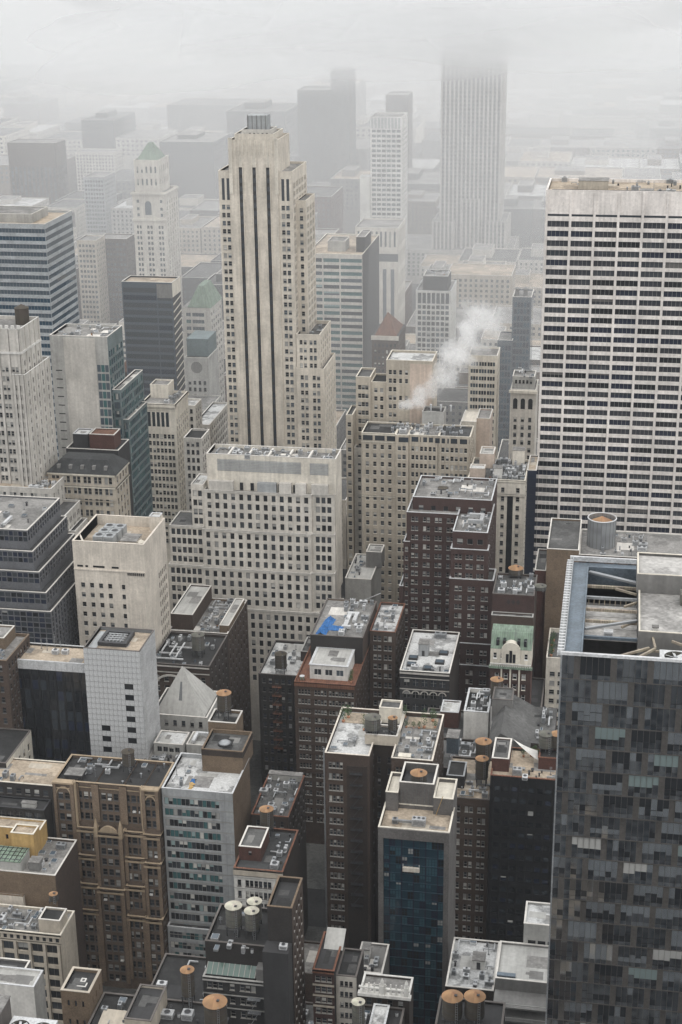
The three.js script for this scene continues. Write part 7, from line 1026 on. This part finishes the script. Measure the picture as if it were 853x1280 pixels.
// ---------------------------------------------------------------- lower corner roofs
{
  const R = A('broof', { x0: LOT.broof[0] - 8, x1: LOT.broof[1] }), T = top('broof'), b = bld('beige_deck_block', 'flat beige roof deck with dark walls beside the art-deco tower'); b.tier(R, 0, T - 4, { wall: 'soot', n: { n: 8, w: 1.6, rows: 4 }, roof: { key: 'tanroof', par: 0.25, cop: 'offwhite' } }); b.done(); scatter('flat beige roof deck', 171, [R[0] + 6, R[0] + 14, R[3] - 4, R[3]], T - 4.25, 4, { big: 0.8, keep: 0.6 });
  const g = A('bglass', { zb: -363.8, x1: -150.4, x0: -168 }), gt = top('bglass') - 4.2, gl = bld('dark_conservatory', 'dark glazed rooftop block below the flat beige deck'); gl.tier(g, 0, gt, { wall: 'blackpanel', n: { n: 6, w: 2, h: 2.6, fh: 3.4, mt: 1, rows: 4, style: 'cross', glass: ['gDark', 'gMid', 'gDark'], frame: 'frameD', blind: 0 }, roof: { key: 'charcoal', par: 0.4, cop: 'darkmetal' } }); gl.done();
  hatchBox('pale hut on the dark glazed rooftop block', undefined, g[1] - 5, gt - 0.4, g[3] - 2, 4, 1.4, 1.4, 'concrete', false);
  const k = A('brick', { zb: -357.8 }), kt = top('brick') - 3.5, br = bld('blank_brick_block', 'blank brown brick block with patched wall and green skylight on its roof'); br.tier(k, 0, kt, { wall: 'midbrick', nwall: 'tanbrick', roof: { key: 'gravel', par: 0.6, cop: 'coping' } }); br.tier([k[0], k[0] + 13, k[3] - 0.01, k[3] + 1.2], 0, kt - 6.8, { wall: 'beigewall', roof: { key: 'gravel', par: 0.2, cop: 'tanbrick' } }); br.done();
  const sk = thing('green_skylight', 'green patina skylight on white walls at the blank brick block', 'skylight', [k[0] + 8, kt - 0.6, k[3] - 4]); part('curb', 'concrete', sk, (a) => a.box(-6, 4.4, 0, 3.4, -3.4, 3.6, 'news')); part('glazing', 'copper', sk, (a) => a.box(-6.1, 4.5, 3.4, 3.6, -3.5, 3.7)); for (let i = 0; i < 8; i++) part('glazing_bar', 'gDark', sk, (a) => a.box(-5.6 + i * 1.35, -5.4 + i * 1.35, 3.6, 3.66, -3.3, 3.5)); for (let i = 0; i < 4; i++) part('glazing_bar', 'gDark', sk, (a) => a.box(-5.9, 4.3, 3.6, 3.65, -3 + i * 1.8, -2.8 + i * 1.8));
  const yl = bld('ochre_penthouse', 'ochre yellow stucco penthouse with pale flat roof'); yl.tier([-164, -149.8, -357.7, -352.5], 0, kt + 5.6, { wall: 'yellowwall', roof: { key: 'tanroof', par: 0.4, cop: 'offwhite' }, n: { at: [[4, 4.8]], h: 1.6, mt: 2.2, rows: 1, style: 'plain' } }); yl.tier([-156.5, -149.9, -352.49, -348], kt - 4, kt + 7, { wall: 'yellowwall', roof: { key: 'tanroof', par: 0.4, cop: 'offwhite' } }); yl.done(); hatchBox('grey tank hut at the brick block edge', undefined, k[0] + 15.6, kt - 0.6, k[3] - 3.6, 3, 2.6, 3, 'concretedark', false); scatter('gravel roof of the blank brick block', 172, [k[0] + 13, k[1], k[2], k[3]], kt - 0.6, 6, { white: 0.6 });
  const l = A('lowbeige'), lt = top('lowbeige'), lo = bld('pilastered_lowrise', 'low cream building with pilasters, cornice and large dark windows'); lo.tier(l, 0, lt, { wall: 'sand', n: { n: 6, w: 3.0, h: 2.6, fh: 3.6, mt: 3.4, rows: 8, style: 'strip', frame: 'frameD', d: 0.5, bands: [[0.1, 0.6, 0.5], [2.6, 0.4, 0.3]], pier: { w: 0.8, d: 0.3, top: 3 } }, roof: { key: 'gravel', par: 0.6, cop: 'offwhite' } }); for (let i = 0; i < 14; i++) lo.add('attic_slot', 'gDark', (a) => a.box(l[0] + 0.8 + i * 1.8, l[0] + 1.7 + i * 1.8, lt - 2.2, lt - 0.9, l[3], l[3] + 0.03, 'n')); lo.tier([l[1] - 6.4, l[1] - 0.5, l[3] - 7, l[3] - 1.4], lt - 0.6, lt + 3.4, { wall: 'sand', roof: { key: 'tar', par: 0.4, cop: 'coping' } }); lo.done(); scatter('gravel roof of the pilastered cream lowrise', 173, [l[0] + 6, l[1] - 7, l[2], l[3]], lt - 0.6, 18, { white: 0.4, keep: 0.7 });
  const w = A('wwall', { x0: LOT.wwall[0] - 4 }), wt = top('wwall'), ww = bld('whitewashed_party_wall', 'flaking whitewashed wall with grey sloping roof near the fan housings'); ww.tier(w, 0, wt - 1, { wall: 'whitewall', ewall: 'concrete', roof: { key: 'concrete', par: 0.3, cop: 'whitemetal' } }); ww.tier([w[0] - 8, w[0] + 3, w[2] - 12, w[2] - 0.5], 0, wt - 8, { wall: 'concretedark', roof: { key: 'charcoal', par: 0.5, cop: 'coping' } }); ww.done();
  const tu = A('turret'), tt = top('turret'), tr = bld('tan_stair_turret', 'tan square stair turret with black roof and white angle marks'); tr.tier(tu, 0, tt, { wall: 'tanbrick', n: { n: 3, w: 0.5, h: 1.6, fh: 5, mt: 2.4, rows: 6, style: 'plain', blind: 0 }, e: { n: 3, w: 0.5, h: 1.6, fh: 5, mt: 2.4, rows: 6, style: 'plain', blind: 0 }, roof: { key: 'tar', par: 0.7, cop: 'sand', t: 0.45 } });
  tr.add('roof_marking', 'whitewall', (a) => { const cx = (tu[0] + tu[1]) / 2, cz = (tu[2] + tu[3]) / 2, y = tt - 0.69; for (const [x0, x1, z0, z1] of [[-0.4, 0.8, -1.6, -1.3], [-0.4, 0.8, -0.6, -0.3], [-0.4, -0.1, -1.3, -0.6], [0.5, 0.8, -1.3, -0.6], [1.2, 1.5, -0.1, 1.4], [-0.6, 1.2, 1.1, 1.4]]) a.box(cx + x0, cx + x1, y, y + 0.06, cz + z0, cz + z1, 'newst'); }); tr.done();
  const bl = A('blow', { x0: LOT.turret[1] + 0.4, x1: LOT.tanks3[0] + 8 }), bt = top('blow') - 3, bw = bld('black_roof_lowrise', 'low black-roofed loft carrying two orange-capped tanks'); bw.tier([bl[0], bl[1], bl[2], bl[3]], 0, bt, { wall: 'soot', roof: { key: 'tar', par: 0.5, cop: 'copingdark' } }); bw.tier([bl[0] + 9, bl[0] + 15, bl[2] + 1, bl[3] - 1], bt - 0.5, bt + 4, { wall: 'sand', roof: { key: 'charcoal', par: 0.5, cop: 'copingdark' } }); bw.add('skylight_panel', 'sand', (a) => a.poly([[bl[0] + 2, bt - 0.3, bl[3] - 3], [bl[0] + 8, bt - 0.3, bl[3] - 3], [bl[0] + 7.6, bt + 1.2, bl[3] - 7], [bl[0] + 2.4, bt + 1.2, bl[3] - 7]])); bw.done(); scatter('black roof with the two orange-capped tanks', 174, [bl[0], bl[1], bl[2], bl[3]], bt - 0.5, 14, { white: 0.7, avoid: [[-88, -83.5, -277, -273], [-80.5, -74, -270, -263], [bl[0] + 9, bl[0] + 15, bl[2] + 1, bl[3] - 1]] });
  const mid = bld('sunken_black_roof', 'black roof sunk between the art-deco tower and the soot-black loft'); mid.tier([-107, -86, -326, -280], 0, 41, { wall: 'soot', n: { n: 8, w: 1.4, rows: 4 }, roof: { key: 'tar', par: 0.6, cop: 'copingdark' } }); mid.done(); scatter('sunken black roof by the art-deco tower', 175, [-106, -87, -325, -281], 40.4, 18, { white: 0.3 });
  const f = A('fansb', { fwd: 6 }), ft = top('fansb'), fb = bld('fan_roof_block', 'white roof block carrying the twin fan housing'); fb.tier([f[0] - 6, f[1] + 4, f[2], f[3] + 10], 0, ft - 5.5, { wall: 'concretedark', roof: { key: 'whiteroof', par: 0.5, cop: 'whitemetal' } }); fb.done();
  fanUnit('white twin-fan housing on the white roof beside the stair turret', undefined, f[0] + 9.6, ft - 6, LOT.fansb[3] - 5, 9.4, 5.4, 6, 2); hatchBox('dark green tank house beside the twin-fan housing', undefined, f[0] + 2, ft - 6, LOT.fansb[3] - 5, 3, 8.4, 10, 'copingdark', false);
  acUnit('white framed rack unit beside the twin-fan housing', undefined, f[1] + 2, ft - 6, LOT.fansb[3] - 3, 3.6, 4, 3, 'whitemetal', 2);
}
// ---------------------------------------------------------------- low street houses in the middle
{
  const r = A('redtrim'), t = top('redtrim') - 0, a = bld('red_trim_walkup', 'narrow four-storey walk-up with red trim and tan bay panels'); a.tier(r, 0, t, { wall: 'soot', nwall: 'maroon', n: { n: 1, per: 3, w: 1.15, gap: 0.2, h: 1.5, fh: 2.9, mt: 1.6, rows: 8, frame: 'frameL', blind: 0.4, bands: [[0.05, 0.5, 0.5, 'redledge'], [3.6, 0.6, 0.2, 'sand'], [6.5, 0.6, 0.2, 'sand'], [9.4, 0.6, 0.2, 'sand']] }, roof: { key: 'charcoal', par: 0.4, cop: 'redledge' } }); a.add('rear_skylight', 'concrete', (q) => q.poly([[r[0] + 1, t - 0.3, r[2] + 6], [r[1] + 0.5, t - 0.3, r[2] + 6], [r[1] + 0.5, t + 2.2, r[2] + 1], [r[0] + 1, t + 2.2, r[2] + 1]])); a.done();
  const g = A('greylow', { x0: r[1] + 0.02 }), gt = top('greylow'), b = bld('grey_stone_walkup', 'small grey stone walk-up beside the red-trimmed one'); b.tier(g, 0, gt, { wall: 'soot', nwall: 'greystone', n: { n: 3, w: 0.8, h: 1.4, fh: 2.9, mt: 1.4, rows: 8, frame: 'frameD', blind: 0.1 }, roof: { key: 'tar', par: 0.4, cop: 'copingdark' } }); b.done();
  const p = A('palelow'), pt = top('palelow'), c = bld('pale_yard_roof', 'small pale flat roof with white hut in front of the blue hotel'); c.tier([p[0] - 1, p[1] + 0.6, p[2], p[3]], 0, pt, { wall: 'concretedark', roof: { key: 'gravel', par: 0.4, cop: 'coping' } }); c.done(); hatchBox('white slant-topped hut on the small pale roof', undefined, p[0] + 1, pt - 0.4, p[3] - 7, 1.8, 3, 3, 'whitewall', false); scatter('small pale roof by the blue hotel', 181, [p[0], p[1], p[3] - 6, p[3]], pt - 0.4, 6);
  const s = A('balus', { deep: 2 }), st = top('balus'), d = bld('balustrade_townhouse', 'old townhouse with white balustraded parapet and urns'); d.tier([s[0], s[1], s[2], s[3]], 0, st - 2.4, { wall: 'darkbrick', n: { n: 4, w: 1.2, rows: 4 }, roof: { key: 'gravel', par: 0.5, cop: 'whitewall' } });
  const bz = s[3] + 0.1; d.add('balustrade_rail', 'whitewall', (q) => q.box(s[0] - 0.2, s[1] + 0.2, st - 1.1, st - 0.8, bz - 0.3, bz + 0.3)); d.add('balustrade_base', 'whitewall', (q) => q.box(s[0] - 0.4, s[1] + 0.4, st - 3, st - 2.3, bz - 0.6, bz + 0.7)); for (let k = 0; k < 9; k++) d.add('baluster', 'whitewall', (q) => { const x = s[0] + 0.6 + k * 1.22; q.box(x, x + 0.5, st - 2.3, st - 1.1, bz - 0.15, bz + 0.15, 'news'); q.box(x + 0.1, x + 0.4, st - 0.8, st + 0.3, bz - 0.12, bz + 0.12); }); for (const u of [5, 10.4]) d.add('urn', 'whitewall', (q) => { const x = s[0] + u, z = bz; q.box(x - 0.5, x + 0.5, st - 2.3, st, z - 0.5, z + 0.5); q.box(x - 0.35, x + 0.35, st, st + 0.9, z - 0.35, z + 0.35); const e = 0.35; for (const [i, j] of [[-1, -1], [1, -1], [1, 1], [-1, 1]]) q.poly([[x + e * i, st + 0.9, z + e * j], [x - e * j, st + 0.9, z + e * i], [x, st + 1.9, z]]); }); d.done();
  const y = bld('yard_roof_row', 'row-end brick house with white skylight strip and red fire escape'); y.tier([-48, -38.4, -282.5, -266], 0, 66, { wall: 'darkbrick', nwall: 'redbrick', n: { n: 4, w: 1, rows: 5 }, roof: { key: 'charcoal', par: 0.5, cop: 'copingdark' } }); y.tier([-45, -41.5, -281, -271], 65.5, 67.6, { wall: 'charcoal', roof: { key: 'whiteroof', par: 0.15, cop: 'whitemetal' } }); for (let k = 0; k < 6; k++) y.add('fire_escape_rung', 'redledge', (q) => q.box(-40.6, -38.8, 64 - k * 1.4, 64.12 - k * 1.4, -265.9, -265.2)); y.done(); scatter('charcoal roof of the row-end brick house', 182, [-48, -38.4, -282, -266], 65.5, 7, { avoid: [[-45, -41.5, -281, -271], [-49, -45, -276, -271]] });
  const x2 = bld('dark_walkup_row', 'dark walk-up roofs with a pale corrugated lean-to beside the dark slab'); x2.tier([-63, -49, -284, -262], 0, 52, { wall: 'soot', roof: { key: 'tar', par: 0.4, cop: 'copingdark' } }); x2.tier([-61, -57, -272, -264], 51.6, 54, { wall: 'concretedark', roof: { key: 'concrete', par: 0.1, cop: 'galv' } }); x2.done();
  const L2 = A('lroof'), lt = top('lroof'), f = bld('pale_flat_annex', 'flat pale roof with white hut and leaning ladder behind the twin orange tanks'); f.tier(L2, 0, lt, { wall: 'darkbrick', roof: { key: 'whiteroof', par: 0.5, cop: 'coping' } }); f.done(); hatchBox('white-topped stair hut on the flat pale annex', undefined, L2[0] + 7.2, lt - 0.5, L2[3] - 10, 3, 2.6, 3.4, 'whitewall'); scatter('flat pale annex roof', 183, [L2[0], L2[1], L2[2], L2[3]], lt - 0.5, 9, { avoid: [[L2[0] + 5, L2[0] + 9.6, L2[3] - 13, L2[3] - 8]] }); ductRun('white slanting pipe beside the annex stair hut', undefined, [[L2[0] + 9.4, lt + 0.8, L2[3] - 8.4], [L2[1] - 0.8, lt + 0.8, L2[3] - 8.4]], 0.3, 'whitemetal');
  const K = A('kdeck'), kt = top('kdeck'), k = bld('car_park_deck', 'grey open-deck car park with striped railings beside the glass tower'); k.tier([K[0], K[1] + 2, K[3] - 20, K[3] - 6], 0, kt - 4, { wall: 'concretedark', roof: { key: 'concrete', par: 0.5, cop: 'coping' } }); k.tier([K[0] + 5.4, K[1] + 2, K[3] - 29, K[3] - 20.01], 0, kt + 1.5, { wall: 'concrete', n: { n: 3, w: 1.8, h: 1.6, fh: 4, mt: 4.4, rows: 1, style: 'plain', blind: 0 }, roof: { key: 'whiteroof', par: 0.4, cop: 'coping' } }); for (let q = 0; q < 4; q++) { k.add('deck_slab', 'concretedark', (a2) => a2.box(K[0], K[1] + 2, kt - 7.4 - q * 3, kt - 7 - q * 3, K[3] - 6.01, K[3] + q * 0.8, 'newtb')); k.add('deck_rail', 'concrete', (a2) => a2.box(K[0], K[1] + 2, kt - 6.3 - q * 3, kt - 6.15 - q * 3, K[3] - 0.2 + q * 0.8, K[3] - 0.1 + q * 0.8)); } k.add('ramp_wall', 'concretedark', (a2) => a2.box(K[0], K[1] + 2, 0, kt - 17, K[3] - 6, K[3] + 12, 'newt')); k.done(); acUnit('blue capped unit at the edge of the car park deck', undefined, K[0] + 2.4, kt - 4.5, K[3] - 7.2, 4.2, 1, 1.2, 'steelblue', 0);
  const bt = A('btank', { deep: 4 }), tt = top('btank'), h = bld('twin_tank_loft', 'dark loft whose roof holds the twin orange-capped tanks'); h.tier([bt[0], bt[1], bt[2] - 1, bt[3] + 8], 0, tt - 0.4, { wall: 'soot', roof: { key: 'charcoal', par: 0.5, cop: 'copingdark' } }); h.done(); scatter('dark roof of the twin-tank loft', 184, [bt[0], bt[1], bt[3] - 1, bt[3] + 7], tt - 0.9, 10, { white: 0.6 });
}
// ---------------------------------------------------------------- water tanks
const on = { tanks3: 'the soot-black loft', btank: 'the twin-tank loft', black: 'the black panelled block', dbrown: 'the dark brown loft', whiteb: 'the dark gabled loft', hotelBulk: 'the blue hotel bulkhead', terr: 'the planted terrace loft', dtank: 'the sooty corner loft', brownA: 'the arched dark loft', stripBulk2: 'the stair bulkhead behind the tan one', deco: 'the art-deco tower', ornate: 'the white-fronted loft', lowbeige: 'the pilastered cream lowrise', blow: 'the low black-roofed loft', marL: 'the maroon setback tower', brlow: 'the squat brown loft', balus: 'the row-end brick house' };
const stand = { hotelBulk: 2.2, tanks3: 0.9, deco: -0.4, lowbeige: -3.4, blow: 3.5, marL: -4.3, balus: 5.9, whiteb: 1.5, dbrown: 0.5, black: -2.4, brlow: 0.6, terr: -2, btank: 0.9, stripBulk2: 0.8 };
const special = { 0: 'wide white-capped water tank on the soot-black loft', 1: 'small white-capped tank at the front of the soot-black loft roof', 2: 'small white-capped tank behind its twin on the soot-black loft', 5: 'silver-capped water tank over the red terrace wall of the black block', 6: 'orange-capped tank half hidden by the grey glass tower edge', 7: 'larger orange-capped tank at the back of the dark brown loft', 8: 'smaller orange-capped tank in front on the dark brown loft', 11: 'fat grey water tank on the planted terrace loft', 12: 'slim orange-capped tank beside the fat grey one', 19: 'smaller orange-capped tank on the low black-roofed loft', 20: 'larger orange-capped tank at the edge of the low black-roofed loft', 22: 'broad orange-capped tank on the squat brown loft', 23: 'grey tank at the corner of the squat brown loft' };
TANKS.forEach(([kind, b, x, y, z, d], i) => waterTank(special[i] || `${kind === 'dark' ? 'dark' : kind + '-capped'} water tank on ${on[b]}`, x, y, z, d, top(b) - (stand[b] ?? 0.8), kind, i === 3 || i === 4 ? 'twin orange-capped tanks' : undefined));
{ // low roofs down in the slot between the dark slab and the blue hotel
  const b = bld('slot_roof_row', 'low grey roofs down in the slot before the planted terrace loft'); b.tier([-76.5, -64, -334, -308], 0, 24, { wall: 'midbrick', n: { n: 5, w: 1.1, rows: 4 }, roof: { key: 'greyroof', par: 0.5, cop: 'copingdark' } }); b.tier([-63.9, -54, -344, -310], 0, 17, { wall: 'darkbrick', n: { n: 4, w: 1.1, rows: 3 }, roof: { key: 'tar', par: 0.5, cop: 'coping' } }); b.tier([-76.4, -66, -352, -338], 0, 30, { wall: 'midbrick', roof: { key: 'gravel', par: 0.5, cop: 'copingdark' } }); b.done();
  scatter('low grey roofs in the slot', 191, [-76, -64.5, -333, -309], 23.5, 14); scatter('low tar roof in the slot', 192, [-63.5, -54.5, -343, -311], 16.5, 12); hatchBox('pale ribbed lean-to on the low roofs in the slot', undefined, -60, 16.5, -330, 4, 2.4, 6, 'concrete', false);
  const p = thing('crane_boom', 'long pale boom slanting across the slot above the low roofs', 'pole', [-66, 24, -338]), q = cyl(0.16, 0.16, 11, 8); q.rotateZ(-1.15); geoMesh('boom', q, 'coping', p, 4.6, 6, 0); geoMesh('mast', cyl(0.2, 0.2, 4.4, 8), 'darkmetal', p, -0.2, 1.9, 0);
}
// ---------------------------------------------------------------- city blocks fading into the mist
{
  const r = rngOf(2024), walls = ['limepale', 'midbrick', 'greystone', 'sand', 'palegrey', 'concretedark', 'charcoal', 'redbrick', 'concrete', 'tanbrick'], roofs = ['gravel', 'tanroof', 'whiteroof', 'greyroof', 'greyroof', 'gravel'];
  const busy = Object.values(LOT).map(([a, b, c, d]) => [a - 4, b + 4, c - 4, d + 4]);
  busy.push([-220, -84, -1410, -1325], [-216, -192, -740, -700], [-100, -80, -565, -530]);
  const clear = (x0, x1, z0, z1) => !busy.some(([a, b, c, d]) => x1 > a && x0 < b && z1 > c && z0 < d);
  const say = { limepale: 'cream', midbrick: 'brown', greystone: 'grey stone', sand: 'tan', palegrey: 'pale grey', concretedark: 'dark grey', charcoal: 'charcoal', redbrick: 'red-brown', concrete: 'concrete grey', tanbrick: 'buff brick' };
  for (let z = -640; z > -2900; z -= z > -1000 ? 46 : z > -1500 ? 74 : 120) {
    const cx = z * 0.18;
    for (let x = cx + z * 0.25; x < cx - z * 0.24;) {
      const w = (16 + r() * 24) * (z > -1000 ? 1 : z > -1500 ? 1.4 : 2.3), d = 26 + r() * 10 + (z < -1500 ? 50 : z < -1000 ? 24 : 0), gap = r() < 0.16 ? 16 : 1.2, tall = r();
      const avenue = x > -32 && x < -2 && z < -620;
      let h = 22 + r() * 34 + (z < -1000 && z > -1900 ? 12 : 0) + (tall > 0.72 && z > -2000 ? 14 + r() * 40 : 0);
      if (z > -760) h = Math.min(h, 58);
      if (z > -1000 && x > -110) h = Math.min(h, 50); if (z > -1340 && x + w > -185) h = Math.min(h, 40 + r() * 8); if (x + w > -150) h = Math.min(h, 46); if (z > -1500 && x < -300 && tall > 0.5) h = Math.min(h, 52);
      if (!avenue && clear(x, x + w, z - d, z)) {
        const key = walls[r() * walls.length | 0], b = bld('misty_city_block', `${say[key]} mid-rise block in the misty city beyond the towers`, { seed: r() * 1e9 | 0, group: `${say[key]} blocks in the misty city` });
        const fine = z > -1500, o = fine ? { n: Math.max(3, Math.round(w / 4)), w: 1.6, h: 1.9, fh: 3.7, mt: 2.2, rows: 7, style: 'plain', glass: ['gSlate', 'gMid'], blind: 0 } : { n: Math.max(2, Math.round(w / 6)), w: 2.6, h: 2.2, fh: 5, mt: 2.4, rows: 4, style: 'plain', glass: ['gSlate'], blind: 0 };
        b.tier([x, x + w, z - d, z], 0, h, { wall: key, n: o, e: { ...o, n: Math.max(3, Math.round(d / (fine ? 4.5 : 7))) }, roof: { key: roofs[r() * roofs.length | 0], par: 0.8, cop: 'coping' } });
        if (r() < 0.6) b.tier([x + w * 0.2, x + w * 0.55, z - d * 0.8, z - d * 0.35], h - 0.8, h + 3 + r() * 4, { wall: key, roof: { key: 'gravel', par: 0.3, cop: 'coping' } });
        b.done();
      } else if (avenue) { x = -2; continue; }
      x += w + gap;
    }
  }
  // two low houses with red roofs, a pale dome, and tall slabs nearly swallowed by cloud
  for (const [x, z, w, h, lab] of [[-287, -800, 13, 72, 'squat brown house with red tiled roof below the brown mid-rise'], [-262, -780, 9, 68, 'small house with steep orange-red roof against the dark slate tower']]) { const b = bld('red_roof_house', lab); b.tier([x, x + w, z - 14, z], 0, h, { wall: 'midbrick', n: { n: 3, w: 1.3, rows: 8, style: 'plain' }, roof: { key: 'slate', par: 0 } }); b.add('tiled_roof', 'tilered', (a) => { const B = [[x - 0.4, h, z + 0.4], [x + w + 0.4, h, z + 0.4], [x + w + 0.4, h, z - 14.4], [x - 0.4, h, z - 14.4]], ap = [[x + w * 0.4, h + 7, z - 6], [x + w * 0.6, h + 7, z - 8]]; a.poly([B[0], B[1], ap[1], ap[0]]); a.poly([B[1], B[2], ap[1]]); a.poly([B[2], B[3], ap[0], ap[1]]); a.poly([B[3], B[0], ap[0]]); }); b.done(); }
  { const b = bld('white_barrel_hall', 'white barrel-roofed hall behind the copper pyramid tower'); b.tier([-560, -505, -1640, -1580], 0, 26, { wall: 'whitewall', n: { n: 10, w: 3, h: 2, fh: 5, rows: 4, style: 'plain' }, roof: { key: 'whiteroof', par: 0 } }); b.add('barrel_roof', 'whitewall', (a) => { for (let k = 0; k < 12; k++) { const f = (j) => [-560 + 55 * j / 12, 26 + 12 * Math.sin(Math.PI * j / 12)], [xa, ya] = f(k), [xb, yb] = f(k + 1); a.poly([[xa, ya, -1580], [xb, yb, -1580], [xb, yb, -1640], [xa, ya, -1640]]); a.poly([[xa, 26, -1580], [xb, 26, -1580], [xb, yb, -1580], [xa, ya, -1580]], [0, 0, 1]); } }); b.done(); }
  for (const [x0, x1, z, h, key, lab] of [[-310, -276, -1500, 147, 'charcoal', 'broad blue-grey slab in the mist behind the limestone skyscraper'], [-275.5, -258, -1490, 166, 'charcoal', 'taller grey shaft beside the broad misty slab'], [-243, -220, -1620, 131, 'midbrick', 'faint grey slab behind the tall white gridded tower'], [-448, -427, -1700, 78, 'charcoal', 'faint blue tower in the mist beside the limestone skyscraper'], [-27, 3, -1900, 46, 'greystone', 'pale framed block just above the white gridded skyscraper roof'], [-56, -30, -1850, 38, 'charcoal', 'grey block beside the pale framed one']]) {
    const b = bld('cloud_veiled_tower', lab), n = Math.round((x1 - x0) / 4.5), o = { n, w: 2.4, h: 2.4, fh: 4, mt: 4, rows: 60, style: 'plain', glass: ['gSlate', 'gMid'], blind: 0, pier: { w: 0.9, d: 0.4, below: 30 } }; b.tier([x0, x1, z - 34, z], 0, h, { wall: key, n: o, e: { ...o, n: 7 }, roof: { key: 'gravel', par: 1, cop: 'coping' } }); b.done(); }
}
// ---------------------------------------------------------------- cloud and steam: flat translucent discs, the broadest standing in for distance haze
const puffTex = (seed, soft) => {
  const s = 128, n = fbm(seed, s, 4, 5), d = new Uint8Array(s * s * 4);
  for (let y = 0; y < s; y++) for (let x = 0; x < s; x++) { const u = x / s * 2 - 1, v = y / s * 2 - 1, r = Math.hypot(u, v), f = Math.max(0, Math.min(1, (1 - r) / 0.75)), e = f * f * (3 - 2 * f), a = Math.max(0, Math.min(1, e * (soft + (1 - soft) * 2 * n[y * s + x]))) * 255, k = (y * s + x) * 4; d[k] = d[k + 1] = d[k + 2] = a; d[k + 3] = 255; }
  const t = new THREE.DataTexture(d, s, s); t.magFilter = THREE.LinearFilter; t.minFilter = THREE.LinearFilter; t.needsUpdate = true; return t;
};
function puffs(name, list, opacity, seed, soft, color, kind) {
  const m = new THREE.MeshPhysicalMaterial({ color: new THREE.Color().setRGB(...color), roughness: 1, metalness: 0, specularIntensity: 0, transmission: 0.5, thickness: 0, transparent: true, opacity, alphaMap: puffTex(seed, soft), side: THREE.DoubleSide, depthWrite: false });
  const im = new THREE.InstancedMesh(new THREE.CircleGeometry(0.5, 20), m, list.length), o = new THREE.Object3D(), r = rngOf(seed + 5);
  list.forEach(([x, y, z, sx, sy, lean], i) => { o.position.set(x, y, z); o.rotation.set((r() - 0.5) * 0.6, (r() - 0.5) * (name === 'steam_plume' ? 0.9 : 0.4), lean ?? (r() - 0.5) * 0.3); o.scale.set(sx, sy, 1); o.updateMatrix(); im.setMatrixAt(i, o.matrix); });
  im.name = name; im.userData = { kind, label: name === 'steam_plume' ? 'white steam plume drifting up from the beige office roof' : 'pale grey low cloud and haze sheets veiling the towers', category: name === 'steam_plume' ? 'steam' : 'cloud' }; im.castShadow = false; scene.add(im); return im;
}
{
  const r = rngOf(31), low = [];
  for (let i = 0; i < 11; i++) { // broad flat sheets adding distance haze between the middle towers
    const z = -640 - (i + 0.2 + 0.6 * r()) * 100, w = -z * 0.75 + 150; low.push([z * 0.18 + (r() - 0.5) * (-z) * 0.16, 130 + (r() - 0.5) * 80, z, w * (1 + 0.3 * r()), 420 + r() * 120]);
  }
  puffs('haze_cloud', low, 0.105, 300, 0.7, [0.97, 0.975, 0.98], 'stuff');
  const bank = []; for (let i = 0; i < 9; i++) { const z = -1720 - (i + 0.2 + 0.6 * r()) * 190, w = -z * 0.8 + 200; bank.push([z * 0.18 + (r() - 0.5) * (-z) * 0.14, 90 + (r() - 0.5) * 60, z, w * (1 + 0.3 * r()), 460 + r() * 100 + i * 16]); } // thicker flat sheets of haze over the far city
  puffs('low_cloud', bank, 0.25, 304, 0.75, [0.97, 0.975, 0.98], 'stuff');
  const crown = []; for (let i = 0; i < 8; i++) crown.push([-185 + (r() - 0.5) * 160, 200 + i * 10 + r() * 8, -1300 + i * 8 + r() * 20, 620 + r() * 160, 84 + r() * 26]); // the cloud base that swallows the tall towers' upper storeys
  puffs('cloud_cap', crown, 0.62, 310, 0.5, [0.97, 0.975, 0.98], 'stuff');
  const st = []; // steam rising from the beige office roof and drifting with the wind
  for (let i = 0; i < 92; i++) { const t = (i + r()) / 92, sp = 2.5 + t * 10.5, up = Math.pow(t, 1.45); st.push([-82 + t * 29 + (r() - 0.5) * sp * 1.1, 111.5 + up * 31 + (r() - 0.5) * sp * 0.8, -592 - 46 * Math.max(0, t - 0.3) + (r() - 0.5) * sp, (5 + t * 9) * (0.5 + r() * 0.9), (4 + t * 7.5) * (0.5 + r() * 0.9), r() * 3]); }
  puffs('steam_plume', st, 0.33, 320, 0.0, [0.98, 0.98, 0.98], 'stuff');
}
renderer.render(scene, camera);
